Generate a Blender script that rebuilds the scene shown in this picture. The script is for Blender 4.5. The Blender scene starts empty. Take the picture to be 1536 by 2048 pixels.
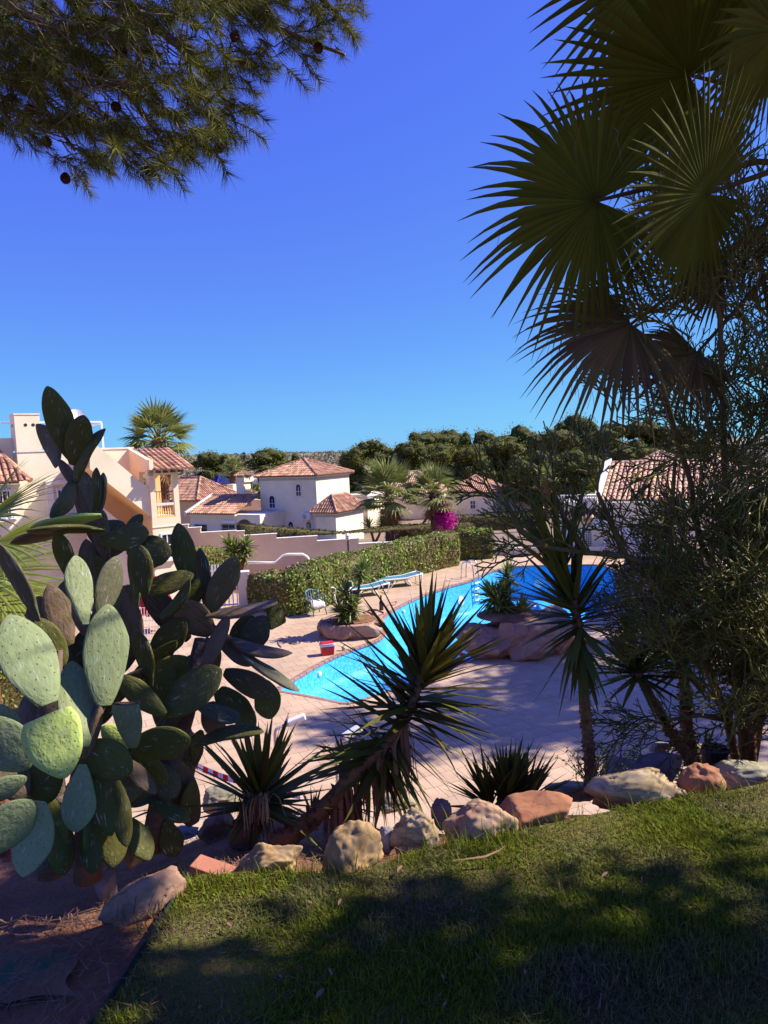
import bpy, math, random
import numpy as np
from mathutils import Vector, Matrix, noise, geometry

S = bpy.context.scene
COL = S.collection
R = random.Random(7)
NP = np.random.default_rng(11)

# ------------------------------------------------------------------ camera
EYE = Vector((0.0, 0.0, 5.5))
FPX, CU, CV = 1420.0, 768.0, 1024.0          # focal length and centre in pixels of the 1536x2048 photograph
PITCH, ROLL = math.radians(5.0), math.radians(2.4)
_f = Vector((0, math.cos(PITCH), -math.sin(PITCH)))
_u0 = Vector((0, math.sin(PITCH), math.cos(PITCH)))
_r0 = Vector((1, 0, 0))
_r = _r0 * math.cos(ROLL) - _u0 * math.sin(ROLL)
_u = _u0 * math.cos(ROLL) + _r0 * math.sin(ROLL)
cd = bpy.data.cameras.new('camera')
cam = bpy.data.objects.new('camera', cd)
COL.objects.link(cam)
cam.matrix_world = Matrix(((_r.x, _u.x, -_f.x, EYE.x), (_r.y, _u.y, -_f.y, EYE.y), (_r.z, _u.z, -_f.z, EYE.z), (0, 0, 0, 1)))
cd.sensor_fit = 'VERTICAL'
cd.sensor_height = 36.0
cd.lens = FPX / 2048.0 * 36.0
cd.clip_start, cd.clip_end = 0.05, 4000
S.camera = cam

# ------------------------------------------------------------------ sky and sun
SUN_DIR = Vector((0.985, 0.175, 0.0)).normalized() * math.cos(math.radians(42)) + Vector((0, 0, math.sin(math.radians(42))))
SKY_STRENGTH, SUN_STRENGTH, EXPOSURE = 0.075, 4.9, 0.86
w = bpy.data.worlds.new("World")
S.world = w
w.use_nodes = True
nt = w.node_tree
nt.nodes.clear()
sk = nt.nodes.new('ShaderNodeTexSky')
sk.sky_type = 'NISHITA'
sk.sun_disc = False
sk.sun_elevation = math.radians(42)
sk.sun_rotation = math.atan2(SUN_DIR.x, SUN_DIR.y)
sk.altitude = 50
sk.air_density, sk.dust_density, sk.ozone_density = 1.0, 0.0, 1.5
bg = nt.nodes.new('ShaderNodeBackground')
bg.inputs['Strength'].default_value = SKY_STRENGTH
wo = nt.nodes.new('ShaderNodeOutputWorld')
# the photograph's deep violet-blue rendering of the sky: one response curve per channel, the same all over the sky
sp = nt.nodes.new('ShaderNodeSeparateColor')
cb_ = nt.nodes.new('ShaderNodeCombineColor')
nt.links.new(sk.outputs[0], sp.inputs[0])
for k_, (ex_, sc_) in enumerate(((0.52, 0.079), (0.90, 0.0935), (0.14, 0.75))):
    pw = nt.nodes.new('ShaderNodeMath'); pw.operation = 'POWER'; pw.inputs[1].default_value = ex_
    ml = nt.nodes.new('ShaderNodeMath'); ml.operation = 'MULTIPLY'; ml.inputs[1].default_value = sc_ / SKY_STRENGTH / 2 ** EXPOSURE
    nt.links.new(sp.outputs[k_], pw.inputs[0]); nt.links.new(pw.outputs[0], ml.inputs[0]); nt.links.new(ml.outputs[0], cb_.inputs[k_])
nt.links.new(cb_.outputs[0], bg.inputs['Color'])
nt.links.new(bg.outputs[0], wo.inputs['Surface'])
sl = bpy.data.lights.new('sun', 'SUN')
sl.energy = SUN_STRENGTH
sl.angle = math.radians(0.53)
sl.color = (1.0, 0.945, 0.86)
so = bpy.data.objects.new('sun', sl)
COL.objects.link(so)
so.rotation_euler = SUN_DIR.to_track_quat('Z', 'Y').to_euler()
S.view_settings.view_transform = 'Standard'
S.view_settings.look = 'None'
S.view_settings.exposure = EXPOSURE
S.view_settings.gamma = 1.0
S.view_settings.use_curve_mapping = False
S.render.engine = 'CYCLES'
S.cycles.max_bounces = 8
S.cycles.transparent_max_bounces = 8

# ------------------------------------------------------------------ photo pixel -> place
def ray(u, v):
    return _f + _r * ((u - CU) / FPX) + _u * (-(v - CV) / FPX)
def P(u, v, y):                                # the point seen at pixel (u, v), y metres ahead
    d = ray(u, v)
    return EYE + d * (y / d.y)
def G(u, v, z=0.0):                            # the point seen at pixel (u, v) on the level z
    d = ray(u, v)
    return EYE + d * ((z - EYE.z) / d.z)
def pxm(px, y):                                # metres across px pixels at distance y
    return px * y / FPX

# ------------------------------------------------------------------ object helpers
def link(o, parent=None):
    COL.objects.link(o)
    if parent is not None:
        o.parent = parent
    return o
def tag(o, label=None, cat=None, group=None, kind=None):
    if label: o['label'] = label
    if cat: o['category'] = cat
    if group: o['group'] = group
    if kind: o['kind'] = kind
    return o
def thing(name, loc, label, cat, group=None):
    o = bpy.data.objects.new(name, None)
    o.empty_display_size = 0.1
    o.location = loc
    COL.objects.link(o)
    bpy_roots[o.name] = Vector(loc)
    return tag(o, label, cat, group)
bpy_roots = {}
def root_loc(o):
    l = Vector((0, 0, 0))
    while o is not None:
        l += o.location
        o = o.parent
    return l
def copy_tree(o, loc, label=None):
    c = o.copy()
    COL.objects.link(c)
    c.location = loc
    if label: c['label'] = label
    for ch in list(o.children):
        k = ch.copy(); COL.objects.link(k); k.parent = c
        for g in list(ch.children):
            q = g.copy(); COL.objects.link(q); q.parent = k
    return c

class MB:
    """collects vertices (world coordinates) and faces of one mesh"""
    def __init__(self):
        self.v, self.f, self.m = [], [], []
    def add(self, vs, fs, mi=0):
        b = len(self.v)
        self.v.extend([tuple(x) for x in vs])
        self.f.extend([tuple(i + b for i in q) for q in fs])
        self.m.extend([mi] * len(fs))
    def box(self, c, s, ax=None, mi=0):
        c = Vector(c)
        ax = ax or (Vector((1, 0, 0)), Vector((0, 1, 0)), Vector((0, 0, 1)))
        vs = []
        for k in (-1, 1):
            for j in (-1, 1):
                for i in (-1, 1):
                    vs.append(c + ax[0] * (i * s[0] / 2) + ax[1] * (j * s[1] / 2) + ax[2] * (k * s[2] / 2))
        self.add(vs, [(0, 2, 3, 1), (4, 5, 7, 6), (0, 1, 5, 4), (2, 6, 7, 3), (0, 4, 6, 2), (1, 3, 7, 5)], mi)
    def prism(self, pts, d, mi=0):             # polygon pts swept by vector d
        n = len(pts)
        d = Vector(d)
        vs = [Vector(p) for p in pts] + [Vector(p) + d for p in pts]
        fs = [tuple(range(n))[::-1], tuple(range(n, 2 * n))]
        fs += [(i, (i + 1) % n, n + (i + 1) % n, n + i) for i in range(n)]
        self.add(vs, fs, mi)
    def tube(self, pts, rad, n=8, mi=0, cap=True, jit=0.0, rnd=None):
        pts = [Vector(p) for p in pts]
        if not isinstance(rad, (list, tuple)): rad = [rad] * len(pts)
        t0 = (pts[1] - pts[0]).normalized()
        a = Vector((0, 0, 1)) if abs(t0.z) < 0.9 else Vector((1, 0, 0))
        e1 = t0.cross(a).normalized()
        vs = []
        for i, p in enumerate(pts):
            t = (pts[min(i + 1, len(pts) - 1)] - pts[max(i - 1, 0)]).normalized()
            e1 = (e1 - t * e1.dot(t)).normalized()
            e2 = t.cross(e1)
            for k in range(n):
                q = 2 * math.pi * k / n
                r = rad[i] * (1 + (rnd.uniform(-jit, jit) if jit and rnd else 0))
                vs.append(p + (e1 * math.cos(q) + e2 * math.sin(q)) * r)
        fs = []
        for i in range(len(pts) - 1):
            for k in range(n):
                fs.append((i * n + k, i * n + (k + 1) % n, (i + 1) * n + (k + 1) % n, (i + 1) * n + k))
        if cap:
            fs.append(tuple(range(n))[::-1])
            fs.append(tuple(range((len(pts) - 1) * n, len(pts) * n)))
        self.add(vs, fs, mi)
    def lathe(self, c, prof, n=16, mi=0, ax=None, sweep=2 * math.pi):   # prof: (radius, height) pairs about a vertical axis
        c = Vector(c)
        ax = ax or (Vector((1, 0, 0)), Vector((0, 1, 0)), Vector((0, 0, 1)))
        vs, fs = [], []
        for r, h in prof:
            for k in range(n):
                q = sweep * k / n
                vs.append(c + ax[0] * (r * math.cos(q)) + ax[1] * (r * math.sin(q)) + ax[2] * h)
        for i in range(len(prof) - 1):
            for k in range(n):
                fs.append((i * n + k, i * n + (k + 1) % n, (i + 1) * n + (k + 1) % n, (i + 1) * n + k))
        self.add(vs, fs, mi)
    def build(self, name, mats, parent=None, smooth=False, origin=None, bevel=0, kind=None):
        me = bpy.data.meshes.new(name)
        if parent is not None:
            o0 = root_loc(parent)
        elif origin is not None:
            o0 = Vector(origin)
        else:
            a = np.array(self.v)
            o0 = Vector(((a[:, 0].min() + a[:, 0].max()) / 2, (a[:, 1].min() + a[:, 1].max()) / 2, a[:, 2].min()))
        me.from_pydata([(x - o0.x, y - o0.y, z - o0.z) for x, y, z in self.v], [], self.f)
        mats = mats if isinstance(mats, (list, tuple)) else [mats]
        for m in mats: me.materials.append(m)
        if len(mats) > 1: me.polygons.foreach_set('material_index', self.m)
        if smooth: me.polygons.foreach_set('use_smooth', [True] * len(self.f))
        me.update()
        o = bpy.data.objects.new(name, me)
        if parent is None: o.location = o0
        link(o, parent)
        if bevel:
            md = o.modifiers.new('bevel', 'BEVEL'); md.width = bevel; md.segments = 2; md.limit_method = 'ANGLE'
        if kind: o['kind'] = kind
        return o

def np_mesh(name, verts, tris, mat, parent=None, smooth=False, kind=None):
    """verts (n,3) world coordinates, tris (m,3) -> one object, fast"""
    o0 = np.array(root_loc(parent)) if parent is not None else np.array([verts[:, 0].mean(), verts[:, 1].mean(), verts[:, 2].min()])
    me = bpy.data.meshes.new(name)
    n, m = len(verts), len(tris)
    me.vertices.add(n)
    me.vertices.foreach_set('co', (verts - o0).astype(np.float32).ravel())
    me.loops.add(m * 3)
    me.loops.foreach_set('vertex_index', tris.astype(np.int32).ravel())
    me.polygons.add(m)
    me.polygons.foreach_set('loop_start', np.arange(0, 3 * m, 3, dtype=np.int32))
    me.polygons.foreach_set('loop_total', np.full(m, 3, dtype=np.int32))
    if smooth: me.polygons.foreach_set('use_smooth', np.ones(m, dtype=bool))
    me.materials.append(mat)
    me.update(calc_edges=True)
    me.validate()
    o = bpy.data.objects.new(name, me)
    if parent is None: o.location = o0
    link(o, parent)
    if kind: o['kind'] = kind
    return o

def leaf_quads(cen, size, asp=0.6, nrm=None, spread=1.0):
    """rhombic leaf faces (2 tris each) at the points cen, random orientation, leaning to nrm when given"""
    n = len(cen)
    d = NP.normal(size=(n, 3))
    if nrm is not None: d = d * spread + nrm * 1.0
    d /= np.linalg.norm(d, axis=1)[:, None]
    a = np.cross(d, NP.normal(size=(n, 3)))
    a /= np.linalg.norm(a, axis=1)[:, None] + 1e-9
    b = np.cross(d, a)
    s = (size * NP.uniform(0.6, 1.3, n))[:, None]
    v = np.stack([cen - a * s * 0.5, cen + b * s * asp * 0.5 + d * s * 0.08, cen + a * s * 0.5, cen - b * s * asp * 0.5 + d * s * 0.08], 1).reshape(-1, 3)
    i = np.arange(n)[:, None] * 4
    t = np.concatenate([i + np.array([[0, 1, 2]]), i + np.array([[0, 2, 3]])], 1).reshape(-1, 3)
    return v, t

# ------------------------------------------------------------------ materials
def mk(name, col, rough=0.75, col2=None, scale=4.0, detail=6, bump=0.25, bscale=None, spec=0.3, transl=0.0, rnd=None, rv=0.35, rh=0.02,
       metal=0.0, lo=0.35, hi=0.65, col3=None, scale3=1.0, dist=0.02, coat=0.0, stretch=None, crack=0.0, cscale=5.0, stain=0.0):
    m = bpy.data.materials.new(name)
    m.use_nodes = True
    t = m.node_tree
    N, L = t.nodes, t.links
    b = N['Principled BSDF']
    b.inputs['Roughness'].default_value = rough
    b.inputs['Specular IOR Level'].default_value = spec
    b.inputs['Metallic'].default_value = metal
    b.inputs['Coat Weight'].default_value = coat
    tc = N.new('ShaderNodeTexCoord')
    vec = tc.outputs['Object']
    if stretch:
        mp = N.new('ShaderNodeMapping'); mp.inputs['Scale'].default_value = stretch
        L.new(vec, mp.inputs['Vector']); vec = mp.outputs[0]
    out = None
    if col2 is not None:
        nz = N.new('ShaderNodeTexNoise')
        nz.inputs['Scale'].default_value = scale; nz.inputs['Detail'].default_value = detail; nz.inputs['Roughness'].default_value = 0.62
        L.new(vec, nz.inputs['Vector'])
        mr = N.new('ShaderNodeMapRange'); mr.inputs[1].default_value = lo; mr.inputs[2].default_value = hi
        L.new(nz.outputs['Fac'], mr.inputs[0])
        mx = N.new('ShaderNodeMix'); mx.data_type = 'RGBA'
        mx.inputs[6].default_value = (*col, 1); mx.inputs[7].default_value = (*col2, 1)
        L.new(mr.outputs[0], mx.inputs[0])
        out = mx.outputs[2]
        if col3 is not None:
            n3 = N.new('ShaderNodeTexNoise'); n3.inputs['Scale'].default_value = scale3; n3.inputs['Detail'].default_value = 4
            L.new(vec, n3.inputs['Vector'])
            m3 = N.new('ShaderNodeMapRange'); m3.inputs[1].default_value = 0.48; m3.inputs[2].default_value = 0.68
            L.new(n3.outputs['Fac'], m3.inputs[0])
            x3 = N.new('ShaderNodeMix'); x3.data_type = 'RGBA'; x3.inputs[7].default_value = (*col3, 1)
            L.new(m3.outputs[0], x3.inputs[0]); L.new(out, x3.inputs[6])
            out = x3.outputs[2]
    if stain:
        ge = N.new('ShaderNodeNewGeometry'); sn = N.new('ShaderNodeTexNoise'); sn.inputs['Scale'].default_value = 0.55; sn.inputs['Detail'].default_value = 7; sn.inputs['Roughness'].default_value = 0.65
        L.new(ge.outputs['Position'], sn.inputs['Vector'])
        sr = N.new('ShaderNodeMapRange'); sr.inputs[1].default_value = 0.45; sr.inputs[2].default_value = 0.75; sr.inputs[3].default_value = 1.0; sr.inputs[4].default_value = 1.0 - stain
        L.new(sn.outputs['Fac'], sr.inputs[0])
        sm_ = N.new('ShaderNodeVectorMath'); sm_.operation = 'SCALE'
        if out is None: sm_.inputs[0].default_value = col
        else: L.new(out, sm_.inputs[0])
        L.new(sr.outputs[0], sm_.inputs['Scale']); out = sm_.outputs[0]
    crk = None
    if crack:
        vd = N.new('ShaderNodeTexVoronoi'); vd.feature = 'DISTANCE_TO_EDGE'; vd.inputs['Scale'].default_value = cscale
        wn_ = N.new('ShaderNodeTexNoise'); wn_.inputs['Scale'].default_value = cscale * 1.6; wn_.inputs['Detail'].default_value = 4
        L.new(vec, wn_.inputs['Vector'])
        ws = N.new('ShaderNodeVectorMath'); ws.operation = 'SCALE'; ws.inputs['Scale'].default_value = 0.5 / cscale * 2.2; L.new(wn_.outputs['Color'], ws.inputs[0])
        wa = N.new('ShaderNodeVectorMath'); wa.operation = 'ADD'; L.new(vec, wa.inputs[0]); L.new(ws.outputs[0], wa.inputs[1]); L.new(wa.outputs[0], vd.inputs['Vector'])
        cr_ = N.new('ShaderNodeMapRange'); cr_.inputs[1].default_value = 0.0; cr_.inputs[2].default_value = 0.022; cr_.inputs[3].default_value = 1.0 - crack; cr_.inputs[4].default_value = 1.0
        L.new(vd.outputs['Distance'], cr_.inputs[0]); crk = cr_.outputs[0]
        cs_ = N.new('ShaderNodeVectorMath'); cs_.operation = 'SCALE'; L.new(out, cs_.inputs[0]); L.new(crk, cs_.inputs['Scale']); out = cs_.outputs[0]
    if rnd:
        if rnd == 'object':
            ri = N.new('ShaderNodeObjectInfo'); rr = ri.outputs['Random']
        else:
            ri = N.new('ShaderNodeNewGeometry'); rr = ri.outputs['Random Per Island']
        hv = N.new('ShaderNodeHueSaturation')
        if out is None: hv.inputs['Color'].default_value = (*col, 1)
        else: L.new(out, hv.inputs['Color'])
        a = N.new('ShaderNodeMapRange'); a.inputs[3].default_value = 1 - rv; a.inputs[4].default_value = 1 + rv
        L.new(rr, a.inputs[0]); L.new(a.outputs[0], hv.inputs['Value'])
        h = N.new('ShaderNodeMath'); h.operation = 'MULTIPLY'; h.inputs[1].default_value = 7.31
        L.new(rr, h.inputs[0])
        hf = N.new('ShaderNodeMath'); hf.operation = 'FRACT'; L.new(h.outputs[0], hf.inputs[0])
        h2 = N.new('ShaderNodeMapRange'); h2.inputs[3].default_value = 0.5 - rh; h2.inputs[4].default_value = 0.5 + rh
        L.new(hf.outputs[0], h2.inputs[0]); L.new(h2.outputs[0], hv.inputs['Hue'])
        out = hv.outputs[0]
    if out is None: b.inputs['Base Color'].default_value = (*col, 1)
    else: L.new(out, b.inputs['Base Color'])
    if bump:
        nb = N.new('ShaderNodeTexNoise'); nb.inputs['Scale'].default_value = bscale or scale * 4; nb.inputs['Detail'].default_value = 6
        L.new(vec, nb.inputs['Vector'])
        bp = N.new('ShaderNodeBump'); bp.inputs['Strength'].default_value = bump; bp.inputs['Distance'].default_value = dist
        if crk is not None:
            hm = N.new('ShaderNodeMath'); hm.operation = 'ADD'; L.new(nb.outputs['Fac'], hm.inputs[0]); L.new(crk, hm.inputs[1]); L.new(hm.outputs[0], bp.inputs['Height'])
        else: L.new(nb.outputs['Fac'], bp.inputs['Height']); L.new(bp.outputs[0], b.inputs['Normal'])
    if transl:
        tr = N.new('ShaderNodeBsdfTranslucent')
        if out is None: tr.inputs['Color'].default_value = (*col, 1)
        else: L.new(out, tr.inputs['Color'])
        ms = N.new('ShaderNodeMixShader'); ms.inputs[0].default_value = transl
        L.new(b.outputs[0], ms.inputs[1]); L.new(tr.outputs[0], ms.inputs[2])
        L.new(ms.outputs[0], N['Material Output'].inputs['Surface'])
    return m

M = {}
M['wall_cream'] = mk('cream_render', (0.87, 0.76, 0.565), 0.9, (0.81, 0.70, 0.50), 1.3, bump=0.15, bscale=60, stain=0.14)
M['wall_white'] = mk('white_render', (0.84, 0.73, 0.52), 0.9, (0.79, 0.67, 0.46), 1.1, bump=0.15, bscale=60, stain=0.14)
M['wall_pink'] = mk('pink_render', (0.88, 0.69, 0.46), 0.9, (0.83, 0.64, 0.42), 1.2, bump=0.15, bscale=50, stain=0.14)
M['wall_ochre_bounce'] = mk('ochre_bounce_render', (0.92, 0.56, 0.25), 0.9, (0.86, 0.52, 0.22), 1.5, bump=0.1, bscale=60)  # ochre lightened to carry the warm bounced light under the stair
M['coping'] = mk('white_coping', (0.78, 0.74, 0.68), 0.8, (0.68, 0.62, 0.55), 4)
M['frieze'] = mk('tiled_frieze', (0.36, 0.36, 0.46), 0.5, (0.50, 0.44, 0.42), 9, lo=0.45, hi=0.55)
M['roof'] = mk('terracotta_tile', (0.54, 0.29, 0.17), 0.85, (0.38, 0.20, 0.125), 2.2, bump=0.2, bscale=30, rnd='island', rv=0.45, rh=0.015)
M['roof_piece'] = mk('terracotta_tile_piece', (0.54, 0.29, 0.17), 0.85, (0.38, 0.20, 0.125), 2.2, bump=0.2, bscale=30, rnd='object', rv=0.45, rh=0.015)
M['roof_pale'] = mk('pale_terracotta_tile', (0.66, 0.40, 0.25), 0.85, (0.48, 0.28, 0.17), 2.2, bump=0.2, bscale=30, rnd='island', rv=0.3)
M['roof_bed'] = mk('roof_channel', (0.26, 0.11, 0.07), 0.9, (0.17, 0.08, 0.05), 3)
M['roof_blue'] = mk('blue_glazed_tile', (0.05, 0.06, 0.22), 0.3, (0.03, 0.04, 0.14), 8, rnd='island')
M['wood_brown'] = mk('brown_wood', (0.20, 0.09, 0.05), 0.7, (0.13, 0.06, 0.03), 6)
M['glass'] = mk('dark_window_pane', (0.03, 0.035, 0.045), 0.08, spec=0.6, bump=0)
M['white_paint'] = mk('white_paint', (0.80, 0.79, 0.77), 0.45, (0.72, 0.70, 0.67), 8, bump=0.03)
M['white_plastic'] = mk('white_plastic', (0.80, 0.80, 0.79), 0.38, (0.72, 0.71, 0.68), 12, bump=0.02, spec=0.5)
M['green_plastic'] = mk('grey_green_plastic', (0.10, 0.21, 0.20), 0.4, (0.13, 0.25, 0.23), 10, bump=0.02, spec=0.5)
M['iron'] = mk('black_iron', (0.02, 0.02, 0.02), 0.5, spec=0.4, bump=0)
M['steel'] = mk('stainless_steel', (0.62, 0.62, 0.62), 0.22, metal=1.0, bump=0)
M['chrome_worn'] = mk('worn_chrome', (0.60, 0.60, 0.62), 0.35, (0.75, 0.75, 0.78), 20, metal=0.6, bump=0.05)
M['red_plastic'] = mk('red_plastic', (0.62, 0.012, 0.015), 0.35, (0.52, 0.01, 0.012), 7, bump=0.02, spec=0.5)
M['red_cloth'] = mk('red_canvas', (0.62, 0.015, 0.03), 0.85, (0.5, 0.01, 0.02), 6, transl=0.25)
M['blue_mesh'] = mk('blue_sling_fabric', (0.05, 0.17, 0.24), 0.7, (0.08, 0.22, 0.29), 9, bump=0.1, bscale=200)
M['cloth_white'] = mk('patterned_white_towel', (0.70, 0.66, 0.66), 0.95, (0.40, 0.30, 0.30), 22, lo=0.52, hi=0.62)
M['bottle'] = mk('dark_glass', (0.012, 0.012, 0.014), 0.1, spec=0.6, bump=0)
M['hose'] = mk('orange_hose', (0.40, 0.14, 0.06), 0.6, (0.3, 0.1, 0.05), 10)
M['rubber'] = mk('black_rubber', (0.015, 0.015, 0.017), 0.6, (0.03, 0.028, 0.028), 6)
M['cup'] = mk('pale_green_cup', (0.42, 0.45, 0.22), 0.4, bump=0)
M['art_rock'] = mk('sculpted_concrete_rock', (0.36, 0.215, 0.14), 0.9, (0.27, 0.155, 0.10), 1.6, bump=0.5, bscale=9, col3=(0.42, 0.27, 0.18), scale3=0.9, dist=0.04, crack=0.42, cscale=0.9)
M['soil'] = mk('dry_soil', (0.24, 0.10, 0.042), 0.95, (0.14, 0.058, 0.026), 2.5, bump=0.8, bscale=22, dist=0.03, col3=(0.29, 0.16, 0.085), scale3=1.3)
M['earth'] = mk('sandy_ground', (0.30, 0.20, 0.13), 0.95, (0.20, 0.14, 0.08), 0.15, bump=0.5, bscale=2, col3=(0.14, 0.13, 0.06), scale3=0.05)
M['thatch'] = mk('grass_thatch', (0.105, 0.105, 0.014), 0.95, (0.12, 0.085, 0.022), 9, bump=0.9, bscale=60, dist=0.02)
M['bark'] = mk('grey_bark', (0.14, 0.10, 0.075), 0.9, (0.07, 0.048, 0.038), 9, bump=0.8, bscale=30)
M['bark_pale'] = mk('pale_twig_bark', (0.24, 0.17, 0.11), 0.9, (0.12, 0.08, 0.05), 25, bump=0.5)
M['palm_fibre'] = mk('palm_trunk_fibre', (0.22, 0.09, 0.045), 0.95, (0.13, 0.055, 0.028), 10, bump=0.9, bscale=30, rnd='island')
M['palm_trunk'] = mk('grey_palm_trunk', (0.19, 0.13, 0.11), 0.9, (0.12, 0.08, 0.065), 4, bump=0.6, bscale=25, stretch=(1, 1, 5))
M['dead_leaf'] = mk('dead_leaf', (0.36, 0.18, 0.08), 0.9, (0.22, 0.105, 0.05), 9, bump=0.3, rnd='island', rv=0.45, transl=0.15)
M['straw'] = mk('dry_straw', (0.36, 0.23, 0.10), 0.9, (0.26, 0.16, 0.07), 9, rnd='island', rv=0.4)
M['needle_litter'] = mk('fallen_pine_needles', (0.23, 0.12, 0.075), 0.9, rnd='island', rv=0.5, bump=0)
M['dry_leaf'] = mk('dry_tan_leaf', (0.42, 0.23, 0.14), 0.8, (0.30, 0.15, 0.09), 20, transl=0.2)
M['yucca'] = mk('yucca_leaf', (0.115, 0.115, 0.018), 0.55, (0.085, 0.09, 0.014), 3, bump=0.1, bscale=40, spec=0.2, transl=0.18, rnd='object', rv=0.3, rh=0.02)
M['yucca_dark'] = mk('dark_yucca_leaf', (0.125, 0.118, 0.016), 0.55, (0.115, 0.088, 0.018), 3, bump=0.1, bscale=40, spec=0.14, transl=0.2, rnd='object', rv=0.35, rh=0.025)
M['yucca_far'] = mk('yucca_foliage', (0.135, 0.185, 0.030), 0.45, (0.18, 0.21, 0.045), 6, bump=0, spec=0.4, transl=0.2, rnd='island', rv=0.45, rh=0.03)
M['yucca_trunk'] = mk('yucca_trunk', (0.27, 0.125, 0.05), 0.95, (0.15, 0.07, 0.03), 12, bump=0.9, bscale=35)
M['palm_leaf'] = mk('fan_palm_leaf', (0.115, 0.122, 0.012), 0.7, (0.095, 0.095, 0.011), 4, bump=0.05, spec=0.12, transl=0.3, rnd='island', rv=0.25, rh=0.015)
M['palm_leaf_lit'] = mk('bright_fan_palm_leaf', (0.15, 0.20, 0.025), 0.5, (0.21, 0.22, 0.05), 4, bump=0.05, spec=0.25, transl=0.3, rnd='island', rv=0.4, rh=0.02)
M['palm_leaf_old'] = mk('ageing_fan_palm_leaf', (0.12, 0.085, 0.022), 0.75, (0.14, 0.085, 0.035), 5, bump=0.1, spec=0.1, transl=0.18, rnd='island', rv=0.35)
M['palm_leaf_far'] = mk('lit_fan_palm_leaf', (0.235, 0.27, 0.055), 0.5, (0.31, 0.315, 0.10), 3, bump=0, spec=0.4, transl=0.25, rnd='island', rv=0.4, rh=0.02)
M['pencil'] = mk('pencil_tree_twig', (0.115, 0.110, 0.018), 0.55, (0.145, 0.125, 0.028), 4, bump=0.1, spec=0.2, rnd='island', rv=0.45, rh=0.03)
M['pencil_limb'] = mk('pencil_tree_limb', (0.13, 0.09, 0.03), 0.85, (0.17, 0.11, 0.05), 8, bump=0.5)
M['needles'] = mk('pine_needle', (0.125, 0.135, 0.020), 0.65, (0.16, 0.145, 0.035), 3, bump=0, spec=0.15, transl=0.2, rnd='island', rv=0.55, rh=0.03)
M['cone'] = mk('pine_cone', (0.085, 0.04, 0.028), 0.85, (0.05, 0.025, 0.018), 20, bump=0.4)
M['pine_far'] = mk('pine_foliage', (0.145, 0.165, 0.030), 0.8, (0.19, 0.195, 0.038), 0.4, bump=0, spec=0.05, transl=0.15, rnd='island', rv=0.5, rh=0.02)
M['pine_core'] = mk('pine_dark_core', (0.050, 0.052, 0.012), 0.95, (0.07, 0.065, 0.016), 2, bump=0.8, bscale=4, dist=0.2)  # darker than the leaves, for the light-blocking crown cores
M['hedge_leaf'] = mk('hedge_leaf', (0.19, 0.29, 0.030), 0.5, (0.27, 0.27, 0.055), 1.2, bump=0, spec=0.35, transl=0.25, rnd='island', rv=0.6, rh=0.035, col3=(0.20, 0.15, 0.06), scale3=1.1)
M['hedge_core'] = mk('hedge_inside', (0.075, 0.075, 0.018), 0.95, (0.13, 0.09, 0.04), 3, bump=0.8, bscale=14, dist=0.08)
M['cypress_leaf'] = mk('cypress_hedge_leaf', (0.050, 0.070, 0.022), 0.75, (0.085, 0.06, 0.03), 0.8, bump=0, spec=0.2, transl=0.1, rnd='island', rv=0.5, rh=0.03)
M['scrub'] = mk('hazy_grey_hill_scrub', (0.26, 0.215, 0.15), 0.95, (0.20, 0.18, 0.10), 0.05, bump=0, spec=0.1, rnd='island', rv=0.2, rh=0.03)  # scrub paled in colour to stand in for distance haze
M['hill'] = mk('hazy_dry_hillside', (0.25, 0.205, 0.15), 0.95, (0.19, 0.165, 0.10), 0.06, bump=0.6, bscale=0.6, dist=0.6)  # dry slope, its pale tone also carries the haze
M['flower'] = mk('magenta_bracts', (0.62, 0.02, 0.38), 0.6, (0.50, 0.015, 0.30), 4, bump=0, transl=0.3, rnd='island', rv=0.35)
M['grass'] = mk('grass_blade', (0.135, 0.180, 0.009), 0.6, (0.180, 0.190, 0.016), 1.6, bump=0, spec=0.12, transl=0.3, rnd='island', rv=0.45, rh=0.03, col3=(0.17, 0.14, 0.07), scale3=2.0)
M['edging'] = mk('dark_green_edging', (0.007, 0.020, 0.012), 0.9, (0.015, 0.025, 0.013), 8, bump=0.2)
M['sheet_green'] = mk('green_ground_sheet', (0.035, 0.075, 0.040), 0.85, (0.20, 0.095, 0.045), 9, bump=0.6, lo=0.40, hi=0.56)
M['brick'] = mk('terracotta_brick', (0.42, 0.16, 0.10), 0.85, (0.34, 0.13, 0.085), 12, bump=0.4, bscale=60, dist=0.004)
M['rock_tan'] = mk('tan_sandstone', (0.48, 0.30, 0.125), 0.9, (0.25, 0.14, 0.06), 14, bump=0.7, bscale=90, col3=(0.30, 0.21, 0.13), scale3=7, dist=0.012, crack=0.42, cscale=6)
M['rock_pale'] = mk('pale_limestone', (0.43, 0.295, 0.145), 0.9, (0.20, 0.135, 0.075), 15, bump=0.7, bscale=90, col3=(0.50, 0.37, 0.22), scale3=8, dist=0.012, stretch=(1, 1, 2.5), crack=0.42, cscale=6.5)
M['rock_red'] = mk('red_sandstone', (0.42, 0.17, 0.075), 0.9, (0.30, 0.125, 0.065), 15, bump=0.7, bscale=90, col3=(0.42, 0.26, 0.16), scale3=8, dist=0.012, crack=0.42, cscale=7)
M['rock_ochre'] = mk('ochre_sandstone', (0.42, 0.27, 0.14), 0.9, (0.31, 0.20, 0.13), 16, bump=0.7, bscale=90, col3=(0.38, 0.155, 0.10), scale3=9, dist=0.012, crack=0.42, cscale=7)
M['rock_pink'] = mk('pinkish_stone', (0.40, 0.22, 0.14), 0.9, (0.26, 0.15, 0.10), 15, bump=0.7, bscale=90, dist=0.012, crack=0.42, cscale=6.5)
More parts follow.
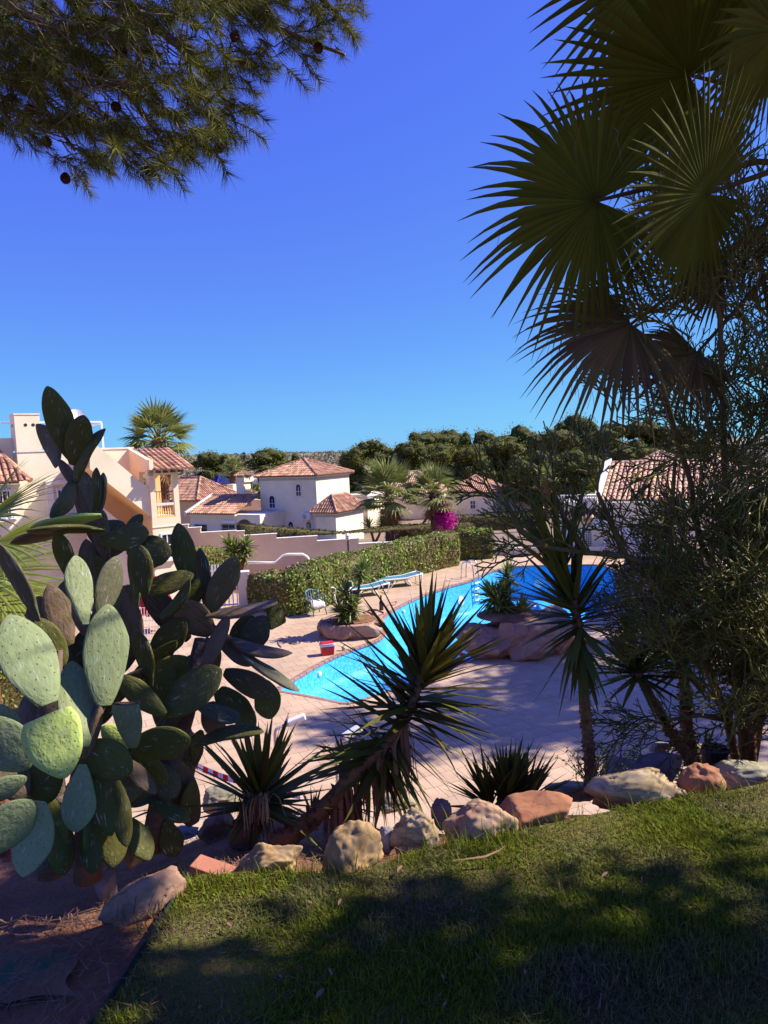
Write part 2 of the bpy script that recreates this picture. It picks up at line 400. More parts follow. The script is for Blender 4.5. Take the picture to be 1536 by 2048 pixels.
M['rock_grey'] = mk('grey_stone', (0.27, 0.25, 0.23), 0.9, (0.17, 0.15, 0.15), 15, bump=0.7, bscale=90, col3=(0.32, 0.26, 0.20), scale3=8, dist=0.012, crack=0.42, cscale=7)
M['slate'] = mk('pale_green_slab', (0.38, 0.33, 0.20), 0.85, (0.20, 0.175, 0.11), 12, bump=0.9, bscale=45, stretch=(1, 1, 5), dist=0.012, crack=0.42, cscale=6)
M['tape_red'] = mk('red_tape', (0.65, 0.02, 0.02), 0.5, bump=0)
M['tape_white'] = mk('white_tape', (0.8, 0.8, 0.8), 0.5, bump=0)
M['grout'] = mk('deck_grout', (0.48, 0.325, 0.205), 0.95, (0.43, 0.285, 0.17), 3)
M['tile'] = mk('terracotta_deck_tile', (0.55, 0.38, 0.245), 0.75, (0.48, 0.315, 0.19), 1.1, bump=0.12, bscale=25, dist=0.006, rnd='object', rv=0.05, rh=0.004, spec=0.25, stain=0.28)
M['tile_mass'] = mk('terracotta_deck_tiles', (0.55, 0.38, 0.245), 0.75, (0.48, 0.315, 0.19), 1.1, col3=(0.52, 0.37, 0.25), scale3=0.35, bump=0.12, bscale=25, dist=0.006, rnd='island', rv=0.05, rh=0.004, spec=0.25, stain=0.28)
M['coping_red'] = mk('red_brown_pool_coping', (0.36, 0.20, 0.15), 0.7, (0.28, 0.15, 0.12), 4, bump=0.15, bscale=30)

# cactus skin: a waxy bloom, a lattice of dark areoles with a dimple, corky scratches
def cactus_mat(name, c1, c2, scar=0.0):
    m = mk(name, c1, 0.6, c2, 11, bump=0, spec=0.18, lo=0.3, hi=0.7, rnd='object', rv=0.18, rh=0.012)
    t = m.node_tree; N, L = t.nodes, t.links
    b = N['Principled BSDF']
    src = b.inputs['Base Color'].links[0].from_socket
    tc = N.new('ShaderNodeTexCoord')
    uv = N.new('ShaderNodeUVMap')
    vo = N.new('ShaderNodeTexVoronoi'); vo.voronoi_dimensions = '2D'
    vo.inputs['Scale'].default_value = 1.0; vo.inputs['Randomness'].default_value = 0.7
    L.new(uv.outputs[0], vo.inputs['Vector'])
    d = N.new('ShaderNodeMapRange'); d.inputs[1].default_value = 0.045; d.inputs[2].default_value = 0.085; d.inputs[3].default_value = 1; d.inputs[4].default_value = 0
    L.new(vo.outputs['Distance'], d.inputs[0])
    mx = N.new('ShaderNodeMix'); mx.data_type = 'RGBA'; mx.inputs[7].default_value = (0.10, 0.07, 0.04, 1)
    L.new(d.outputs[0], mx.inputs[0]); L.new(src, mx.inputs[6])
    nz = N.new('ShaderNodeTexNoise'); nz.inputs['Scale'].default_value = 6; nz.inputs['Detail'].default_value = 8
    mp = N.new('ShaderNodeMapping'); mp.inputs['Scale'].default_value = (2.2, 0.6, 1)
    L.new(tc.outputs['Object'], mp.inputs['Vector']); L.new(mp.outputs[0], nz.inputs['Vector'])
    s = N.new('ShaderNodeMapRange'); s.inputs[1].default_value = 0.63 - scar; s.inputs[2].default_value = 0.69 - scar
    L.new(nz.outputs['Fac'], s.inputs[0])
    m2 = N.new('ShaderNodeMix'); m2.data_type = 'RGBA'
    m2.inputs[7].default_value = (0.42, 0.42, 0.36, 1) if scar < 0.1 else (0.20, 0.12, 0.09, 1)
    sm = N.new('ShaderNodeMath'); sm.operation = 'MULTIPLY'; sm.inputs[1].default_value = 0.7
    L.new(s.outputs[0], sm.inputs[0]); L.new(sm.outputs[0], m2.inputs[0]); L.new(mx.outputs[2], m2.inputs[6])
    L.new(m2.outputs[2], b.inputs['Base Color'])
    n2 = N.new('ShaderNodeTexNoise'); n2.inputs['Scale'].default_value = 9; n2.inputs['Detail'].default_value = 3
    L.new(tc.outputs['Object'], n2.inputs['Vector'])
    ad = N.new('ShaderNodeMath'); ad.operation = 'MULTIPLY_ADD'; ad.inputs[1].default_value = 0.5
    L.new(d.outputs[0], ad.inputs[0]); L.new(n2.outputs['Fac'], ad.inputs[2])
    bp = N.new('ShaderNodeBump'); bp.inputs['Strength'].default_value = 0.5; bp.inputs['Distance'].default_value = 0.008
    L.new(ad.outputs[0], bp.inputs['Height']); L.new(bp.outputs[0], b.inputs['Normal'])
    return m
M['pad_sage_lit'] = cactus_mat('lit_sage_cactus_skin', (0.20, 0.235, 0.095), (0.26, 0.29, 0.135))  # lighter skin for the pads in sun, sunlight put into the colour
M['pad_green_shade'] = cactus_mat('shaded_green_cactus_skin', (0.085, 0.080, 0.016), (0.115, 0.105, 0.024))  # darkened skin for the shaded pads, shade put into the colour
M['pad_grey_shade'] = cactus_mat('shaded_blue_grey_cactus_skin', (0.10, 0.090, 0.048), (0.13, 0.115, 0.065))  # same painted shade on a greyer skin
M['pad_lime'] = cactus_mat('lime_cactus_skin', (0.30, 0.40, 0.075), (0.38, 0.45, 0.13))
M['pad_brown'] = cactus_mat('corky_cactus_skin', (0.15, 0.095, 0.04), (0.11, 0.085, 0.03), 0.2)
M['cork'] = mk('corky_cactus_stem', (0.17, 0.11, 0.08), 0.95, (0.10, 0.065, 0.05), 14, bump=0.9, bscale=40)
M['scar'] = mk('dried_cactus_scar', (0.16, 0.10, 0.085), 0.95, (0.30, 0.23, 0.2), 30, bump=1.0, bscale=70)

# pool mosaic: every little tile with its own blue
def mosaic_mat():
    m = bpy.data.materials.new('blue_pool_mosaic'); m.use_nodes = True
    t = m.node_tree; N, L = t.nodes, t.links
    b = N['Principled BSDF']; b.inputs['Roughness'].default_value = 0.3
    tc = N.new('ShaderNodeTexCoord')
    sc = N.new('ShaderNodeVectorMath'); sc.operation = 'SCALE'; sc.inputs['Scale'].default_value = 22.0
    L.new(tc.outputs['Object'], sc.inputs[0])
    fl = N.new('ShaderNodeVectorMath'); fl.operation = 'FLOOR'; L.new(sc.outputs[0], fl.inputs[0])
    wn = N.new('ShaderNodeTexWhiteNoise'); L.new(fl.outputs[0], wn.inputs['Vector'])
    cr = N.new('ShaderNodeValToRGB')
    e = cr.color_ramp.elements
    e[0].position = 0.0; e[0].color = (0.028, 0.32, 0.66, 1)
    e[1].position = 1.0; e[1].color = (0.12, 0.51, 0.80, 1)
    k = e.new(0.5); k.color = (0.05, 0.42, 0.76, 1)
    L.new(wn.outputs['Value'], cr.inputs[0])
    nz = N.new('ShaderNodeTexNoise'); nz.inputs['Scale'].default_value = 0.7; nz.inputs['Detail'].default_value = 6
    L.new(tc.outputs['Object'], nz.inputs['Vector'])
    mr = N.new('ShaderNodeMapRange'); mr.inputs[1].default_value = 0.45; mr.inputs[2].default_value = 0.75
    mr.inputs[3].default_value = 0.0; mr.inputs[4].default_value = 0.12
    L.new(nz.outputs['Fac'], mr.inputs[0])
    mx = N.new('ShaderNodeMix'); mx.data_type = 'RGBA'; mx.inputs[7].default_value = (0.25, 0.56, 0.78, 1)
    L.new(mr.outputs[0], mx.inputs[0]); L.new(cr.outputs[0], mx.inputs[6])
    L.new(mx.outputs[2], b.inputs['Base Color'])
    return m
M['mosaic'] = mosaic_mat()

# ================================================================== SETTING: ground, lawn, slope, deck, pool
LAWN_Z = 3.9
rock_px = [(-260, 1905), (60, 1872), (200, 1830), (400, 1740), (540, 1730), (700, 1742), (830, 1700), (965, 1672), (1075, 1645), (1280, 1605), (1440, 1575), (1540, 1558), (1750, 1520)]
RL = sorted([(G(u, v, LAWN_Z).x, G(u, v, LAWN_Z).y) for u, v in rock_px])
RLX = np.array([-30.0] + [p[0] for p in RL] + [6.0, 30.0]); RLY = np.array([RL[0][1] - 3.0] + [p[1] for p in RL] + [4.6, 8.0])
def yline(x): return np.interp(x, RLX, RLY)

pool_px = [(695, 1409), (640, 1396), (590, 1387), (548, 1380), (590, 1357), (643, 1325), (677, 1309), (712, 1295), (755, 1281), (771, 1269), (768, 1256), (764, 1245), (768, 1233), (783, 1222), (807, 1208), (844, 1191),
           (877, 1180), (905, 1170), (943, 1161), (959, 1153), (978, 1143), (1006, 1136), (1036, 1132), (1100, 1130), (1236, 1128), (1240, 1200), (1190, 1235), (1100, 1275), (1000, 1298), (935, 1325), (870, 1347), (823, 1366), (775, 1383), (740, 1394)]
POOL = [(G(u, v).x, G(u, v).y) for u, v in pool_px]
PA = np.array(POOL)
def in_poly(x, y, poly):
    x = np.asarray(x, float); y = np.asarray(y, float)
    r = np.zeros(x.shape, bool)
    n = len(poly)
    for i in range(n):
        x1, y1 = poly[i]; x2, y2 = poly[(i + 1) % n]
        c = ((y1 > y) != (y2 > y)) & (x < (x2 - x1) * (y - y1) / ((y2 - y1) if y2 != y1 else 1e-9) + x1)
        r ^= c
    return r
def seg_dist(x, y, poly):
    """distance to the outline and the nearest point and outward side"""
    x = np.asarray(x, float); y = np.asarray(y, float)
    best = np.full(x.shape, 1e9); bx = np.zeros(x.shape); by = np.zeros(x.shape)
    n = len(poly)
    for i in range(n):
        x1, y1 = poly[i]; x2, y2 = poly[(i + 1) % n]
        dx, dy = x2 - x1, y2 - y1
        t = np.clip(((x - x1) * dx + (y - y1) * dy) / (dx * dx + dy * dy + 1e-12), 0, 1)
        px, py = x1 + t * dx, y1 + t * dy
        d = np.hypot(x - px, y - py)
        k = d < best
        best = np.where(k, d, best); bx = np.where(k, px, bx); by = np.where(k, py, by)
    return best, bx, by
DECK = [(-13, 8.6), (-6, 8.0), (2, 8.2), (7, 9.0), (12, 11.0), (17, 18), (17, 36.6), (2.5, 36.6), (-2.0, 27.5), (-13, 29.5)]

def ground_z(x, y):
    x = np.asarray(x, float); y = np.asarray(y, float)
    s = y - yline(x)
    s0 = np.interp(x, [-1.2, -0.3, 0.3, 2.0], [1.5, 1.3, 0.30, 0.35])
    k0 = np.interp(x, [-1.2, 0.0, 0.6], [0.34, 0.34, 0.42])
    z = np.where(s < 0, LAWN_Z - 0.05, np.where(s < s0, LAWN_Z - 0.06 - k0 * s, LAWN_Z - 0.06 - k0 * s0 - 0.74 * (s - s0)))
    z = np.maximum(z, -0.22)
    far = np.clip((y - 37) / 25, 0, 1)
    z = np.where(z < -0.2, -0.22 - 1.9 * far, z)
    hill = np.clip((y - 150) / 260, 0, 1)
    z = z + hill * hill * (3 - 2 * hill) * np.interp(x / np.maximum(y, 1), [-0.6, -0.3, 0.0, 0.12, 0.5], [9.5, 8, 6.0, 3.5, 1.0])
    return z

xs = np.concatenate([np.linspace(-900, -60, 22), np.linspace(-52, -14, 14), np.linspace(-12, -4.2, 14), np.arange(-4, 6.01, 0.16), np.linspace(6.5, 20, 28), np.linspace(24, 60, 10), np.linspace(80, 900, 22)])
ys = np.concatenate([np.linspace(-300, -8, 12), np.linspace(-6, 0, 7), np.arange(0.2, 9.01, 0.16), np.arange(9.5, 40, 0.5), np.linspace(42, 120, 24), np.linspace(130, 460, 34), np.linspace(500, 3000, 12)])
gx, gy = np.meshgrid(xs, ys)
gz = ground_z(gx, gy)
fine = (gx > -4.2) & (gx < 6.2) & (gy > 0) & (gy < 9.2) & (gz > 0.05)
bump = np.zeros_like(gz)
it = np.argwhere(fine)
for i, j in it:
    bump[i, j] = 0.05 * noise.noise((gx[i, j] * 2.3, gy[i, j] * 2.3, 3.1)) + 0.025 * noise.noise((gx[i, j] * 6, gy[i, j] * 6, 1.1))
gz = gz + bump
farm = gy > 140
for i, j in np.argwhere(farm):
    gz[i, j] += 2.2 * noise.noise((gx[i, j] / 60, gy[i, j] / 60, 0.4)) * min(1, (gy[i, j] - 140) / 80)
pd, _, _ = seg_dist(gx, gy, POOL)
near_pool = in_poly(gx, gy, POOL) | (pd < 0.75)
gz = np.where(near_pool, -3.2, gz)
ny, nx = gx.shape
gv = np.stack([gx.ravel(), gy.ravel(), gz.ravel()], 1)
ii = (np.arange(ny - 1)[:, None] * nx + np.arange(nx - 1)[None, :]).ravel()
gt = np.concatenate([np.stack([ii, ii + 1, ii + nx + 1], 1), np.stack([ii, ii + nx + 1, ii + nx], 1)])
cx = gv[gt].mean(1)
far_sel = cx[:, 1] > 38
g1 = np_mesh('ground', gv, gt[~far_sel], M['soil'], smooth=True); tag(g1, kind='structure')
g2 = np_mesh('terrain', gv, gt[far_sel & (cx[:, 1] <= 140)], M['earth'], smooth=True); tag(g2, kind='structure')
g3 = np_mesh('hill', gv, gt[far_sel & (cx[:, 1] > 140)], M['hill'], smooth=True); tag(g3, kind='structure')
def gz1(x, y):
    return float(ground_z(np.array([x]), np.array([y]))[0])

# lawn: a thin turf sheet right of the edging and in front of the rocks
EDGE0, EDGE1 = G(146, 2120, LAWN_Z), G(380, 1752, LAWN_Z)
def edge_x(y):
    t = (y - EDGE0.y) / (EDGE1.y - EDGE0.y)
    return EDGE0.x + (EDGE1.x - EDGE0.x) * t
mb = MB()
lx = np.linspace(-1.6, 9, 90)
for i in range(len(lx) - 1):
    pass
lv, lf = [], []
rows = 40
cols = 90
for j in range(rows + 1):
    for i in range(cols + 1):
        q = i / cols
        x = -0.95 + q * 8.0
        y1 = float(yline(x)) - 0.03
        y0 = -3.0
        y = y0 + (y1 - y0) * (j / rows) ** 0.7
        x = max(x, edge_x(y)) if y > -3 else x
        lv.append((x, y, LAWN_Z + 0.012 * noise.noise((x * 3, y * 3, 0))))
for j in range(rows):
    for i in range(cols):
        a = j * (cols + 1) + i
        lf.append((a, a + 1, a + cols + 2, a + cols + 1))
mb.add(lv, lf)
tag(mb.build('lawn', M['thatch'], smooth=True), kind='structure')

# grass blades
def blades(n, xr, yr, h, wd, seed):
    g = np.random.default_rng(seed)
    x = g.uniform(*xr, n); y = g.uniform(*yr, n)
    nn = np.array([noise.noise((a * 2.2, b * 2.2, 9)) for a, b in zip(x[::1], y[::1])])
    keep = (x > edge_x(y) + 0.005 - np.maximum(0, 0.22 * nn - 0.005)) & (y < yline(x) - 0.02 + 0.06 * nn) & (g.uniform(size=n) < 0.75 + 0.5 * nn)
    # only what the photograph can see, with a margin
    keep &= (np.abs(x) < 0.62 * y + 0.25)
    x, y, nn = x[keep], y[keep], nn[keep]
    n = len(x)
    hh = h * g.uniform(0.45, 1.25, n) * (1 + 0.5 * nn)
    az = g.uniform(0, 2 * np.pi, n); ln = g.uniform(0.1, 1.1, n) ** 1.0
    dx, dy = np.cos(az), np.sin(az)
    bx, by = -dy, dx
    ww = wd * g.uniform(0.7, 1.3, n)
    z0 = LAWN_Z - 0.01
    def pt(t, sgn, k):
        lean = ln * hh * (t ** 1.7)
        return np.stack([x + dx * lean + bx * sgn * ww * k, y + dy * lean + by * sgn * ww * k, z0 + hh * t * (1 - 0.45 * ln * t)], 1)
    v = np.stack([pt(0, -1, 1), pt(0, 1, 1), pt(0.5, -1, 0.8), pt(0.5, 1, 0.8), pt(1, 0, 0)], 1).reshape(-1, 3)
    i = np.arange(n)[:, None] * 5
    t = np.concatenate([i + np.array([[0, 1, 3]]), i + np.array([[0, 3, 2]]), i + np.array([[2, 3, 4]])], 1).reshape(-1, 3)
    return v, t
v1, t1 = blades(260000, (-1.2, 2.2), (1.35, 3.6), 0.040, 0.0021, 1)
v2, t2 = blades(30000, (-1.2, 2.2), (1.35, 3.6), 0.048, 0.0020, 2)
v = np.concatenate([v1, v2]); t = np.concatenate([t1, t2 + len(v1)])
o = np_mesh('grass', v, t, M['grass'], kind='stuff')

# longer tufts that grow up against the rocks
def tufts():
    g = np.random.default_rng(5)
    cs = [G(u, v, LAWN_Z) for u, v in [(655, 1745), (720, 1752), (765, 1738), (870, 1690), (890, 1660), (905, 1680), (930, 1690), (1000, 1688), (1060, 1662), (1160, 1635), (1395, 1598), (1440, 1588), (1480, 1580), (350, 1770), (420, 1768), (480, 1760), (560, 1752), (1130, 1650), (1250, 1622), (610, 1750), (1010, 1680), (270, 1850), (300, 1830)]]
    V, T, b = [], [], 0
    for c in cs:
        for k in range(int(g.uniform(12, 60))):
            x = c.x + g.normal() * 0.07; y = c.y - abs(g.normal()) * 0.05 + 0.02
            h = g.uniform(0.035, 0.10) * (1.25 if g.uniform() < .2 else 0.85); az = g.uniform(0, 6.28); l = g.uniform(0.1, 0.8) * h; w_ = 0.0018
            d = np.array([math.cos(az), math.sin(az)]); s = np.array([-d[1], d[0]]) * w_
            z = LAWN_Z - 0.01
            V += [(x - s[0], y - s[1], z), (x + s[0], y + s[1], z), (x + d[0] * l * .35 - s[0] * .8, y + d[1] * l * .35 - s[1] * .8, z + h * .6), (x + d[0] * l * .35 + s[0] * .8, y + d[1] * l * .35 + s[1] * .8, z + h * .6), (x + d[0] * l, y + d[1] * l, z + h)]
            T += [(b, b + 1, b + 3), (b, b + 3, b + 2), (b + 2, b + 3, b + 4)]; b += 5
    return np.array(V), np.array(T)
v, t = tufts()
np_mesh('grass', v, t, M['grass'], kind='stuff')

# fallen needles and straw on soil and lawn
def litter(n, seed):
    g = np.random.default_rng(seed)
    V, T, b = [], [], 0
    while b < n * 3:
        on_lawn = g.uniform() >= 0.88
        if not on_lawn:
            x = g.uniform(-3.2, -0.3); y = g.uniform(1.2, 4.6)
            if x > edge_x(y) and y < yline(x): continue
        else:
            x = g.uniform(-1.0, 2.2); y = g.uniform(1.4, 4.2)
            if noise.noise((x * 1.7, y * 1.7, 4)) < -0.05 and y < yline(x): continue
        z = (LAWN_Z + 0.02 + 0.02 * g.uniform()) if (y < yline(x) and x > edge_x(y)) else gz1(x, y) + 0.05 * noise.noise((x * 2.3, y * 2.3, 3.1)) + 0.025 * noise.noise((x * 6, y * 6, 1.1)) + 0.006 + 0.012 * g.uniform()
        if not on_lawn and y < 2.5 and x < -0.7: z += 0.032
        az = g.uniform(0, 6.28); L_ = g.uniform(0.06, 0.15) * (0.6 if on_lawn else 1.0); w_ = 0.0009 if on_lawn else 0.0014
        d = np.array([math.cos(az), math.sin(az)]) * L_ / 2; s = np.array([-math.sin(az), math.cos(az)]) * w_
        dz = g.uniform(-0.012, 0.02)
        V += [(x - d[0] - s[0], y - d[1] - s[1], z), (x - d[0] + s[0], y - d[1] + s[1], z), (x + d[0], y + d[1], z + dz)]
        T.append((b, b + 1, b + 2)); b += 3
    return np.array(V), np.array(T)
v, t = litter(15000, 3)
np_mesh('needle_litter', v, t, M['needle_litter'], kind='stuff')

# the deck slab (joint colour) with the pool cut out, its tiles, the coping and the pool shell
def flat_with_hole(outer, hole, zf):
    polys = [[Vector((x, y, 0)) for x, y in outer], [Vector((x, y, 0)) for x, y in hole]]
    tr = geometry.tessellate_polygon(polys)
    pts = [p for q in polys for p in q]
    vs = [(p.x, p.y, zf(p.x, p.y)) for p in pts]
    out = []
    for a, b, c in tr:
        A, B, C_ = pts[a], pts[b], pts[c]
        out.append((a, b, c) if (B - A).cross(C_ - A).z > 0 else (a, c, b))
    return vs, out
mb = MB()
vs, fs = flat_with_hole(DECK, POOL, lambda x, y: -0.012)
mb.add(vs, fs)
n = len(DECK)
for i in range(n):
    a, b = DECK[i], DECK[(i + 1) % n]
    mb.add([(a[0], a[1], -0.012), (b[0], b[1], -0.012), (b[0], b[1], -0.6), (a[0], a[1], -0.6)], [(0, 1, 2, 3)])
deck = tag(mb.build('pool_deck', M['grout']), kind='structure')

TS, ANG = 0.40, math.radians(24)
ca, sa = math.cos(ANG), math.sin(ANG)
cand = []
ext = np.arange(-48, 49)
A_, B_ = np.meshgrid(ext, ext)
A_ = A_.ravel() * TS; B_ = B_.ravel() * TS
ox, oy = 0.0, 22.0
# stretcher rows: every second row shifts by half a tile
rown = np.round(B_ / TS).astype(int)
A_ = A_ + (rown % 2) * TS / 2
tx = ox + A_ * ca - B_ * sa; ty = oy + A_ * sa + B_ * ca
dist, bx_, by_ = seg_dist(tx, ty, POOL)
ins = in_poly(tx, ty, POOL)
ind = in_poly(tx, ty, DECK)
dd, _, _ = seg_dist(tx, ty, DECK)
ok = ind & (dd > TS * 0.72) & ~(ins & (dist > TS * 0.3))
tiles = []
HT = TS / 2 - 0.004
for k in np.argwhere(ok).ravel():
    c = Vector((tx[k], ty[k]))
    poly = [Vector((c.x + i * HT * ca - j * HT * sa, c.y + i * HT * sa + j * HT * ca)) for i, j in ((-1, -1), (1, -1), (1, 1), (-1, 1))]
    if dist[k] < TS * 0.95 + 0.1:                    # cut at the coping line
        px_, py_ = bx_[k], by_[k]
        nrm = Vector((tx[k] - px_, ty[k] - py_)); nrm = -nrm if ins[k] else nrm
        if nrm.length < 1e-6: continue
        nrm.normalize()
        org = Vector((px_, py_)) + nrm * 0.07
        out = []
        for i in range(len(poly)):
            a, b = poly[i], poly[(i + 1) % len(poly)]
            da, db = (a - org).dot(nrm), (b - org).dot(nrm)
            if da >= 0: out.append(a)
            if (da >= 0) != (db >= 0): out.append(a + (b - a) * (da / (da - db)))
        poly = out
        if len(poly) < 3: continue
    tiles.append((math.hypot(c.x, c.y), c, poly))
tiles.sort(key=lambda q: q[0])
vis = [q for q in tiles if abs(q[1].x + 0.02 * q[1].y) < 0.56 * q[1].y and q[1].y > 10.4 and not in_poly([q[1].x], [q[1].y], [(1.6, 16.5), (7.5, 17), (8, 21), (3, 21)])[0]]
top300 = set(id(q) for q in vis[:300])
def tile_mesh(mb, poly, dz):
    z0, z1 = -0.02, 0.0 + dz
    n = len(poly)
    vs = [(p.x, p.y, z0) for p in poly] + [(p.x, p.y, z1) for p in poly]
    mb.add(vs, [tuple(range(n, 2 * n))] + [(i, (i + 1) % n, n + (i + 1) % n, n + i) for i in range(n)])
mass = MB()
shared = None
for q in tiles:
    dz = R.uniform(-0.0015, 0.0015)
    if id(q) in top300:
        if len(q[2]) == 4 and abs((q[2][1] - q[2][0]).length - 2 * HT) < 1e-4 and abs((q[2][2] - q[2][1]).length - 2 * HT) < 1e-4:
            if shared is None:
                m1 = MB(); tile_mesh(m1, q[2], 0)
                o = m1.build('tile', M['tile'], origin=(q[1].x, q[1].y, 0)); shared = o
                o.parent = deck; o.location = Vector((q[1].x, q[1].y, dz)) - deck.location
            else:
                o = shared.copy(); COL.objects.link(o)
                o.location = Vector((q[1].x, q[1].y, dz)) - deck.location
        else:
            m1 = MB(); tile_mesh(m1, q[2], dz)
            o = m1.build('tile', M['tile'], origin=(q[1].x, q[1].y, 0)); o.parent = deck; o.location = o.location - deck.location
    else:
        tile_mesh(mass, q[2], dz)
o = mass.build('tile_field', M['tile_mass'], deck, kind='stuff')

# pool: shell following the floor that falls away from the viewer, coping ring
def floor_z(x, y): return -0.55 - max(0.0, (y - 16)) * 0.062
poolT = thing('swimming_pool', (float(PA[:, 0].mean()), float(PA[:, 1].mean()), -1.2), 'empty free-form swimming pool lined with blue mosaic, winding between rocks on the tiled deck', 'swimming pool')
def round_poly(poly, it=2):
    p = [Vector((x, y)) for x, y in poly]
    for _ in range(it):
        q = []
        for i in range(len(p)):
            a, b = p[i], p[(i + 1) % len(p)]
            q += [a * 0.75 + b * 0.25, a * 0.25 + b * 0.75]
        p = q
    return [(v.x, v.y) for v in p]
PR = round_poly(POOL, 2)
area = sum(PR[i][0] * PR[(i + 1) % len(PR)][1] - PR[(i + 1) % len(PR)][0] * PR[i][1] for i in range(len(PR)))
if area < 0: PR = PR[::-1]
n = len(PR)
nrmls = []
for i in range(n):
    a, b = Vector(PR[i - 1]), Vector(PR[(i + 1) % n])
    d = (b - a).normalized()
    nrmls.append(Vector((d.y, -d.x)))                 # outward for a counter-clockwise outline
mb = MB()
vs = [(x, y, -0.03) for x, y in PR] + [(x - nrmls[i].x * 0.04, y - nrmls[i].y * 0.04, floor_z(x, y) + 0.10) for i, (x, y) in enumerate(PR)] + [(x - nrmls[i].x * 0.16, y - nrmls[i].y * 0.16, floor_z(x, y)) for i, (x, y) in enumerate(PR)]
mb.add(vs, [(r * n + i, (r + 1) * n + i, (r + 1) * n + (i + 1) % n, r * n + (i + 1) % n) for r in range(2) for i in range(n)])
mb.build('pool_wall', M['mosaic'], poolT, smooth=False)
mb = MB()
inner = [Vector((x - nrmls[i].x * 0.155, y - nrmls[i].y * 0.155, 0)) for i, (x, y) in enumerate(PR)]
tr = geometry.tessellate_polygon([inner])
mb.add([(p.x, p.y, floor_z(p.x, p.y)) for p in inner], [(a, b, c) if (inner[b] - inner[a]).cross(inner[c] - inner[a]).z > 0 else (a, c, b) for a, b, c in tr])
mb.build('pool_floor', M['mosaic'], poolT)
# coping: bullnose stones end to end
per, cop = 0.0, MB()
prof = [(-0.035, -0.05), (-0.035, 0.004), (-0.02, 0.012), (0.075, 0.010), (0.075, -0.02)]
for i in range(n):
    j = (i + 1) % n
    A, B = Vector(PR[i]), Vector(PR[j])
    L_ = (B - A).length
    k = max(1, int(round(L_ / 0.5)))
    for q in range(k):
        f0, f1 = q / k + 0.012 / max(L_, .1), (q + 1) / k - 0.012 / max(L_, .1)
        ends = []
        for f in (f0, f1):
            p = A + (B - A) * f
            nn = (nrmls[i] * (1 - f) + nrmls[j] * f)
            ends.append([(p.x + nn.x * a, p.y + nn.y * a, b) for a, b in prof])
        m_ = len(prof)
        cop.add(ends[0] + ends[1], [(e, e + 1, m_ + e + 1, m_ + e) for e in range(m_ - 1)] + [tuple(range(m_)), tuple(range(m_, 2 * m_))[::-1]])
cop.build('coping', M['coping_red'], poolT, kind='stuff')
def wall_fit(u, v, r, name, mat):
    """a round fitting on the pool wall, at the wall point nearest to the pixel"""
    best = None
    for i in range(n):
        x, y = PR[i]
        for z in np.linspace(-0.12, floor_z(x, y) + 0.15, 8):
            p = Vector((x, y, z)); d = (p - EYE)
            loc = (d.dot(_r) / d.dot(_f) * FPX + CU, CV - d.dot(_u) / d.dot(_f) * FPX)
            e = math.hypot(loc[0] - u, loc[1] - v)
            nd = -(nrmls[i].x * d.x + nrmls[i].y * d.y)
            if nd < 0: 
                if best is None or e < best[0]: best = (e, p, nrmls[i])
    e, p, nn = best
    inw = Vector((-nn.x, -nn.y, 0))
    t_ = Vector((nn.y, -nn.x, 0))
    m1 = MB()
    m1.lathe(p + inw * 0.03, [(0.001, 0.05), (r * 0.55, 0.05), (r * 0.6, 0.035), (r * 0.95, 0.03), (r, 0.0), (r, -0.05)], 18, ax=(t_, Vector((0, 0, 1)), inw))
    m1.build(name, M[mat], poolT, smooth=False)
wall_fit(921, 1199, 0.20, 'pool_lamp', 'white_plastic')
wall_fit(634, 1349, 0.07, 'inlet_nozzle', 'white_plastic')
wall_fit(834, 1232, 0.16, 'pool_lamp', 'white_plastic')
wall_fit(808, 1220, 0.06, 'inlet_nozzle', 'white_plastic')
wall_fit(1085, 1165, 0.20, 'skimmer_mouth', 'white_plastic')
# blue mosaic mound that rises from the pool floor behind the rock island
c = P(1055, 1210, 23.5); fz = floor_z(c.x, c.y)
m1 = MB()
m1.lathe((c.x, c.y, fz), [(0.5, 0.0), (0.5, 0.75), (0.46, 0.97), (0.35, 1.15), (0.18, 1.25), (0.001, 1.28)], 24)
m1.build('mosaic_mound', M['mosaic'], poolT, smooth=True)

